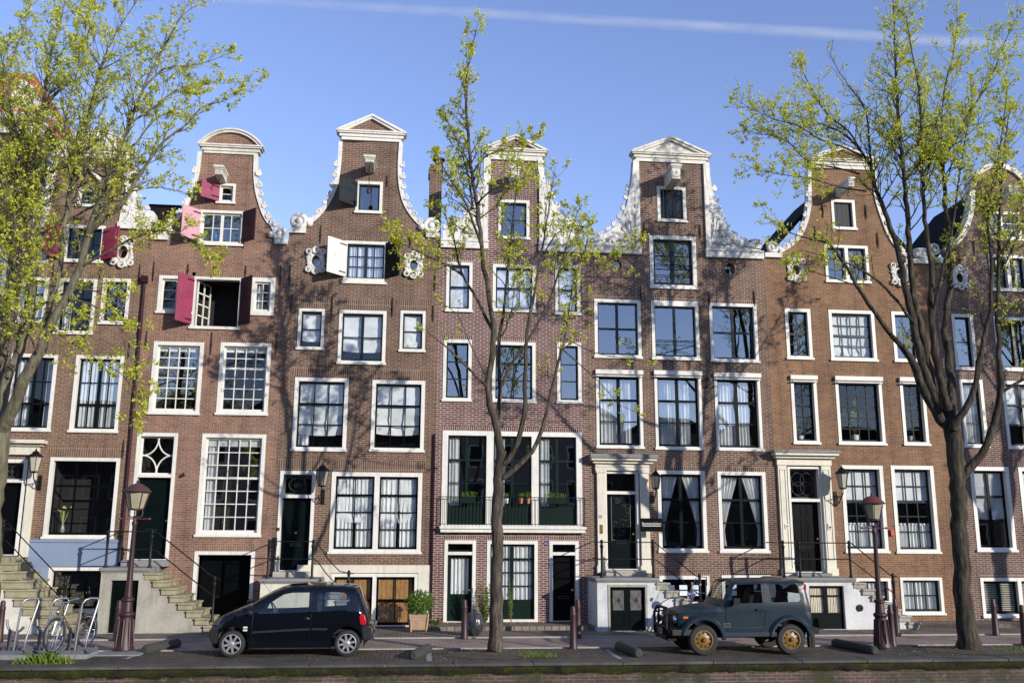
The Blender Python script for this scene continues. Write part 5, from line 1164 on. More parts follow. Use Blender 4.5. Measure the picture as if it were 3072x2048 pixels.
# H6 stoop
x0, zt = at(M_(95, 858), -P_); x1 = at(M_(598, 858), -P_)[0]
bh = (at(M_(287, 940), -P_)[0], at(M_(520, 940), -P_)[0], at(M_(400, 912), -P_)[1])
st, rise = stoop('white stoop with round vent and stone steps behind the right street lamp', x0, x1, zt, P_, STUCCO, STONEG, STONE, 1, 7, .262, .03, .34, basehole=bh)
mb = MB(); z0_ = .45; mb.ring(bh[0], bh[1], .03, bh[2], (.06, .06, z0_, .06), -P_+.10, -P_+.14); xm = (bh[0]+bh[1])/2; mb.box(xm-.06, xm+.06, -P_+.098, -P_+.139, .4, bh[2]-.05); mb.box(bh[0]+.06, bh[1]-.06, -P_+.105, -P_+.13, .93, .97); d = mb.build('cellar_door', GREEN, st)
mb = MB(); curtain_mesh(mb, bh[0]+.06, bh[1]-.06, z0_, bh[2]-.06, -P_+.17, 20, .012, 3); mb.build('curtain', CLOTHB, d, True)
mb = MB(); a = at(M_(622, 1060), -P_+.04); mb.lathe((a[0], -P_-.002, a[1]), [(.1, 0), (.1, .03), (.055, .035), (.05, .015)], 14, (0, -1, 0)); mb.build('round_vent', IRON, st, True)
zd2 = zat(M_(260, 823)); mb = MB(); mb.box(at(M_(170, 822))[0], at(M_(400, 822))[0], -.42, -.02, zt+.002, zd2-.005); mb.build('door_step', STONEG, st, bevel=.01)
xa, z1_ = at(M_(108, 622), -P_); xc = at(M_(553, 617), -P_)[0]; z2_ = at(M_(300, 733), -P_)[1]; xe, z3_ = at(M_(850, 845), -P_)
rails(st, [[(xa, -.05, z1_), (xa, -P_, z1_), (xc, -P_, z1_), (xc+.08, -P_, z1_-.01), (xe-.08, -P_, z3_+.02), (xe+.03, -P_, z3_), (xe+.12, -P_, z3_-.02)], [(xa, -.05, z2_), (xa, -P_, z2_), (xc, -P_, z2_), (xe, -P_, z3_-.5)]],
      [(xa, -P_, zt, z1_+.07), (at(M_(215, 640), -P_)[0], -P_, zt, z1_+.05), (xc, -P_, zt, z1_+.07), (xe, -P_, .05, z3_+.08)], .018)

# ------------------------------------------------------------------ wall lanterns
def wall_lantern(label, p_top, p_bot, prot, gmat, flip=1):
    x, zt = at(p_top, -prot); _, zb = at(p_bot, -prot); h = zt-zb
    o = thing('wall_lantern', label, 'lantern', (x, -prot, zb), 'wall lanterns beside the front doors')
    zl = zb+h*.42; zr = zt-h*.22; r = h*.15
    mb = MB(); mb.lathe((x, -prot, zl), [(r*.62, 0), (r*1.02, zr-zl)], 6); mb.build('lantern_glass', gmat, o)
    mb = MB()
    for k in range(6):
        a = 2*pi*k/6; mb.tube([(x+r*.64*cos(a), -prot+r*.64*sin(a), zl), (x+r*1.05*cos(a), -prot+r*1.05*sin(a), zr)], .009, 5)
    mb.lathe((x, -prot, zl-.05), [(.02, 0), (r*.68, .03), (r*.68, .055)], 6); mb.build('lantern_frame', IRON, o)
    mb = MB(); mb.lathe((x, -prot, zr), [(r*1.2, 0), (r*1.2, .025), (r*.55, h*.1), (r*.6, h*.115), (r*.3, h*.15), (r*.12, h*.16), (r*.16, h*.19), (.0, h*.22)], 12); mb.build('lantern_cap', IRON, o, True)
    mb = MB(); s_ = .12
    mb.tube([(x, -prot, zl-.04), (x, -prot, zl-.13), (x, -prot+.05, zl-.22), (x, -prot*.5, zl-.26), (x, -.02, zl-.2)], .016, 6)
    mb.tube([(x, -prot*.8, zl-.24), (x, -prot*.45, zb+.05), (x, -.02, zb+.02)], .014, 6); mb.torus((x, -prot*.4, zl-.33), (1, 0, 0), .09, .012, 14, 5); mb.torus((x, -prot*.2, zl-.28), (1, 0, 0), .06, .01, 12, 5)
    mb.box(x-.05, x+.05, -.03, -.001, zb-.04, zl-.08); mb.build('bracket', IRON, o)
    return o
LG1 = paint('milky_lantern_glass', (.42, .38, .3), .25, .15, 4); LG2 = paint('clear_lantern_glass', (.5, .45, .33), .15, .15, 4); LG3 = paint('smoky_lantern_glass', (.26, .23, .21), .25, .2, 4)
wall_lantern('white glazed lantern on scrolled bracket beside the big black paned window', C(215, 185), C(215, 420), .5, LG1)
wall_lantern('smoky lantern with domed cap between door and double window above the black car', E(378, 1090), E(368, 1358), .5, LG3)
wall_lantern('small pointed lantern above the black sign', J(598, 128), J(590, 345), .5, LG2)
wall_lantern('grey capped lantern right of the double door behind the jeep', M_(503, 100), M_(490, 365), .55, LG1)
# hanging black sign
p0, p1 = at(J(498, 457), -.55), at(J(642, 548), -.55)
sg = thing('hanging_sign', 'black sign board with white lettering beside the carved double panelled front door', 'sign', ((p0[0]+p1[0])/2, -.55, p1[1]))
mb = MB(); mb.box(p0[0], p1[0], -.58, -.52, p1[1], p0[1]); mb.build('board', BLACKP, sg, bevel=.005)
xm = (p0[0]+p1[0])/2; hh = p0[1]-p1[1]; wd = p1[0]-p0[0]
t1 = text_on('Boersmamakelaars', xm, -.582, p0[1]-hh*.40, .118, WHITE, sg); 
k = wd*.9/max(.01, t1.dimensions.x); t1.data.transform(Matrix.Translation((xm-sg.location.x, 0, 0)) @ Matrix.Diagonal((k, 1, 1, 1)) @ Matrix.Translation((-(xm-sg.location.x), 0, 0)))
mb = MB(); mb.box(p0[0]+wd*.06, p1[0]-wd*.06, -.5835, -.5802, p0[1]-hh*.6, p0[1]-hh*.55); mb.build('underline', WHITE, sg)
mb = MB(); mb.box(xm-.02, xm+.02, -.52, -.0, p0[1]-.1, p0[1]-.06); mb.box(xm-.02, xm+.02, -.52, -.0, p1[1]+.06, p1[1]+.1); mb.build('bracket', IRON, sg)

# ------------------------------------------------------------------ street lamps
def lamp(label, x, y, h, roofm, gmat):
    o = thing('street_lamp', label, 'street lamp', (x, y, 0), 'old cast iron street lamps'); s = h/4.08
    mb = MB(); mb.lathe((x, y, 0), [(a*s*.92, b_*s) for a, b_ in [(.3, 0), (.3, .03), (.26, .05), (.26, .07), (.215, .2), (.185, .38), (.165, .6), (.16, .8), (.19, .83), (.2, .87), (.19, .9), (.14, .93), (.125, 1.1), (.12, 1.16), (.155, 1.19), (.155, 1.24), (.095, 1.27), (.082, 1.5), (.05, 2.95), (.07, 3.0), (.07, 3.05), (.048, 3.08), (.048, 3.2)]], 18)
    for k in range(8):
        a = 2*pi*k/8; mb.tube([(x+.22*s*cos(a), y+.22*s*sin(a), .14*s), (x+.172*s*cos(a), y+.172*s*sin(a), .75*s)], .018*s, 5)
    po = mb.build('post', CASTRED, o, True)
    mb = MB(); mb.tube([(x-.34*s, y, 3.13*s), (x+.34*s, y, 3.13*s)], .014, 6); mb.ball((x-.35*s, y, 3.13*s), .03, 8); mb.ball((x+.35*s, y, 3.13*s), .03, 8); mb.build('ladder_bar', CASTRED2, o, True)
    mb = MB()
    for k in range(4):
        a = 2*pi*k/4+.4; mb.tube([(x+.05*s*cos(a), y+.05*s*sin(a), 3.16*s), (x+.16*s*cos(a), y+.16*s*sin(a), 3.2*s), (x+.17*s*cos(a), y+.17*s*sin(a), 3.3*s), (x+.15*s*cos(a), y+.15*s*sin(a), 3.36*s)], .014, 6)
        a = 2*pi*k/4+.4
    for k in range(6):
        a = 2*pi*k/6+.2; mb.tube([(x+.175*s*cos(a), y+.175*s*sin(a), 3.36*s), (x+.295*s*cos(a), y+.295*s*sin(a), 3.78*s)], .011, 5)
    mb.lathe((x, y, 3.33*s), [(.03, 0), (.18*s, .01), (.18*s, .05*s)], 12); mb.build('lantern_frame', CASTRED, o)
    mb = MB(); mb.lathe((x, y, 3.37*s), [(.165*s, 0), (.28*s, .4*s)], 6); mb.build('lantern_glass', gmat, o)
    mb = MB(); mb.lathe((x, y, 3.77*s), [(.33*s, 0), (.345*s, .02*s), (.24*s, .12*s), (.17*s, .17*s), (.14*s, .19*s), (.05*s, .22*s), (.03*s, .24*s), (.045*s, .27*s), (.0, .31*s)], 18); mb.build('lantern_roof', roofm, o, True)
LAMPG = glassmat('lamp_glass', (.8, .74, .58), .12, 1.0); LAMPM = paint('milky_lamp_glass', (.36, .32, .22), .2, .2, 4)
def gx(p, y): return at(p, y)[0]
lamp('oxblood street lamp with brown cap standing left of the black car', gx(C(735, 1300), -5.2), -5.2, at(C(815, 370), -5.2)[1], paint('brown_lamp_cap', (.07, .035, .035), .5, .3, 4), LAMPM)
lamp('oxblood street lamp with dusty red cap standing right of the jeep', gx(M_(780, 1300), -5.75), -5.75, at(M_(752, 285), -5.75)[1], CASTRED2, LAMPM)
mb = MB(); xl = gx(C(735, 1300), -5.2); mb.box(xl-.42, xl+.55, -6.0, -4.75, -.02, .035); tag(mb.build('lamp_plinth', STONEG, bevel=.02), kind='structure')
# ------------------------------------------------------------------ bollards
def bollard(label, x, y, h):
    o = thing('bollard', label, 'bollard', (x, y, 0), 'oxblood pavement bollards'); k = h/.95
    mb = MB(); mb.lathe((x, y, 0), [(.10, 0), (.10, .05*k), (.088, .08*k), (.07, .72*k), (.076, .75*k), (.076, .79*k), (.062, .81*k), (.06, .9*k), (.045, .94*k), (.0, .955*k)], 14); mb.build('post', CASTRED, o, True)
YB = -2.95
bollard('oxblood bollard on the far left edge beside the stone steps', gx(C(12, 1150), YB), YB, .98); bollard('oxblood bollard behind the left street lamp', gx(C(697, 1180), YB), YB, .98)
bollard('oxblood bollard beside the grey rubbish bag', gx(G(553, 1050), YB), YB, .98); bollard('shorter looking oxblood bollard by the black low door, behind its pair', gx(G(1528, 1050), YB), YB, .98)
bollard('nearer oxblood bollard of the pair between slim tree and jeep', gx(G(1487, 1140), -5.35), -5.35, .98)
bollard('oxblood bollard just right of the big tree trunk', gx(M_(1535, 1130), YB), YB, .98); bollard('oxblood bollard cut by the right edge of the picture', gx(M_(1732, 1200), -5.35), -5.35, .98)
bollard('oxblood bollard at the foot of the steps behind the right street lamp', gx(M_(872, 1140), YB), YB, .98); bollard('oxblood bollard close beside the right street lamp post', gx(M_(842, 1210), -5.3), -5.3, .98)
# ------------------------------------------------------------------ parking stones
CONC = paint('dark_concrete', (.04, .04, .035), .9, .35, 5, bump=.4)
def log(label, a, b_, r=.115):
    mb = MB(); a, b_ = Vector((a[0], a[1], r*.72)), Vector((b_[0], b_[1], r*.72)); d = (b_-a).normalized()
    pts = [a, a+d*.03, a+d*.08, b_-d*.08, b_-d*.03, b_]; mb.tube(pts, [r*.55, r*.85, r, r, r*.85, r*.55], 14); tag(mb.build('parking_stone', CONC, smooth=True), label, 'parking stone', 'rounded concrete parking stones')
a = gr(G(112, 1350)); log('rounded concrete parking stone behind the rear of the black car', (a[0], -7.05), (a[0]+.35, -5.7))
a = gr(J(500, 1395)); c = gr(J(362, 1345)); log('long concrete parking stone in front of the jeep bumper', (a[0]-.05, a[1]), (c[0], c[1]+.2))
a = gr(M_(735, 1375)); c = gr(M_(455, 1318)); log('long concrete parking stone between jeep and right street lamp', a, c)
a = gr(C(850, 1395)); c = gr(C(1050, 1352)); log('mossy concrete parking stone right of the left street lamp', (a[0], a[1]), (c[0], c[1]))
# tree pits
GRASSL = leafmat('grass_blades', ((.10, .16, .02), (.14, .22, .03), (.2, .26, .04)), .3)
def grass(name, label, cx, cy, rx, ry, n, h=.12, z=.02):
    mb = MB(); rd = random.Random(int(cx*50)+n)
    for i in range(n):
        t, q = rd.random()*2*pi, math.sqrt(rd.random()); x, y = cx+rx*q*cos(t), cy+ry*q*sin(t); hh = h*rd.uniform(.4, 1.2); a = rd.random()*2*pi; lx, ly = rd.uniform(-.5, .5)*hh, rd.uniform(-.5, .5)*hh
        mb.add([(x-.008*cos(a), y-.008*sin(a), z), (x+.008*cos(a), y+.008*sin(a), z), (x+lx, y+ly, z+hh)], [(0, 1, 2)])
    return mb.build(name, GRASSL)
TREES = {'c': (gx(W(1138, 1490), -6.35), -6.35), 'r': (gx(W(2226, 1470), -6.2), -6.2), 'l': (-9.6, -6.35)}
for kx, (x, y) in TREES.items():
    pts = [(x+1.15*cos(t)*random.uniform(.85, 1.1), y+.85*sin(t)*random.uniform(.85, 1.1)) for t in [2*pi*i/24 for i in range(24)]]; mb = MB()
    mb.add([(p[0], p[1], .012) for p in pts]+[(x, y, .09)], [(i, (i+1) % 24, 24) for i in range(24)]); tag(mb.build('tree_pit', EARTH, smooth=60), kind='structure')
tag(grass('grass', '', TREES['c'][0]+.9, TREES['c'][1]-.45, .45, .25, 260, .1, .02), 'bright grass tufts growing at the foot of the slim tree', 'grass', kind='stuff')
tag(grass('grass', '', TREES['r'][0]+1.2, TREES['r'][1]-.3, .9, .35, 240, .1, .02), 'thin grass growing at the foot of the big right tree', 'grass', kind='stuff')
def weeds():
    mb = MB(); rd = random.Random(17)
    for q, n, hh in ((600, 26, .16), (780, 60, .2), (960, 95, .26), (1080, 70, .22), (1190, 60, .17)):
        c = gr(Q(q, 1425))
        for i in range(n):
            t, k = rd.random()*2*pi, rd.gauss(0, .09); x, y = c[0]+k, -7.2+rd.gauss(0, .04); h = hh*rd.uniform(.4, 1.1); a = rd.random()*6.28; w_ = rd.uniform(.006, .022); lx, ly = rd.gauss(0, .5)*h, rd.gauss(0, .4)*h
            mb.add([(x-w_*cos(a), y-w_*sin(a), .0), (x+w_*cos(a), y+w_*sin(a), .0), (x+lx*.6+w_, y+ly*.6, h*.7), (x+lx, y+ly, h)], [(0, 1, 2, 3)])
    return mb.build('weeds', GRASSL)
tag(weeds(), 'yellow green weeds in front of the bicycle rack', 'weeds', kind='stuff')
# ------------------------------------------------------------------ bicycle rack and bicycle
YR = -6.1
rk = thing('bicycle_rack', 'galvanised bicycle rack with tall hoops on concrete feet at lower left', 'bicycle rack', (gx(Q(700, 1300), YR), YR, 0))
mb = MB(); xa, xb_ = gx(Q(60, 1300), YR), gx(Q(1390, 1300), YR); mb.box(xa, xb_, YR-.28, YR-.2, .10, .17); mb.box(xa, xb_, YR+.2, YR+.28, .10, .17); mb.build('base_rail', STEEL, rk)
for xx in (xb_-.32, xa+.3):
    mb = MB(); mb.box(xx-.3, xx+.3, YR-.42, YR+.4, .0, .1); mb.build('concrete_foot', STONEG, rk, bevel=.015)
for xq in (205, 655, 1105):
    x = gx(Q(xq, 1280), YR-.2); mb = MB(); r_ = .023
    mb.tube([(x, YR-.22, .15), (x+.07, YR-.22, 1.12), (x+.12, YR-.2, 1.2), (x+.2, YR-.12, 1.23), (x+.30, YR+.0, 1.22), (x+.33, YR+.02, 1.15), (x+.26, YR-.1, .7), (x+.22, YR-.22, .35), (x+.24, YR-.3, .2), (x+.32, YR-.36, .14), (x+.42, YR-.36, .17), (x+.48, YR-.34, .26)], r_, 8); mb.build('hoop', STEEL, rk, True)
    mb = MB(); mb.tube([(x-.32, YR+.1, .78), (x-.30, YR+.1, .66), (x-.24, YR+.1, .55), (x-.14, YR+.1, .5), (x-.02, YR+.1, .54), (x+.04, YR+.1, .62)], .03, 8); mb.box(x-.26, x-.2, YR+.08, YR+.14, .15, .53); mb.box(x-.12, x-.06, YR+.08, YR+.14, .15, .52); mb.build('wheel_holder', STEEL, rk, True)
RUB = paint('tyre_rubber', (.018, .018, .018), .8, .3, 8); FRAMEB = paint('old_brown_frame', (.16, .10, .06), .4, .3, 5)
by = thing('bicycle', 'old silver and brown city bicycle standing in the rack', 'bicycle', (gx(Q(1000, 1250), YR), YR+.1, .14), None, R(-107))
# local x forward (towards the canal and left), z up
def bwheel(x, nm='wheel'):
    mb = MB(); mb.torus((x, 0, .35), (0, 1, 0), .335, .02, 32, 8); w_ = mb.build(nm, RUB, by, True, local=True)
    mb = MB(); mb.torus((x, 0, .35), (0, 1, 0), .308, .012, 32, 6); mb.build('rim', CHROME, w_, True, local=True)
    mb = MB()
    for k in range(28):
        a = 2*pi*k/28; mb.tube([(x, .025*(-1)**k, .35), (x+.305*cos(a), 0, .35+.305*sin(a))], .0022, 3, False)
    mb.build('spokes', CHROME, w_, local=True); mb = MB(); mb.lathe((x, -.05, .35), [(.02, 0), (.02, .1)], 8, (0, 1, 0)); mb.build('hub', CHROME, w_, True, local=True)
    mb = MB(); mb.torus((x, 0, .35), (0, 1, 0), .37, .02, 20, 6, -.3, 2.6); mb.build('mudguard', STEEL, by, True, local=True)
bwheel(.55); bwheel(-.55)
mb = MB(); mb.tube([(.38, 0, .82), (-.12, 0, .30)], .017, 6); mb.tube([(.36, 0, .9), (.42, 0, .68)], .019, 6); mb.tube([(-.12, 0, .30), (-.24, 0, .85)], .015, 6); mb.tube([(.41, 0, .72), (-.02, 0, .40)], .014, 6)
for sy in (-.06, .06): mb.tube([(-.55, sy, .35), (-.12, sy*.5, .30)], .010, 5); mb.tube([(-.55, sy, .35), (-.22, sy*.4, .76)], .009, 5)
mb.build('frame', FRAMEB, by, True, local=True)
mb = MB()
for sy in (-.055, .055): mb.tube([(.42, sy*.7, .68), (.46, sy, .6), (.55, sy, .35)], .011, 5)
mb.tube([(.36, 0, .88), (.335, 0, 1.02)], .013, 6); mb.tube([(.12, .3, 1.08), (.2, .3, 1.09), (.3, .24, 1.08), (.37, .1, 1.02), (.36, 0, 1.0), (.37, -.1, 1.02), (.3, -.24, 1.08), (.2, -.3, 1.09), (.12, -.3, 1.08)], .013, 7); mb.build('handlebar', CHROME, by, True, local=True)
mb = MB(); mb.tube([(.22, .3, 1.09), (.1, .3, 1.08)], .018, 7); mb.tube([(.22, -.3, 1.09), (.1, -.3, 1.08)], .018, 7); mb.build('grips', RUB, by, True, local=True)
mb = MB(); mb.ball((-.3, 0, .95), .1, 10, 1.25, .85, .35); mb.ball((-.16, 0, .95), .05, 8, 1.6, .6, .5); mb.tube([(-.24, 0, .85), (-.26, 0, .93)], .013, 6); mb.build('saddle', RUB, by, True, local=True)
mb = MB(); mb.lathe((-.12, -.05, .30), [(.085, 0), (.085, .008)], 16, (0, 1, 0)); mb.tube([(-.12, -.07, .30), (-.0, -.09, .18)], .009, 5); mb.tube([(-.12, .07, .30), (-.24, .09, .42)], .009, 5); mb.box(-.05, .05, -.16, -.08, .165, .19); mb.box(-.29, -.19, .08, .16, .41, .435); mb.build('crank', CHROME, by, local=True)
mb = MB(); mb.ball((.5, 0, .82), .05, 8); mb.build('headlight', CHROME, by, True, local=True)
mb = MB(); mb.box(-.8, -.35, -.06, .06, .74, .755); mb.tube([(-.78, .05, .74), (-.55, .06, .36)], .007, 4); mb.tube([(-.78, -.05, .74), (-.55, -.06, .36)], .007, 4); mb.build('luggage_rack', STEEL, by, local=True)

# ------------------------------------------------------------------ small things by the houses
x0, x1 = gx(F(1797, 980), -1.0), gx(F(1955, 980), -1.0); xm = (x0+x1)/2; hz = at(F(1875, 978), -1.2)[1]
pb = thing('planter_box', 'tapered wooden planter box beside the plank doors', 'planter', (xm, -1.0, .02)); hw = (x1-x0)/2
mb = MB(); q = [(-hw*.82, -hw*.82), (hw*.82, -hw*.82), (hw*.82, hw*.82), (-hw*.82, hw*.82)]; zz = [.06, hz]
mb.add([(xm+a, -1.0+b_, .06) for a, b_ in q]+[(xm+a*1.22, -1.0+b_*1.22, hz) for a, b_ in q], [(0, 1, 5, 4), (1, 2, 6, 5), (2, 3, 7, 6), (3, 0, 4, 7), (0, 3, 2, 1), (4, 5, 6, 7)]); mb.build('box', WOODP, pb)
mb = MB()
for zq in (.08, hz-.07): k = .82+.18*(zq/hz); mb.ring(xm-hw*k-.015, xm+hw*k+.015, zq, zq+.06, .01, -1.0-hw*k-.016, -1.0-hw*k+.02)
for a, b_ in q: mb.bar((xm+a, -1.0+b_, .02), (xm+a*1.22, -1.0+b_*1.22, hz+.01), .05, .05)
for zq in (.2, .32, .44): mb.box(xm-hw*.92, xm+hw*.92, -1.0-hw*(.82+.18*zq/hz)-.006, -1.0-hw*.8, zq, zq+.008)
mb.build('battens', WOODP, pb)
def leafball(mb, c, rx, ry, rz, n, size, rd, shell=.55):
    for i in range(n):
        d = Vector((rd.gauss(0, 1), rd.gauss(0, 1), rd.gauss(0, 1))).normalized(); q = shell+(1-shell)*rd.random()
        p = Vector((c[0]+d.x*rx*q, c[1]+d.y*ry*q, c[2]+d.z*rz*q)); leaf(mb, p, size*rd.uniform(.6, 1.2), rd, d)
def leaf(mb, p, s, rd, d=None):
    p = Vector(p)
    a = Vector((rd.gauss(0, 1), rd.gauss(0, 1), rd.gauss(0, 1)))
    if d is not None: a = a+d*.8
    a.normalize(); b_ = a.orthogonal().normalized(); b_ = Matrix.Rotation(rd.random()*6.28, 3, a) @ b_; c = a.cross(b_)
    mb.add([p-b_*s*.5, p+c*s*.32+a*s*.1, p+b_*s*.55, p-c*s*.32+a*s*.1], [(0, 1, 2, 3)])
BOX = leafmat('boxwood_leaves', ((.05, .10, .012), (.09, .17, .02), (.15, .24, .03)), .25)
mb = MB(); rd = random.Random(3); cz = at(F(1895, 890), -1.0)[1]; rr = at(F(2005, 890), -1.0)[0]-xm
leafball(mb, (xm+.03, -1.0, cz), rr, rr*.95, rr*.88, 2600, .055, rd, .45)
for i in range(60): d = Vector((rd.gauss(0, 1), rd.gauss(0, 1), abs(rd.gauss(0, 1)))).normalized(); leafball(mb, (xm+.03+d.x*rr, -1+d.y*rr*.95, cz+d.z*rr*.9), .05, .05, .05, 8, .05, rd, .1)
bs = thing('boxwood_bush', 'round clipped boxwood bush growing in the wooden planter', 'bush', (xm, -1.0, hz)); mb.build('foliage', BOX, bs)
mb = MB()
for i in range(6): mb.tube([(xm, -1.0, hz-.05), (xm+rd.uniform(-.12, .12), -1+rd.uniform(-.1, .1), cz)], .012, 5)
mb.build('stem', FRAMEB, bs)
# rubbish bag
xb = gx(G(640, 1100), -2.35); mb = MB(); nn = 40; vs = []; fs = []; hb = .68; rb = .255
for i in range(nn+1):
    tq = i/nn; prof = (sin(pi*min(1, tq*.93+.07))**.62)*(1-.15*tq) if tq < .86 else .14+.5*(tq-.86)
    for k in range(56):
        a = 2*pi*k/56; d = 1+.2*noise.noise(Vector((cos(a)*1.8, sin(a)*1.8, tq*3)))+.20*(.35-abs(noise.noise(Vector((cos(a)*4, sin(a)*4, tq*3+5)))))+.10*(.3-abs(noise.noise(Vector((cos(a)*9, sin(a)*9, tq*8+5)))))
        vs.append((xb+rb*prof*d*cos(a), -2.35+rb*prof*d*sin(a), .022+hb*tq))
for i in range(nn):
    for k in range(56): fs.append((i*56+k, i*56+(k+1) % 56, (i+1)*56+(k+1) % 56, (i+1)*56+k))
fs.append(tuple(range(56))[::-1]); fs.append(tuple(range(nn*56, nn*56+56))); mb.add(vs, fs)
tag(mb.build('rubbish_bag', paint('grey_bag_plastic', (.035, .038, .045), .28, .2, 5), smooth=180), 'knotted grey rubbish bag on the pavement by a bollard', 'rubbish bag')
# shrub behind the slim tree trunk, ferns at the wall foot
def stemplant(name, label, x, y, z, h, n, sp, rd, lm, cat='plant', ls=.07, pot=None):
    o = thing(name, label, cat, (x, y, z)); mb = MB(); st = MB()
    for i in range(n):
        a = rd.random()*6.28; tipx, tipy = x+sp*rd.uniform(.3, 1)*cos(a), y+sp*rd.uniform(.3, 1)*sin(a); hh = h*rd.uniform(.55, 1); pts = [(x+rd.uniform(-.03, .03), y, z), (x*.5+tipx*.5, y*.5+tipy*.5, z+hh*.6), (tipx, tipy, z+hh)]; st.tube(pts, .005, 4)
        for k in range(12): t_ = .25+.75*k/11; p = Vector(pts[0]).lerp(Vector(pts[2]), t_); leafball(mb, p, .04, .04, .04, 3, ls, rd, .1)
    mb.build('foliage', lm, o); st.build('stem', FRAMEB, o); return o
LF2 = leafmat('plant_leaves', ((.05, .10, .015), (.10, .17, .02), (.2, .25, .04)), .3)
rd = random.Random(8)
stemplant('shrub', 'loose yellow green shrub against the wall behind the slim tree', gx(G(725, 1080), -.6), -.6, .13, 1.15, 22, .32, rd, LF2, 'shrub')
stemplant('weed', 'small fern like weed at the pavement edge right of the planter', gx(G(312, 1100), -.9), -.9, .13, .25, 9, .2, rd, LF2, 'weed', .05)
stemplant('shrub', 'thin shrub with pale leaves just right of the slim trunk, before the green window', gx(G(950, 850), -.5), -.5, .13, 1.45, 6, .22, rd, LF2, 'shrub')
# balcony pots
def pot(label, x, y, z, r, h, mat, plant, cat='flower pot', long=0):
    o = thing('flower_pot' if not long else 'flower_box', label, cat, (x, y, z)); mb = MB()
    if long: mb.box(x-long/2, x+long/2, y-r, y+r, z, z+h)
    else: mb.lathe((x, y, z), [(r*.7, 0), (r, h*.8), (r*1.1, h*.8), (r*1.1, h), (r*.9, h)], 12)
    mb.build('pot', mat, o, not long)
    mb = MB(); rd = random.Random(int(abs(x)*100))
    for i in range(int(24+long*40)):
        px = x+rd.uniform(-.5, .5)*(long or r*1.4); a = rd.random()*6.28; s = rd.uniform(.1, .22)
        mb.add([(px-.008, y, z+h*.9), (px+.008, y, z+h*.9), (px+.07*cos(a), y+.07*sin(a), z+h+s)], [(0, 1, 2)])
        if rd.random() < .6: leafball(mb, (px+.06*cos(a), y+.06*sin(a), z+h+s*.7), .03, .03, .03, 3, .05, rd, .1)
    mb.build('foliage', plant, o)
zbx, yb = at(E(1320, 1362), -.13)[1], -.13
pot('long dark flower box hanging behind the railing, left balcony window', gx(E(1355, 1345), yb), yb, zbx, .08, .16, GREEN2, LF2, 'flower box', .42)
pot('long dark flower box hanging behind the railing, right balcony window', gx(E(1945, 1345), yb), yb, zbx, .08, .16, GREEN2, LF2, 'flower box', .55)
pot('small cream flower pot on the balcony just right of the slim trunk', gx(E(1610, 1350), yb), yb, zbx, .07, .14, CREAM, LF2)
pot('terracotta pot on the balcony, nearer the slim trunk of two', gx(E(1708, 1350), yb), yb, zbx, .07, .15, TERRA, LF2); pot('terracotta pot on the balcony, farther from the slim trunk of two', gx(E(1757, 1350), yb), yb, zbx, .07, .15, TERRA, LF2)
# window plants of the orange brown house
for lb, p, hh, sp in (('white potted leafy plant inside the narrow left window of the orange brown house', L(245, 1125), .9, .2), ('white potted large leaved plant inside the wide window of the orange brown house', L(640, 1120), 1.25, .36), ('bright leafy plant inside the narrow window nearest the big tree', L(1045, 1128), .8, .22)):
    x, z = at(p, .42); z = z-.0
    o = thing('potted_plant', lb, 'house plant', (x, .42, z-.12), 'plants on the window sills'); mb = MB(); mb.lathe((x, .42, z-.12), [(.1, 0), (.13, .22), (.11, .22)], 14); mb.build('pot', WHITE, o, True)
    mb = MB(); rd = random.Random(int(x*10)); st = MB()
    for i in range(20): a = rd.random()*6.28; q = (x+sp*rd.random()*cos(a), .42+.25*sp*sin(a), z+.2+hh*rd.random()); st.tube([(x, .42, z+.08), q], .006, 4); leafball(mb, q, .08, .05, .1, 6, .16, rd, .1)
    mb.build('foliage', LF2, o); st.build('stem', FRAMEB, o)

mb = MB(); rd = random.Random(77)
for i in range(2600):
    k = rd.random()
    if k < .3: x, y, z = rd.uniform(-14, 18), YL2+abs(rd.gauss(0, .18))-.35, .012
    elif k < .5: x, y, z = rd.uniform(-14, 18), YL1+abs(rd.gauss(0, .2)), .028
    elif k < .8: x, y, z = rd.uniform(-14, 18), rd.uniform(YQ+.5, YL2), .012
    else: c = rd.choice(list(TREES.values())); x, y, z = c[0]+rd.gauss(0, .7), c[1]+rd.gauss(0, .5), .075
    sz_ = rd.uniform(.012, .035); a = rd.random()*6.28
    mb.add([(x+sz_*cos(a), y+sz_*sin(a), z), (x+sz_*.6*cos(a+1.6), y+sz_*.6*sin(a+1.6), z+.006), (x-sz_*cos(a), y-sz_*sin(a), z+.004), (x+sz_*.6*cos(a-1.6), y+sz_*.6*sin(a-1.6), z)], [(0, 1, 2, 3)])
tag(mb.build('leaf_litter', leafmat('dry_bud_scales', ((.12, .09, .04), (.26, .22, .10), (.42, .38, .24)), .1)), 'scattered dry bud scales lying along the kerbs and around the trees', 'litter', kind='stuff')
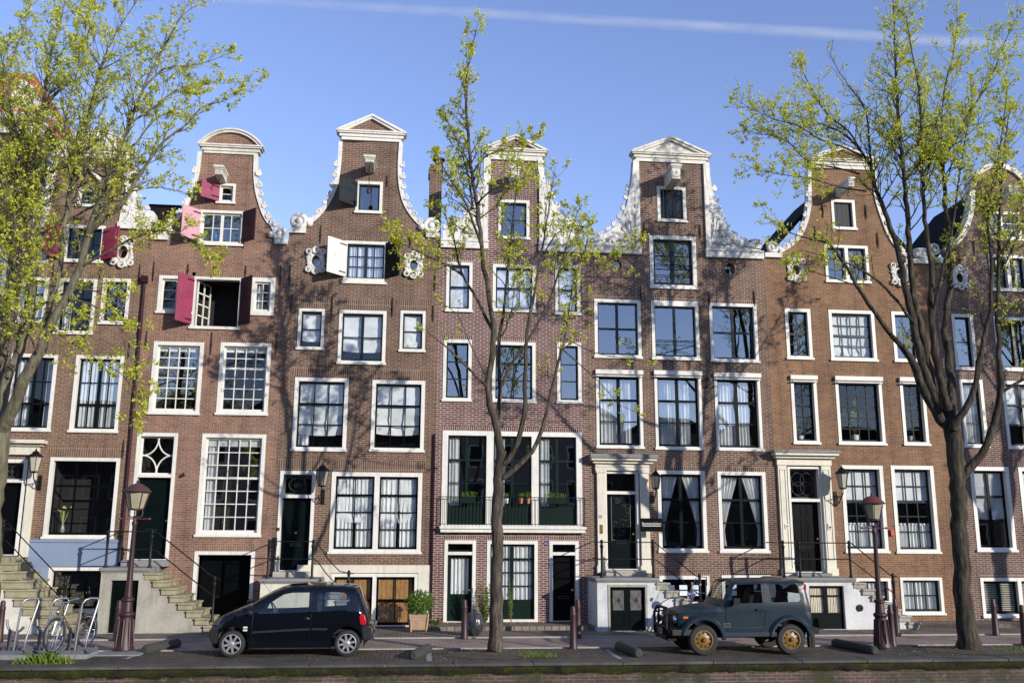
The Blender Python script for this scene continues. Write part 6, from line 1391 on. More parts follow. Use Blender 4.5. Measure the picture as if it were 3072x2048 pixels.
# ------------------------------------------------------------------ cars
def shell(outline, holes, y0, halfw, tumble, soft, rnd=.10, crown=.03, glass_idx=(), step=.07):
    """car shell: outline in world x,z on the near side plane y0 (car lies behind it, towards +y); returns body MB and glass MBs"""
    def res(poly, closed=True):
        out = []; n = len(poly)
        for i in range(n if closed else n-1):
            a, b = Vector(poly[i][:2]), Vector(poly[(i+1) % n][:2]); k = max(1, int((b-a).length/step))
            for j in range(k): out.append((a.lerp(b, j/k), i))
        return out
    O = res(outline); pts = [p for p, _ in O]
    hard = set(soft)                                            # outline edges that are NOT rounded (sills, arches)
    segs = [(Vector(outline[i][:2]), Vector(outline[(i+1) % len(outline)][:2])) for i in range(len(outline)) if i not in hard]
    def dist(p):
        m = 9
        for a, b in segs:
            ab = b-a; t = max(0, min(1, (p-a).dot(ab)/max(1e-9, ab.dot(ab)))); m = min(m, (p-a-ab*t).length)
        return m
    def yy(p):
        d = dist(p); q = tumble(p.x, p.y)
        if d < rnd: q += rnd*.75*(1-math.sqrt(max(0, 1-(1-d/rnd)**2)))
        return q
    loops = [pts]+[[p for p, _ in res(h)] for h in holes]
    co = []; ed = []
    for lp in loops:
        n0 = len(co); co += lp; ed += [(n0+i, n0+(i+1) % len(lp)) for i in range(len(lp))]
    xs = [p.x for p in pts]; zs = [p.y for p in pts]; x = min(xs)
    def inside(p, lp):
        c = False; n = len(lp)
        for i in range(n):
            a, b = lp[i], lp[(i+1) % n]
            if (a.y > p.y) != (b.y > p.y) and p.x < (b.x-a.x)*(p.y-a.y)/(b.y-a.y)+a.x: c = not c
        return c
    while x < max(xs):
        z = min(zs)
        while z < max(zs):
            p = Vector((x+.011, z+.013))
            if inside(p, pts) and not any(inside(p, h) for h in loops[1:]) and min((p-q).length for lp in loops for q in lp) > step*.5: co.append(p)
            z += step
        x += step
    vo, fo = cdt(co, ed, loops[1:])
    body = MB(); yc = y0+halfw
    near = [(p.x, y0+yy(p), p.y) for p in vo]; far = [(p.x, 2*yc-(y0+yy(p)), p.y) for p in vo]
    body.add(near, [tuple(f) for f in fo]); body.add(far, [tuple(f)[::-1] for f in fo])
    glass = {}
    n = len(pts); NS = 10
    def row(i):
        p = pts[i]; a, b = pts[i-1], pts[(i+1) % n]; t = (b-a).normalized(); nn = Vector((t.y, -t.x)); r_ = []
        if sum((pts[(q+1) % n].x-pts[q].x)*(pts[(q+1) % n].y+pts[q].y) for q in range(n)) > 0: nn = -nn
        isarch = O[i][1] in hard
        for k in range(NS+1):
            s = -1+2*k/NS; ya = y0+yy(p); y = yc+s*(yc-ya); cr = 0 if isarch else crown*(1-s*s); r_.append((p.x+nn.x*cr, y, p.y+nn.y*cr))
        return r_
    rows = [row(i) for i in range(n)]
    for i in range(n):
        j = (i+1) % n; g = None
        for name, idx in glass_idx:
            if O[i][1] in idx: g = name
        for k in range(NS):
            q = [rows[i][k], rows[i][k+1], rows[j][k+1], rows[j][k]]
            if g and 1 <= k < NS-1: glass.setdefault(g, MB()).add(q, [(0, 1, 2, 3)])
            else: body.add(q, [(0, 1, 2, 3)])
    gl = []
    for h in holes:
        m = MB(); lp = [Vector(p[:2]) for p in h]
        v2, f2 = cdt(lp, [(i, (i+1) % len(lp)) for i in range(len(lp))], [])
        gl.append(([(p.x, y0+tumble(p.x, p.y)+.012, p.y) for p in v2], [tuple(f) for f in f2], [(p.x, 2*yc-(y0+tumble(p.x, p.y)+.012), p.y) for p in v2]))
    return body, glass, gl, yy
def merge(o, d=.004):
    bm = bmesh.new(); bm.from_mesh(o.data); bmesh.ops.remove_doubles(bm, verts=bm.verts, dist=d); bmesh.ops.recalc_face_normals(bm, faces=bm.faces); bm.to_mesh(o.data); bm.free(); o.data.polygons.foreach_set('use_smooth', [True]*len(o.data.polygons))
    if hasattr(o.data, 'set_sharp_from_angle'): o.data.set_sharp_from_angle(angle=R(35))
def arcpts(c, r, a0, a1, n=12): return [(c[0]+r*cos(a0+(a1-a0)*i/n), c[1]+r*sin(a0+(a1-a0)*i/n)) for i in range(n+1)]
def wheel(car, x, y, r, width, side, rim, spokes=None, holes=0, rimr=.64, hubm=None):
    mb = MB(); h = width/2
    mb.lathe((x, y-h, r), [(r*rimr, .01), (r*.8, 0), (r*.93, .012), (r*.985, .04), (r, .07), (r, width-.07), (r*.985, width-.04), (r*.93, width-.012), (r*.8, width), (r*rimr, width-.01), (r*rimr*.97, width/2), (r*rimr, .01)], 32, (0, 1, 0), False); w_ = mb.build('wheel', RUB, car, True)
    mb = MB(); s = -1 if side < 0 else 1; yo = y+s*(h-.012); ax = (0, s, 0)
    if spokes:
        mb.lathe((x, yo, r), [(r*rimr*1.01, -.02), (r*rimr*1.01, .0), (r*rimr*.93, .004), (r*rimr*.88, -.02), (r*rimr*.86, -.10)], 32, ax, False)
        for k in range(spokes):
            a = 2*pi*k/spokes+.2; d = Vector((cos(a), 0, sin(a))); n_ = Vector((-sin(a), 0, cos(a))); c = Vector((x, yo, r)); w0, w1 = r*.10, r*.075
            p = [c+d*r*.1+n_*w0, c+d*r*.1-n_*w0, c+d*r*rimr*.92-n_*w1, c+d*r*rimr*.92+n_*w1]; f = Vector((0, s*.004, 0)); bk = Vector((0, -s*.03, 0))
            mb.add([q+f for q in p]+[q+bk for q in p], [(0, 1, 2, 3), (7, 6, 5, 4), (0, 4, 5, 1), (1, 5, 6, 2), (2, 6, 7, 3), (3, 7, 4, 0)])
        mb.lathe((x, yo, r), [(r*.2, -.03), (r*.2, .006), (r*.1, .016), (0, .018)], 16, ax); o = mb.build('rim', rim, w_, 30)
        m2 = MB(); m2.lathe((x, yo, r), [(r*rimr*.86, -.07), (0, -.07)], 24, ax); m2.build('brake_disc', IRON, w_, True)
    else:
        mb.lathe((x, yo, r), [(r*rimr*1.02, -.02), (r*rimr*1.02, .004), (r*rimr*.93, .006), (r*rimr*.88, -.035), (r*rimr*.62, -.03), (r*rimr*.45, -.012), (r*rimr*.33, -.012), (.001, -.012)], 32, ax, False); o = mb.build('rim', rim, w_, True)
        m2 = MB()
        for k in range(holes):
            a = 2*pi*k/holes+.15; m2.lathe((x+r*rimr*.72*cos(a), yo-s*.034, r+r*rimr*.72*sin(a)), [(r*.062, 0), (r*.062, .010), (0, .011)], 12, ax)
        m2.build('rim_holes', IRON, w_); m2 = MB(); m2.lathe((x, yo-s*.012, r), [(r*.15, 0), (r*.14, .03), (r*.09, .05), (0, .055)], 12, ax); m2.build('hub', hubm or IRON, w_, True)
    return w_
def seat(car, x, y, z, s=1, m=None):
    mb = MB(); mb.box(x-.25, x+.25, y-.24, y+.24, z, z+.16); q = Matrix.Rotation(R(14), 3, 'Y'); mb.obox((x+.27, y, z+.42), .07, .23, .32, q); mb.obox((x+.36, y, z+.84), .05, .13, .09, q); mb.build('seat', m or DARKROOM, car, bevel=.04)
CARGL = glassmat('car_glass', (.62, .72, .74), .05, .9, .0); CARGLC = glassmat('clear_car_glass', (.8, .84, .84), .05, .9, .0)
# ---- black hatchback (facing left)
def gdepth(p):
    k = at(p, 0); t = CAMH/(CAMH-k[1]); return -CAMD+CAMD*t
yT = gdepth(F(270, 1352)); yT = max(-7.2, min(-6.4, yT))
P = lambda x, y: at(F(x, y), yT)
zg = P(270, 1355)[1]
def PT(x, y): q = P(x, y); return (q[0], q[1]-zg*(1-min(1, max(0, q[1]))))
rT = .282; fw, rw = (P(268, 1243)[0], rT), (P(1260, 1243)[0], rT)
sz = .2
ol = [PT(90, 1235)]; ol = [(P(85, 1235)[0], .22)]
up = [PT(72, 1185), PT(70, 1125), PT(85, 1075), PT(110, 1045), PT(160, 1015), PT(240, 975), PT(330, 938), PT(440, 898), PT(520, 850), PT(600, 806), PT(690, 768), PT(760, 750), PT(880, 740), PT(1050, 738), PT(1200, 742), PT(1300, 750), PT(1345, 762), PT(1375, 830), PT(1405, 915), PT(1428, 990), PT(1440, 1065), PT(1472, 1085), PT(1480, 1130), PT(1468, 1190), PT(1420, 1225)]
ra = rT+.075
arcR = [(rw[0]+ra*cos(a), rw[1]+ra*sin(a)) for a in [R(-18+216*i/14) for i in range(15)]]
arcF = [(fw[0]+ra*cos(a), fw[1]+ra*sin(a)) for a in [R(-18+216*i/14) for i in range(15)]]
ol = ol+up+[arcR[0]]+arcR[1:]+[(rw[0]-ra-.04, sz), (fw[0]+ra+.05, sz)]+arcF
iw = [1+q for q in (7, 8, 9)]; nU = len(up); ir = [1+q for q in (16, 17, 18)]
hardT = list(range(1+nU-1, len(ol)))
h1 = [PT(485, 972), PT(510, 930), PT(570, 888), PT(640, 845), PT(720, 808), PT(790, 795), PT(937, 792), PT(930, 958), PT(700, 968)]
h2 = [PT(1000, 792), PT(1130, 788), PT(1232, 793), PT(1268, 820), PT(1296, 885), PT(1300, 912), PT(1270, 938), PT(1005, 956)]
WT = 1.63
zbelt, zroof = PT(700, 965)[1], PT(900, 745)[1]
def tumT(x, z):
    t = 0
    if z > zbelt: t = .13*(z-zbelt)/(zroof-zbelt)
    lo = .55
    t += .02*max(0, (z-lo))/.4 if z < zbelt else .02*(zbelt-lo)/.4
    if z < lo: t += .05*((lo-z)/lo)**2
    fx0 = ol[3][0]; d = x-fx0
    if d < .75: t += .16*(1-d/.75)**2
    d2 = ol[24][0]-x
    if d2 < .5: t += .10*(1-d2/.5)**2
    return t
body, gls, gl, yyT = shell(ol, [h1, h2], yT, WT/2, tumT, hardT, .12, .05, (('windscreen', iw), ('rear_window', ir)))
car = thing('parked_car', 'small black hatchback parked facing left with silver wheels', 'car', ((fw[0]+rw[0])/2, yT+WT/2, 0))
CARBLK = paint('black_car_paint', (.003, .004, .007), .1, .1, 2, spec=.45); TRIM = paint('black_trim', (.010, .010, .011), .5, .2, 6); REDL = paint('tail_lamp_red', (.45, .008, .02), .15, .1, 8, coat=.6)
o = body.build('body', CARBLK, car); merge(o)
for nm, m in gls.items(): o = m.build(nm, CARGL, car); merge(o)
for (nv, nf, fv) in gl:
    m = MB(); m.add(nv, nf); m.build('side_window', CARGLC, car); m = MB(); m.add(fv, nf); m.build('side_window', CARGLC, car)
for x in (fw[0], rw[0]):
    for y, sd in ((yT+.10, -1), (yT+WT-.10, 1)): wheel(car, x, y, rT, .17, sd, paint('silver_alloy', (.55, .56, .58), .3, .1, 5, metal=.7), spokes=8, rimr=.72)
def side_strip(pts, y0f, off, w, mat, nm, par):
    m = MB()
    for a, b in zip(pts[:-1], pts[1:]):
        A_, B_ = Vector(a), Vector(b); m.bar((A_.x, y0f(A_)-off, A_.y), (B_.x, y0f(B_)-off, B_.y), .012, w)
    return m.build(nm, mat, par)
yf = lambda p: yT+tumT(p.x, p.y)
def yfull(p): return yT+yyT(p)
dr = side_strip([PT(458, 985), PT(440, 1090), PT(445, 1190), PT(470, 1235)], yfull, .002, .008, IRON, 'door_seam', car); side_strip([PT(955, 792), PT(955, 1000), PT(945, 1120), PT(930, 1225), PT(905, 1238)], yfull, .002, .008, IRON, 'door_seam', car)
side_strip([PT(448, 1133), PT(700, 1118), PT(940, 1105)], yfull, .006, .045, TRIM, 'rub_strip', car); side_strip([PT(958, 1105), PT(1092, 1105)], yfull, .006, .045, TRIM, 'rub_strip', car)
mb = MB(); a = PT(918, 1015); q = yfull(Vector(a)); mb.ball((a[0], q-.005, a[1]), .035, 8, 1.6, .4, 1); mb.build('handle', TRIM, car, True)
mb = MB(); a, c = PT(372, 1083), PT(405, 1122); q = yfull(Vector(a)); mb.box(a[0], c[0], q-.012, q, (a[1]+c[1])/2+.012, a[1]); mb.box(a[0], c[0], q-.012, q, c[1], (a[1]+c[1])/2-.012); mb.build('side_badge', WHITE, car)
mb = MB(); pl = [PT(1352, 1068), PT(1362, 1000), PT(1385, 978), PT(1412, 982), PT(1425, 1030), PT(1425, 1070)]; mb.prism(pl, yT+.035, yT+.28); mb.build('tail_lamp', REDL, car, bevel=.02)
mb = MB(); yq = 2*(yT+WT/2); mb.prism(pl, yq-yT-.28, yq-yT-.035); mb.build('tail_lamp', REDL, car, bevel=.02)
mb = MB(); pl = [PT(92, 1070), PT(150, 1025), PT(235, 1000), PT(150, 1075)]; mb.prism(pl, yT+.11, yT+.4); mb.build('headlight', paint('headlamp_glass', (.05, .06, .07), .05, .1, 5, coat=1), car); mb = MB(); mb.prism(pl, yq-yT-.4, yq-yT-.11); mb.build('headlight', _MC['headlamp_glass'], car)
mb = MB(); bp = [PT(70, 1110), PT(170, 1108), PT(170, 1135), PT(160, 1240), PT(90, 1240), PT(68, 1180)]; mb.prism(bp, yT+.10, yq-yT-.10); mb.build('front_bumper', TRIM, car, bevel=.02)
mb = MB(); bp = [PT(1380, 1085), PT(1445, 1072), PT(1482, 1090), PT(1484, 1135), PT(1462, 1195), PT(1400, 1215), PT(1385, 1150)]; mb.prism(bp, yT+.03, yq-yT-.03); mb.build('rear_bumper', TRIM, car, bevel=.03)
mb = MB(); a = PT(432, 965); mb.ball((a[0], yT-.02, a[1]), .085, 10, .8, 1.0, .75); mb.tube([(a[0]+.03, yT+.06, a[1]-.03), (a[0], yT, a[1])], .02, 6); mb.build('mirror', TRIM, car, True)
mb = MB(); a = PT(318, 912); mb.ball((a[0], yT+WT+.02, a[1]+.0), .085, 10, .7, 1.0, .85); mb.tube([(a[0]+.06, yT+WT-.12, a[1]-.06), (a[0], yT+WT, a[1])], .02, 6); mb.build('mirror', TRIM, car, True)
for y in (yT+.42, yT+1.18): seat(car, PT(870, 960)[0], y, .42); seat(car, PT(1150, 960)[0], y, .42)
mb = MB(); a = PT(625, 930); mb.torus((a[0], yT+.42, a[1]-.06), (1, 0, .55), .18, .016, 20, 6); mb.tube([(a[0], yT+.42, a[1]-.06), (a[0]-.3, yT+.42, a[1]-.25)], .025, 6); mb.build('steering_wheel', TRIM, car, True)
mb = MB(); a = PT(480, 985); mb.box(a[0]-.25, a[0]+.3, yT+.2, yT+WT-.2, .55, a[1]-.02); mb.build('dashboard', TRIM, car, bevel=.05)
mb = MB(); mb.box(fw[0]+.1, rw[0]+.25, yT+.2, yT+WT-.2, .2, .3); mb.build('floor_pan', TRIM, car)
mb = MB(); a = PT(770, 752); mb.tube([(fw[0]+.75, yT+.8, PT(500, 860)[1]), (fw[0]+.45, yT+.8, PT(420, 700)[1])], .004, 4); mb.build('aerial', IRON, car)
# ---- blue jeep (facing left)
yS = max(-7.2, min(-6.3, gdepth(S_(700, 1247)))); Pq = lambda x, y: at(S_(x, y), yS); zg2 = Pq(700, 1250)[1]; zg3 = Pq(1940, 1238)[1]
def PS(x, y):
    q = Pq(x, y); t = (x-700)/1240; return (q[0], q[1]-(zg2+(zg3-zg2)*t)*(1-min(1, max(0, q[1]))))
rS = .335; fw, rw = (PS(705, 1040)[0], rS), (PS(1940, 1030)[0], rS)
ra = PS(970, 990)[0]-fw[0]; ra = .44
arcR = [(rw[0]+ra*cos(a), rw[1]+ra*sin(a)) for a in [R(18+150*i/14) for i in range(15)]]
arcF = [(fw[0]+ra*cos(a), fw[1]+ra*sin(a)) for a in [R(12+150*i/14) for i in range(15)]]
up = [PS(372, 840), PS(358, 760), PS(352, 690), PS(362, 655), PS(450, 635), PS(600, 605), PS(800, 575), PS(990, 556), PS(1030, 470), PS(1075, 360), PS(1112, 265), PS(1140, 222), PS(1160, 205), PS(1400, 198), PS(1700, 196), PS(2000, 200), PS(2120, 208), PS(2150, 225), PS(2185, 400), PS(2218, 560), PS(2240, 700), PS(2250, 850), PS(2215, 900)]
ol = up+arcR+[(rw[0]-ra-.03, PS(1690, 975)[1]), (fw[0]+ra+.04, PS(950, 990)[1])]+arcF
hardS = list(range(len(up)-1, len(ol)))
h1 = [PS(1090, 515), PS(1130, 300), PS(1165, 250), PS(1530, 238), PS(1545, 505)]
h2 = [PS(1640, 260), PS(1690, 242), PS(2020, 240), PS(2050, 265), PS(2080, 455), PS(2055, 485), PS(1700, 500), PS(1668, 480)]
WS = 1.48; zbelt = PS(1400, 540)[1]; zroof = PS(1500, 198)[1]
def tumS(x, z):
    t = .0
    if z > zbelt: t = .075*(z-zbelt)/(zroof-zbelt)
    d = x-up[2][0]
    if d < .9: t += .08*(1-d/.9)
    if x < PS(990, 560)[0]: t += .06*min(1, max(0, (z-.75)/.25))*0+.0
    return t
body, gls, gl, yyS = shell(ol, [h1, h2], yS, WS/2, tumS, hardS, .04, .045, (('windscreen', [8, 9, 10]), ('rear_window', [18])))
jp = thing('parked_car', 'boxy slate blue jeep with gold steel wheels and a black bull bar', 'car', ((fw[0]+rw[0])/2, yS+WS/2, 0))
BLUE = paint('slate_blue_car_paint', (.009, .0205, .032), .33, .25, 2.2, spec=.28); GOLD = paint('gold_wheel_paint', (.17, .092, .013), .42, .25, 6); HOOD = paint('matt_dark_bonnet', (.018, .02, .022), .6, .25, 3)
o = body.build('body', BLUE, jp); merge(o)
for nm, m in gls.items(): o = m.build(nm, CARGLC, jp); merge(o)
for (nv, nf, fv) in gl:
    m = MB(); m.add(nv, nf); m.build('side_window', CARGLC, jp); m = MB(); m.add(fv, nf); m.build('side_window', CARGLC, jp)
for x in (fw[0], rw[0]):
    for y, sd in ((yS+.04, -1), (yS+WS-.04, 1)): wheel(jp, x, y, rS, .2, sd, GOLD, None, 9, .62, paint('rust_hub', (.12, .04, .02), .6))
yfS = lambda p: yS+yyS(p)
# arch flares
for c, a0, a1 in ((fw, 0, 165), (rw, 10, 172)):
    m = MB(); n = 20; vs = []; fs = []
    for i in range(n+1):
        a = R(a0+(a1-a0)*i/n)
        for rr, off in ((ra-.005, -.075), (ra+.035, -.08), (ra+.09, -.02), (ra+.10, .02), (ra-.005, .02)): vs.append((c[0]+rr*cos(a), yS+off, c[1]+rr*sin(a)))
    for i in range(n):
        for k in range(5): fs.append((i*5+k, i*5+(k+1) % 5, (i+1)*5+(k+1) % 5, (i+1)*5+k))
    fs.append((0, 1, 2, 3, 4)); fs.append(tuple(range(n*5, n*5+5))); m.add(vs, fs); m.build('wheel_arch', paint('arch_blue_paint', (.012, .0225, .036), .35, .15, 3), jp, True)
side_strip([PS(1025, 560), PS(1025, 680), PS(1040, 860), PS(1065, 915), PS(1510, 910), PS(1555, 880), PS(1595, 600), PS(1570, 230)], yfS, .002, .008, IRON, 'door_seam', jp)
side_strip([PS(365, 668), PS(620, 652), PS(905, 642), PS(1020, 640)], yfS, .003, .012, IRON, 'bonnet_seam', jp); side_strip([PS(1050, 640), PS(1580, 628)], yfS, .003, .012, BLUE, 'crease', jp); side_strip([PS(1610, 632), PS(2230, 612)], yfS, .003, .012, BLUE, 'crease', jp)
side_strip([PS(960, 858), PS(1560, 852)], yfS, .003, .02, paint('arch_blue_paint', (.012, .0225, .036)), 'crease', jp)
mb = MB(); mb.box(PS(950, 0)[0], PS(1690, 0)[0], yS-.03, yS+.05, PS(1300, 985)[1], PS(1300, 920)[1]); mb.build('sill', _MC['arch_blue_paint'], jp, bevel=.012)
side_strip([PS(1120, 222), PS(1400, 212), PS(2140, 212)], yfS, .012, .02, IRON, 'gutter', jp)
mb = MB(); a = PS(1450, 600); c = PS(1560, 600); mb.bar((a[0], yS-.03, a[1]), (c[0], yS-.03, c[1]), .03, .03); mb.box(a[0], a[0]+.03, yS-.03, yS+.01, a[1]-.02, a[1]+.02); mb.box(c[0]-.03, c[0], yS-.03, yS+.01, a[1]-.02, a[1]+.02); mb.build('handle', IRON, jp)
mb = MB(); a, c = PS(432, 700), PS(500, 730); mb.box(a[0], c[0], yfS(Vector(a))-.015, yfS(Vector(a))+.02, c[1], a[1]); mb.build('indicator', paint('amber_lens', (.5, .14, .02), .3), jp)
mb = MB(); a, c = PS(985, 792), PS(1092, 845); mb.ring(a[0], c[0], c[1], a[1], .012, yS-.012, yS+.005)
for q in range(4): xx = a[0]+(c[0]-a[0])*(.2+.2*q); mb.torus((xx, yS-.006, (a[1]+c[1])/2), (0, 1, 0), .018, .005, 10, 4)
mb.build('side_badge', LEADG, jp)
mb = MB(); a, c = PS(790, 605), PS(860, 632); mb.box(a[0], c[0], yfS(Vector(a))-.004, yfS(Vector(a))+.03, a[1]-.02, a[1]-.003); mb.box(a[0], c[0], yfS(Vector(a))-.004, yfS(Vector(a))+.03, c[1], c[1]+.018); mb.build('vent', IRON, jp)
# front: grille, lamps, bull bar, bumper
xf = up[2][0]; yc = yS+WS/2
mb = MB(); mb.box(xf-.012, xf+.02, yS+.28, yS+WS-.28, .62, .86)
for q in range(5): mb.box(xf-.03, xf-.013, yS+.28, yS+WS-.28, .64+q*.045, .655+q*.045)
mb.build('grille', IRON, jp)
for yy_ in (yS+.24, yS+WS-.24):
    mb = MB(); mb.lathe((xf+.0, yy_, .76), [(.1, 0), (.1, .03), (.085, .045), (0, .06)], 18, (-1, 0, 0)); mb.build('headlight', CHROME, jp, True)
xb_ = xf-.22
mb = MB(); r_ = .032
mb.tube([(xb_+.05, yS+.22, .3), (xb_, yS+.22, .45), (xb_, yS+.22, .86), (xb_+.04, yS+.26, .95), (xb_+.05, yS+.36, 1.0), (xb_+.05, yS+WS-.36, 1.0), (xb_+.04, yS+WS-.26, .95), (xb_, yS+WS-.22, .86), (xb_, yS+WS-.22, .45), (xb_+.05, yS+WS-.22, .3)], r_, 8)
mb.tube([(xb_, yS+.22, .6), (xb_, yS+WS-.22, .6)], r_*.9, 8); mb.tube([(xb_, yS+.22, .38), (xb_, yS+WS-.22, .38)], r_*.9, 8)
for yy_ in (yS+.5, yS+WS-.5): mb.tube([(xb_, yy_, .38), (xb_+.04, yy_, 1.0)], r_*.8, 8)
mb.tube([(xb_, yS+.22, .86), (xf+.05, yS+.12, .88), (xf+.1, yS+.08, .6), (xf-.02, yS+.1, .45)], r_*.8, 8); mb.tube([(xb_, yS+WS-.22, .86), (xf+.05, yS+WS-.12, .88), (xf-.02, yS+WS-.1, .45)], r_*.8, 8)
mb.box(xb_+.02, xf, yS+.2, yS+WS-.2, .3, .36); mb.build('bull_bar', IRON, jp, True)
for yy_ in (yS+.42, yS+WS-.42):
    mb = MB(); mb.lathe((xb_+.06, yy_, .72), [(.05, -.06), (.095, 0), (.095, .03), (.085, .035), (0, .05)], 16, (-1, 0, 0)); mb.build('spot_lamp', LEADG, jp, True)
mb = MB(); mb.box(xf-.16, xf+.34, yS-.02, yS+.06, .42, .56); mb.box(xf-.16, xf-.08, yS+.06, yS+WS+.02, .42, .56); mb.box(xf-.16, xf+.34, yS+WS-.06, yS+WS+.02, .42, .56); mb.build('front_bumper', TRIM, jp, bevel=.02)
mb = MB(); mb.box(xb_-.01, xb_+.005, yc-.24, yc+.24, .44, .55); mb.build('number_plate', LEADG, jp)
xr = up[21][0]; mb = MB(); mb.box(xr-.05, xr+.14, yS-.01, yS+.2, PS(2250, 935)[1], PS(2250, 855)[1]); mb.box(xr+.05, xr+.14, yS+.2, yS+WS+.01, PS(2250, 935)[1], PS(2250, 855)[1]); mb.build('rear_bumper', IRON, jp, bevel=.012)
mb = MB(); a, c = PS(2185, 935), PS(2258, 1135); mb.box(a[0]+.04, a[0]+.06, yS-.05, yS+.18, c[1], a[1]+.05); mb.box(a[0], a[0]+.13, yS-.05, yS-.03, c[1], a[1]+.05); mb.build('mud_flap', RUB, jp)
mb = MB(); a, c = PS(1095, 432), PS(1190, 520); mb.box(a[0], c[0], yS-.18, yS-.11, c[1], a[1]); mb.tube([(a[0]+.02, yS+.02, c[1]-.02), (a[0]+.05, yS-.13, c[1]+.03)], .015, 6); mb.build('mirror', IRON, jp, bevel=.015)
mb = MB(); a, c = PS(2155, 245), PS(2175, 330); mb.box(a[0]-.01, a[0]+.025, yS+.06, yS+.13, c[1], a[1]); mb.build('tail_lamp', REDL, jp)
mb = MB()
for q in (.35, .8): y_ = yS+q; a = PS(1000, 545); mb.bar((a[0]+.04, y_, a[1]+.02), (a[0]+.16, y_+.25, a[1]+.2), .012, .012)
mb.build('wiper', IRON, jp)
for y in (yS+.4, yS+1.08): seat(jp, PS(1400, 500)[0], y, .62)
seat(jp, PS(1800, 500)[0], yS+.74, .62); mb = MB(); a = PS(1175, 470); mb.torus((a[0], yS+.4, a[1]-.03), (1, 0, .45), .19, .016, 20, 6); mb.tube([(a[0], yS+.4, a[1]-.03), (a[0]-.3, yS+.4, a[1]-.2)], .025, 6); mb.build('steering_wheel', TRIM, jp, True)
mb = MB(); a = PS(1040, 560); mb.box(a[0]-.02, a[0]+.3, yS+.15, yS+WS-.15, .65, a[1]); mb.build('dashboard', TRIM, jp, bevel=.03)
mb = MB(); mb.box(xf+.2, xr-.1, yS+.2, yS+WS-.2, .36, .5); mb.tube([(fw[0], yS+.1, .33), (fw[0], yS+WS-.1, .33)], .06, 8); mb.tube([(rw[0], yS+.1, .33), (rw[0], yS+WS-.1, .33)], .06, 8); mb.build('chassis', IRON, jp)
mb = MB(); mb.tube([(PS(1140, 200)[0], yS+.1, PS(1140, 200)[1]), (PS(1250, 0)[0], yS+.1, PS(1250, 0)[1])], .004, 4); mb.build('aerial', IRON, jp)
# ---- motorbike behind the jeep bonnet, facing left
yM = -2.3; xm, zm = at(S_(570, 380), yM)
mo = thing('motorbike', 'chrome motorbike with clear windscreen parked behind the jeep bonnet', 'motorbike', (xm+.5, yM, .02))
for x in (xm-.35, xm+1.05):
    mb = MB(); mb.torus((x, yM, .31), (0, 1, 0), .24, .06, 28, 8); w_ = mb.build('wheel', RUB, mo, True); mb = MB(); mb.torus((x, yM, .31), (0, 1, 0), .185, .02, 24, 6)
    for k in range(10): a = 2*pi*k/10; mb.tube([(x, yM, .31), (x+.18*cos(a), yM, .31+.18*sin(a))], .008, 4)
    mb.build('rim', CHROME, w_, True); mb = MB(); mb.torus((x, yM, .31), (0, 1, 0), .33, .05, 16, 6, .1, 2.7); mb.build('mudguard', BLACKP, mo, True)
mb = MB()
for sy in (-.09, .09): mb.tube([(xm-.35, yM+sy, .31), (xm+.0, yM+sy, zm-.02)], .025, 7)
mb.build('fork', CHROME, mo, True)
mb = MB(); mb.tube([(xm+.2, yM-.36, zm+.04), (xm+.05, yM-.3, zm+.05), (xm+.0, yM-.1, zm), (xm+.0, yM+.1, zm), (xm+.05, yM+.3, zm+.05), (xm+.2, yM+.36, zm+.04)], .014, 6); mb.build('handlebar', CHROME, mo, True)
for sy in (-1, 1): mb = MB(); mb.tube([(xm+.1, yM+sy*.3, zm+.05), (xm+.08, yM+sy*.36, zm+.24)], .008, 5); mb.ball((xm+.08, yM+sy*.37, zm+.26), .06, 8, .4, 1.1, .8); mb.build('mirror', CHROME, mo, True)
mb = MB(); mb.lathe((xm-.1, yM, zm-.03), [(.1, 0), (.095, .06), (.0, .09)], 14, (-1, 0, 0)); mb.lathe((xm-.1, yM, zm-.03), [(.1, 0), (.07, .1), (0, .13)], 14, (1, 0, 0)); mb.build('headlight', CHROME, mo, True)
mb = MB(); n = 8; vs = []
for j in range(7):
    for i in range(n+1): s = -1+2*i/n; vs.append((xm-.12+.035*j+.08*s*s, yM+.24*s*(1-.07*j), zm+.0+.08*j-.03*s*s))
mb.add(vs, [(j*(n+1)+i, j*(n+1)+i+1, (j+1)*(n+1)+i+1, (j+1)*(n+1)+i) for j in range(6) for i in range(n)]); mb.build('windscreen', CARGLC, mo, True)
mb = MB(); mb.ball((xm+.35, yM, .78), .2, 12, 1.4, .7, .75); mb.build('tank', BLUEGREEN, mo, True); mb = MB(); mb.ball((xm+.8, yM, .76), .2, 12, 1.5, .75, .4); mb.build('saddle', RUB, mo, True)
mb = MB(); mb.box(xm+.1, xm+.6, yM-.14, yM+.14, .22, .6); mb.tube([(xm+.0, yM, .8), (xm+.3, yM, .6), (xm+1.05, yM, .31)], .03, 6); mb.tube([(xm+.3, yM-.18, .3), (xm+1.2, yM-.2, .34)], .04, 8); mb.build('engine', STEEL, mo, bevel=.02)
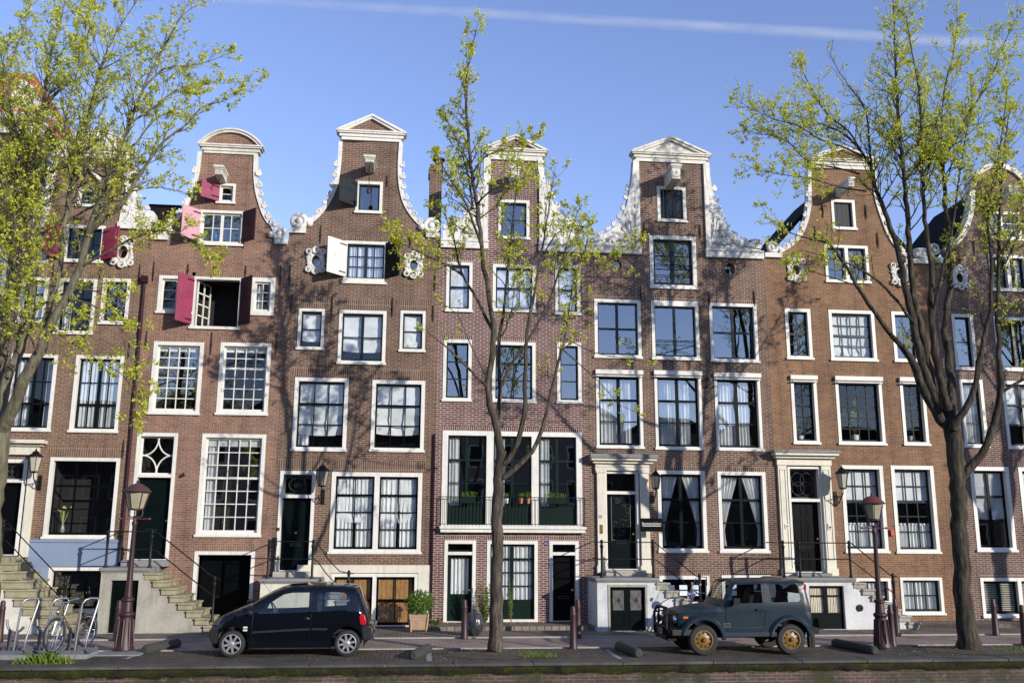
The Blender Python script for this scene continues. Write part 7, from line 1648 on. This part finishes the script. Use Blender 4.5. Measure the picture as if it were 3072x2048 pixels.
# ------------------------------------------------------------------ trees in young leaf
BARK = barkmat('lime_bark', (.018, .014, .011), (.075, .062, .048), (.18, .155, .125), .0)
BARKM = barkmat('mossy_bark', (.014, .011, .008), (.055, .047, .036), (.15, .13, .10), .1)
BARKL = barkmat('pale_lime_bark', (.05, .045, .03), (.14, .125, .085), (.24, .22, .16), .5)
LEAF = leafmat('young_lime_leaves', ((.40, .46, .035), (.60, .62, .06), (.74, .72, .15)), .5)
def spline(pts, step=.22):
    out = []; P_ = [(Vector(p[0]), p[1]) for p in pts]; n = len(P_)
    for i in range(n-1):
        p0, p1, p2, p3 = P_[max(0, i-1)][0], P_[i][0], P_[i+1][0], P_[min(n-1, i+2)][0]; k = max(2, int((p2-p1).length/step))
        for j in range(k):
            t = j/k; v = .5*((2*p1)+(p2-p0)*t+(2*p0-5*p1+4*p2-p3)*t*t+(3*p1-p0-3*p2+p3)*t**3); out.append((v, P_[i][1]*(1-t)+P_[i+1][1]*t))
    out.append(P_[-1]); return out
def tree(label, base, limbs, seed, bark, density=1.0, tuft=(3, 6), lsize=.076, leaf_keep=None, ymid=-6.3, dens=1.0, grow=1.0, lk=1.0):
    rd = random.Random(seed); o = thing('tree', label, 'tree', (base[0], base[1], .05), 'canal side trees in young leaf'); wood = MB(); br = MB(); lv = MB()
    def tuft_at(p, s=1.0):
        if leaf_keep and not leaf_keep(p, rd): return
        n = rd.randint(*tuft); rr = .03*s
        for i in range(n): leaf(lv, (p[0]+rd.gauss(0, rr), p[1]+rd.gauss(0, rr), p[2]+rd.gauss(0, rr)), lsize*rd.uniform(.65, 1.25)*s, rd)
    def twig(p, d, l, r, lvl, leafy):
        n = 5; pts = [p]; q = Vector(p); dd = Vector(d)
        for i in range(n):
            dd = (dd+Vector((rd.gauss(0, .16), rd.gauss(0, .16), rd.gauss(0, .13)+.06))).normalized(); q = q+dd*l/n; pts.append(q.copy())
        br.tube(pts, [r*(1-.75*i/n) for i in range(n+1)], 5 if lvl < 2 else 3, False)
        if lvl < 2:
            m = max(2, int(l/.14*density)) if lvl == 1 else max(3, int(l/.2))
            for k in range(m):
                t = rd.uniform(.2, 1); i = min(n-1, int(t*n)); b = pts[i].lerp(pts[i+1], t*n-i); ax = (pts[i+1]-pts[i]).normalized(); sd = ax.orthogonal().normalized(); sd = Matrix.Rotation(rd.random()*6.28, 3, ax) @ sd; a = rd.uniform(.5, 1.05)
                nd = ax*cos(a)+sd*sin(a)+Vector((0, 0, .12)); twig(b, nd.normalized(), l*rd.uniform(.28, .5)*(1 if lvl == 0 else .8), r*.5, lvl+1, leafy)
        if rd.random() < leafy:
            tuft_at(pts[-1])
            if lvl >= 1 and rd.random() < leafy*.75: tuft_at(pts[3], .85)
            if lvl < 2 and rd.random() < leafy: tuft_at(pts[2], .8)
            if lvl == 0: tuft_at(pts[4]); 
    for lb in limbs:
        pts = []
        for e in lb['p']:
            u, v, r = e[0], e[1], e[2]; y = ymid+(e[3] if len(e) > 3 else 0); x, z = at(W(u, v), y); pts.append(((x, y, max(z, lb.get('zmin', -9))), r))
        sp = spline(pts); n = len(sp); ax0 = lb.get('from', .35); L0 = lb.get('len', 1.5); lf = lb.get('leaf', .8)*.88*lk; gap = lb.get('gap', .2)*dens; L0 *= grow
        P2 = [p+Vector((rd.gauss(0, 1), rd.gauss(0, 1), 0))*min(.018, r*.22) if 0 < i < n-1 else p for i, (p, r) in enumerate(sp)]
        wood.tube(P2, [r*rd.uniform(.95, 1.06) for _, r in sp], 10 if sp[0][1] > .08 else 6)
        acc = 0
        for i in range(1, n):
            acc += (sp[i][0]-sp[i-1][0]).length; t = i/n
            while acc > gap and lf >= 0:
                acc -= gap*rd.uniform(.7, 1.3)
                if t < ax0 and rd.random() > .12*(t/ax0): continue
                ax = (sp[i][0]-sp[i-1][0]).normalized(); sd = ax.orthogonal().normalized(); sd = Matrix.Rotation(rd.random()*6.28, 3, ax) @ sd; a = rd.uniform(.5, 1.0); d = ax*cos(a)+sd*sin(a); d.z += .1
                l = L0*rd.uniform(.45, 1.1)*(1.0-.62*max(0, (t-ax0)/(1-ax0))); twig(sp[i][0], d.normalized(), l, max(.006, min(.022, sp[i][1]*.4)), 0, lf)
        if lf > 0: tuft_at(sp[-1][0])
    wood.build('trunk', bark, o, True); br.build('branches', bark, o); lv.build('crown', LEAF, o)
    return o
# slim tree in the middle
xc, yc_ = TREES['c']
mid_limbs = [
 {'p': [(1136, 1502, .22), (1138, 1480, .168), (1140, 1400, .146), (1141, 1250, .134), (1141, 1150, .13), (1149, 1080, .126), (1152, 1035, .118)], 'leaf': -1},
 {'p': [(1152, 1042, .105), (1140, 990, .09), (1127, 930, .084), (1122, 880, .077), (1133, 790, .068), (1130, 720, .061), (1115, 640, .056), (1107, 570, .05), (1097, 480, .052, .1), (1081, 380, .045, .1), (1075, 300, .038, .1), (1070, 200, .026, .1), (1079, 130, .018, .1), (1094, 70, .008, .1)], 'from': .50, 'len': 1.35, 'leaf': .85, 'gap': .15},
 {'p': [(1150, 1030, .065, .1), (1144, 1007, .062, .2), (1149, 894, .055, .3), (1146, 800, .045, .3), (1160, 680, .035, .3), (1172, 560, .025, .3), (1185, 440, .015, .3), (1190, 350, .008, .3)], 'from': .5, 'len': 1.3, 'leaf': .8, 'gap': .2},
 {'p': [(1149, 894, .04, .3), (1175, 835, .036, .2), (1207, 792, .033, .1), (1262, 689, .026, -.1), (1290, 600, .018, -.2), (1312, 530, .01, -.2), (1330, 480, .005, -.2)], 'from': .45, 'len': 1.2, 'leaf': .85, 'gap': .2},
 {'p': [(1157, 1065, .075, -.05), (1180, 1035, .065, -.2), (1202, 960, .055, -.3), (1206, 850, .048, -.4), (1212, 760, .04, -.4), (1228, 670, .03, -.4), (1244, 580, .022, -.4), (1260, 480, .014, -.4), (1272, 400, .006, -.4)], 'from': .5, 'len': 1.25, 'leaf': .85, 'gap': .2},
 {'p': [(1155, 1097, .075, -.05), (1190, 1072, .062, -.1), (1222, 1035, .055, -.1), (1248, 980, .048, -.1), (1272, 877, .038, 0), (1300, 760, .03, 0), (1312, 680, .022, 0), (1330, 610, .014, 0), (1348, 560, .006, 0)], 'from': .5, 'len': 1.2, 'leaf': .8, 'gap': .22},
 {'p': [(1122, 890, .04), (1095, 865, .032, -.2), (1060, 830, .024, -.4), (1022, 795, .017, -.6), (975, 757, .006, -.8)], 'from': .5, 'len': .8, 'leaf': .25, 'gap': .3},
 {'p': [(1135, 766, .045), (1110, 715, .04, .3), (1088, 672, .035, .5), (1060, 629, .028, .6), (1042, 545, .018, .7), (1020, 490, .008, .8)], 'from': .45, 'len': 1.0, 'leaf': .85, 'gap': .16},
 {'p': [(1062, 632, .03, .6), (1030, 610, .024, .5), (985, 590, .018, .4), (935, 565, .011, .3), (895, 540, .005, .2)], 'from': .2, 'len': .95, 'leaf': .92, 'gap': .11},
 {'p': [(1107, 570, .036), (1090, 520, .03, -.3), (1062, 451, .022, -.5), (1033, 413, .015, -.6), (1003, 352, .006, -.7)], 'from': .3, 'len': .9, 'leaf': .85, 'gap': .16},
 {'p': [(1085, 480, .03), (1078, 419, .025, .3), (1066, 370, .02, .5), (1049, 324, .014, .6), (1022, 265, .005, .7)], 'from': .3, 'len': .75, 'leaf': .85, 'gap': .18},
 {'p': [(1085, 400, .025), (1112, 362, .02, -.3), (1150, 345, .013, -.4), (1190, 330, .008, -.4), (1240, 305, .004, -.4)], 'from': .25, 'len': .7, 'leaf': .9, 'gap': .17},
 {'p': [(1095, 470, .025), (1130, 435, .02, -.5), (1170, 420, .014, -.6), (1215, 405, .006, -.6)], 'from': .2, 'len': .9, 'leaf': .9, 'gap': .15},
 {'p': [(1312, 690, .02, 0), (1360, 640, .016, -.1), (1410, 610, .011, -.2), (1468, 570, .004, -.3)], 'from': .3, 'len': .8, 'leaf': .9, 'gap': .16},
 {'p': [(1245, 590, .02, -.4), (1275, 540, .016, -.5), (1310, 520, .011, -.5), (1345, 520, .005, -.5)], 'from': .2, 'len': .85, 'leaf': .92, 'gap': .14},
 {'p': [(1290, 800, .018, 0), (1330, 835, .014, -.2), (1381, 882, .010, -.3), (1425, 930, .006, -.4), (1473, 950, .003, -.4)], 'from': .4, 'len': .5, 'leaf': .5, 'gap': .25},
 {'p': [(1296, 775, .016, 0), (1365, 809, .011, .2), (1430, 822, .007, .3), (1492, 832, .003, .3)], 'from': .5, 'len': .4, 'leaf': .4, 'gap': .3},
 {'p': [(1120, 870, .02), (1080, 790, .014, -.4), (1050, 720, .01, -.5), (1012, 700, .004, -.6)], 'from': .5, 'len': .5, 'leaf': .35, 'gap': .3},
]
tree('slim young tree with sparse yellow green leaves in the middle of the quay', (xc, yc_), mid_limbs, 21, BARK, dens=.85, grow=1.0, tuft=(3, 6), lk=.9, lsize=.072)
# big tree on the right
xr_, yr_ = TREES['r']
rl_ = lambda *p, **k: dict(p=list(p), **k)
right_limbs = [
 rl_((2228, 1492, .34), (2224, 1465, .25), (2215, 1400, .212), (2207, 1250, .19), (2197, 1100, .185), (2190, 1000, .205), (2176, 935, .19), leaf=-1),
 rl_((2172, 975, .13), (2145, 940, .11, -.1), (2110, 873, .095, -.3), (2094, 822, .085, -.4), (2047, 771, .06, -.5), (2009, 717, .052, -.6), (1967, 657, .042, -.7), (1942, 610, .034, -.8), (1907, 563, .027, -.9), (1869, 550, .02, -1), (1815, 535, .012, -1.1), (1761, 500, .006, -1.2), **{'from': .62, 'len': 1.0, 'leaf': .55, 'gap': .22}),
 rl_((2176, 960, .15, .1), (2151, 920, .12, .2), (2126, 857, .105, .4), (2107, 778, .095, .5), (2084, 682, .085, .6), (2062, 570, .07, .7), (2031, 484, .058, .8), (2009, 427, .048, .8), (1999, 380, .04, .8), (1964, 331, .03, .8), (1925, 300, .022, .8), (1872, 280, .014, .8), (1820, 262, .006, .8), **{'from': .58, 'len': 1.35, 'leaf': .85, 'gap': .17}),
 rl_((2009, 427, .03, .8), (2000, 362, .028, .7), (1988, 254, .022, .6), (1966, 220, .017, .6), (1929, 168, .011, .6), (1900, 111, .004, .6), **{'from': .35, 'len': .8, 'leaf': .12, 'gap': .2}),
 rl_((1999, 385, .03, .8), (1948, 301, .024, .5), (1905, 268, .02, .4), (1862, 200, .014, .3), (1833, 143, .006, .3), **{'from': .3, 'len': 1.0, 'leaf': .8, 'gap': .17}),
 rl_((1980, 360, .028, .8), (1930, 335, .024, .5), (1887, 322, .02, .3), (1827, 286, .015, .2), (1779, 275, .010, .1), (1705, 238, .004, .1), **{'from': .25, 'len': 1.25, 'leaf': .9, 'gap': .13}),
 rl_((1975, 400, .026, .8), (1920, 385, .022, .9), (1856, 372, .018, 1), (1811, 326, .013, 1), (1764, 310, .009, 1), (1703, 300, .004, 1), **{'from': .25, 'len': 1.15, 'leaf': .88, 'gap': .13}),
 rl_((1990, 440, .022, .8), (1930, 430, .018, .4), (1860, 410, .014, .2), (1790, 400, .009, .1), (1725, 385, .004, 0), **{'from': .25, 'len': 1.05, 'leaf': .88, 'gap': .14}),
 rl_((2100, 745, .045, .5), (2060, 690, .04, .1), (2010, 640, .032, -.3), (1960, 610, .024, -.6), (1900, 590, .014, -.8), (1845, 575, .006, -1), **{'from': .4, 'len': 1.0, 'leaf': .5, 'gap': .22}),
 rl_((1965, 655, .02, -.7), (1920, 640, .015, -.9), (1870, 625, .01, -1), (1815, 610, .005, -1), **{'from': .3, 'len': .9, 'leaf': .75, 'gap': .15}),
 rl_((2172, 950, .12, .3), (2135, 850, .1, .5), (2116, 762, .09, .6), (2097, 657, .08, .6), (2090, 586, .072, .6), (2081, 458, .06, .6), (2072, 363, .05, .6), (2062, 254, .04, .6), (2056, 130, .028, .6), (2054, 63, .018, .6), (2049, -30, .008, .6), **{'from': .5, 'len': 1.5, 'leaf': .85, 'gap': .15}),
 rl_((2178, 940, .1, -.3), (2158, 860, .09, -.5), (2140, 760, .078, -.6), (2138, 680, .07, -.6), (2139, 611, .062, -.6), (2126, 522, .052, -.6), (2116, 363, .04, -.6), (2113, 222, .026, -.6), (2096, 127, .016, -.6), (2080, 30, .006, -.6), **{'from': .5, 'len': 1.3, 'leaf': .82, 'gap': .17}),
 rl_((2184, 950, .12, .2), (2186, 890, .105, .6), (2178, 809, .092, .9), (2172, 737, .085, 1), (2180, 660, .076, 1.1), (2175, 522, .062, 1.1), (2167, 379, .05, 1.1), (2180, 340, .042, 1.1), (2224, 263, .032, 1.1), (2271, 190, .022, 1.1), (2309, 95, .012, 1.1), (2335, 40, .005, 1.1), **{'from': .5, 'len': 1.5, 'leaf': .85, 'gap': .16}),
 rl_((2167, 400, .03, 1.1), (2162, 300, .024, 1), (2170, 200, .018, 1), (2190, 120, .01, 1), (2200, 40, .004, 1), **{'from': .2, 'len': 1.2, 'leaf': .85, 'gap': .16}),
 rl_((2142, 740, .04, -.5), (2160, 640, .036, -1), (2185, 540, .03, -1.2), (2200, 430, .022, -1.3), (2215, 330, .014, -1.3), (2235, 240, .005, -1.3), **{'from': .45, 'len': 1.2, 'leaf': .85, 'gap': .17}),
 rl_((2190, 985, .11, -.2), (2215, 945, .085, -.4), (2237, 889, .07, -.5), (2248, 830, .062, -.5), (2275, 698, .05, -.5), (2276, 585, .04, -.5), (2269, 490, .032, -.5), (2290, 380, .022, -.5), (2305, 280, .012, -.5), (2315, 190, .005, -.5), **{'from': .5, 'len': 1.25, 'leaf': .8, 'gap': .18}),
 rl_((2203, 1098, .13, 0), (2235, 1065, .105, -.1), (2269, 1015, .095, -.2), (2297, 905, .075, -.3), (2294, 778, .06, -.3), (2291, 682, .05, -.3), (2297, 490, .036, -.3), (2304, 363, .024, -.3), (2320, 250, .01, -.3), **{'from': .5, 'len': 1.4, 'leaf': .8, 'gap': .18}),
 rl_((2296, 905, .05, -.3), (2330, 882, .042, -.4), (2362, 865, .035, -.5), (2420, 830, .02, -.5), (2470, 780, .008, -.5), **{'from': .4, 'len': 1.0, 'leaf': .7, 'gap': .22}),
 rl_((2290, 640, .03, -.3), (2330, 560, .024, .3), (2370, 450, .016, .6), (2400, 330, .006, .8), **{'from': .3, 'len': 1.2, 'leaf': .85, 'gap': .16}),
 rl_((2075, 420, .025, .6), (2110, 380, .02, -.8), (2150, 360, .014, -1.2), (2190, 372, .006, -1.3), **{'from': .15, 'len': .9, 'leaf': 1, 'gap': .1}),
]
rt = tree('big multi stemmed tree with thick grey trunk on the right edge', (xr_, yr_), right_limbs, 33, BARKM, dens=.72, grow=1.12, lk=.88, lsize=.07)
# tree on the left edge, its trunk mostly outside the picture
left_limbs = [
 rl_((-40, 1500, .36, .6), (-34, 1400, .27, .6), (-22, 1200, .24, .6), (-8, 1080, .225, .6), (8, 965, .2, .6), leaf=-1),
 rl_((5, 985, .15, .5), (32, 925, .135, .2), (68, 852, .12, 0), (95, 800, .11, -.1), (113, 750, .105, -.2), (147, 690, .09, -.3), (185, 613, .08, -.4), (205, 528, .07, -.5), (239, 444, .06, -.5), (270, 352, .05, -.5), (297, 284, .042, -.5), (328, 205, .032, -.5), (360, 140, .024, -.5), (393, 79, .016, -.5), (437, 0, .006, -.5), **{'from': .42, 'len': 1.55, 'leaf': .85, 'gap': .14}),
 rl_((92, 810, .08, 0), (113, 700, .075, .2), (137, 631, .068, .3), (147, 513, .06, .4), (171, 393, .05, .5), (205, 256, .038, .5), (232, 154, .028, .5), (267, 75, .018, .5), (330, -20, .006, .5), **{'from': .35, 'len': 1.6, 'leaf': .85, 'gap': .13}),
 rl_((5, 970, .12, .6), (15, 880, .115, .7), (44, 801, .105, .8), (70, 719, .095, .9), (70, 580, .085, .9), (65, 444, .072, .9), (72, 342, .06, .9), (99, 239, .045, .9), (113, 137, .03, .9), (143, 34, .015, .9), (155, -40, .005, .9), **{'from': .4, 'len': 1.7, 'leaf': .87, 'gap': .12}),
 rl_((0, 950, .1, .9), (8, 820, .09, 1.2), (20, 700, .08, 1.3), (28, 550, .07, 1.3), (38, 410, .055, 1.3), (41, 325, .04, 1.3), (20, 230, .025, 1.3), (0, 120, .01, 1.3), **{'from': .35, 'len': 1.7, 'leaf': .87, 'gap': .12}),
 rl_((205, 535, .05, -.5), (243, 500, .046, -.7), (280, 471, .042, -.8), (335, 379, .036, -.9), (376, 325, .03, -.9), (427, 288, .023, -.9), (461, 248, .017, -.9), (506, 234, .011, -.9), (540, 214, .007, -.9), (600, 182, .003, -.9), **{'from': .3, 'len': 1.0, 'leaf': .82, 'gap': .16}),
 rl_((328, 205, .03, -.5), (376, 158, .024, -.3), (427, 152, .017, -.2), (478, 142, .01, -.1), (526, 122, .004, -.1), **{'from': .2, 'len': .9, 'leaf': .8, 'gap': .16}),
 rl_((297, 284, .03, -.5), (350, 250, .024, 0), (400, 210, .017, .2), (450, 195, .009, .3), (500, 190, .004, .3), **{'from': .15, 'len': 1.0, 'leaf': .85, 'gap': .15}),
 rl_((150, 685, .03, -.3), (210, 700, .022, -.6), (265, 740, .016, -.8), (300, 820, .011, -1), (315, 900, .007, -1.1), (300, 975, .003, -1.1), **{'from': .2, 'len': .75, 'leaf': .8, 'gap': .16}),
 rl_((185, 613, .032, -.4), (245, 580, .025, -.7), (310, 545, .02, -.9), (380, 530, .014, -1), (440, 550, .009, -1), (490, 610, .004, -1), **{'from': .25, 'len': .9, 'leaf': .9, 'gap': .11}),
 rl_((147, 513, .03, .4), (220, 470, .024, .5), (300, 440, .018, .6), (370, 430, .012, .6), (430, 445, .005, .6), **{'from': .2, 'len': 1.1, 'leaf': .75, 'gap': .16}),
 rl_((113, 750, .03, -.2), (170, 790, .022, -.5), (230, 830, .015, -.6), (290, 870, .008, -.7), (325, 950, .003, -.7), **{'from': .2, 'len': .75, 'leaf': .75, 'gap': .16}),
 rl_((70, 719, .03, .9), (130, 680, .024, .4), (200, 665, .017, .2), (260, 690, .009, .1), (310, 740, .004, 0), **{'from': .2, 'len': 1.0, 'leaf': .8, 'gap': .15}),
 rl_((65, 444, .04, .9), (110, 400, .034, .3), (180, 380, .026, 0), (250, 410, .016, -.2), (310, 400, .006, -.3), **{'from': .2, 'len': 1.3, 'leaf': .85, 'gap': .13}),
 rl_((99, 239, .03, .9), (160, 190, .024, .6), (230, 160, .017, .4), (290, 130, .009, .3), (340, 90, .004, .2), **{'from': .15, 'len': 1.2, 'leaf': .85, 'gap': .14}),
 rl_((20, 700, .04, 1.3), (40, 660, .034, .6), (60, 600, .026, .3), (75, 540, .016, .2), (85, 470, .006, .1), **{'from': .1, 'len': 1.4, 'leaf': .9, 'gap': .12}),
 rl_((8, 820, .03, 1.2), (-10, 740, .025, .6), (20, 650, .02, .2), (40, 560, .014, 0), (30, 480, .006, -.2), **{'from': .1, 'len': 1.3, 'leaf': .9, 'gap': .12}),
 rl_((72, 342, .035, .9), (40, 290, .028, .4), (10, 210, .02, .2), (30, 130, .014, .1), (60, 50, .008, .1), (70, -10, .004, .1), **{'from': .1, 'len': 1.4, 'leaf': .9, 'gap': .12}),
 rl_((171, 393, .035, .5), (150, 300, .028, 0), (165, 210, .02, -.2), (190, 120, .014, -.3), (200, 30, .006, -.3), **{'from': .1, 'len': 1.35, 'leaf': .88, 'gap': .12}),
 rl_((232, 154, .02, .5), (200, 100, .016, .8), (215, 40, .012, .9), (240, -10, .006, .9), **{'from': .1, 'len': 1.1, 'leaf': .88, 'gap': .13}),
 rl_((270, 352, .028, -.5), (310, 330, .022, -.1), (360, 270, .016, .1), (410, 250, .008, .2), (440, 215, .004, .2), **{'from': .1, 'len': 1.1, 'leaf': .88, 'gap': .13}),
 rl_((65, 444, .03, .9), (20, 430, .022, .5), (-10, 400, .014, .3), (-40, 380, .006, .2), **{'from': .05, 'len': 1.2, 'leaf': .9, 'gap': .12}),
 rl_((44, 801, .035, .8), (40, 770, .03, .3), (60, 740, .02, -.1), (110, 760, .01, -.4), (160, 800, .004, -.5), **{'from': .1, 'len': 1.1, 'leaf': .85, 'gap': .13}),
]
tree('leafy tree leaning in from the left edge with pale upright limbs', (TREES['l'][0], TREES['l'][1]), left_limbs, 44, BARKL, dens=.88, grow=1.08, tuft=(4, 6), lsize=.07, lk=.76)
# the next trees of the row, beyond the right edge, throw their branch shadows on the fronts
for k, (dx, rz_) in enumerate(((10.3, 2.2), (20.2, 4.0))):
    c = rt.copy(); COL.objects.link(c); c.location = (rt.location.x+dx, rt.location.y-.1, rt.location.z); c.rotation_euler = (0, 0, rz_); c['label'] = ('next tree of the quay row beyond the right edge', 'last tree of the quay row, two places beyond the right edge')[k]
    for ch in rt.children: d = ch.copy(); COL.objects.link(d); d.parent = c
# ------------------------------------------------------------------ contrail
def ray(p, dist):
    u = (p[0]-1536)/FPX; v = -(p[1]-1024)/FPX; d = (_cr*u+_cu*v+_Fv).normalized(); return CAMP+d*dist
a, b = ray(W(430, -8), 3600), ray(W(2800, 130), 3000); dv = (b-a); ln = dv.length
m, t, bb, oo = _nm('contrail_vapour'); t.nodes.remove(bb); v = _obj(t)
sx = t.nodes.new('ShaderNodeSeparateXYZ'); t.links.new(v, sx.inputs[0])
mp = t.nodes.new('ShaderNodeMapping'); mp.inputs['Scale'].default_value = (.006, .03, .03); t.links.new(v, mp.inputs[0]); n = _noise(t, mp.outputs[0], 1.0, 5, .6)
r2 = _math(t, 'ADD', _math(t, 'POWER', sx.outputs[1], 2.0), _math(t, 'POWER', sx.outputs[2], 2.0)); rr = _math(t, 'SQRT', r2)
f = _math(t, 'SUBTRACT', 1.0, _math(t, 'DIVIDE', rr, 19.5)); f = _math(t, 'MAXIMUM', f, 0.0); f = _math(t, 'MULTIPLY', f, _ramp(t, n, [(.34, (.12, .12, .12)), (.66, (1, 1, 1))]))
g = _math(t, 'MULTIPLY_ADD', sx.outputs[0], .00042); g.node.inputs[2].default_value = .9; g = _math(t, 'MINIMUM', _math(t, 'MAXIMUM', g, .1), 1.25)
vs_ = t.nodes.new('ShaderNodeVolumePrincipled'); vs_.inputs['Color'].default_value = (.93, .97, 1, 1); vs_.inputs['Anisotropy'].default_value = 0
t.links.new(_math(t, 'MULTIPLY', _math(t, 'MULTIPLY', f, g), .03), vs_.inputs['Density']); t.links.new(vs_.outputs[0], oo.inputs['Volume'])
mb = MB(); mb.tube([(-ln/2, 0, 0), (0, 0, 0), (ln/2, 0, 0)], 20, 16); ct = mb.build('contrail', m, None, local=True)
ct.location = (a+b)/2; ct.rotation_euler = dv.to_track_quat('X', 'Z').to_euler(); tag(ct, 'thin white aircraft trail crossing the blue sky above the gables', 'contrail')
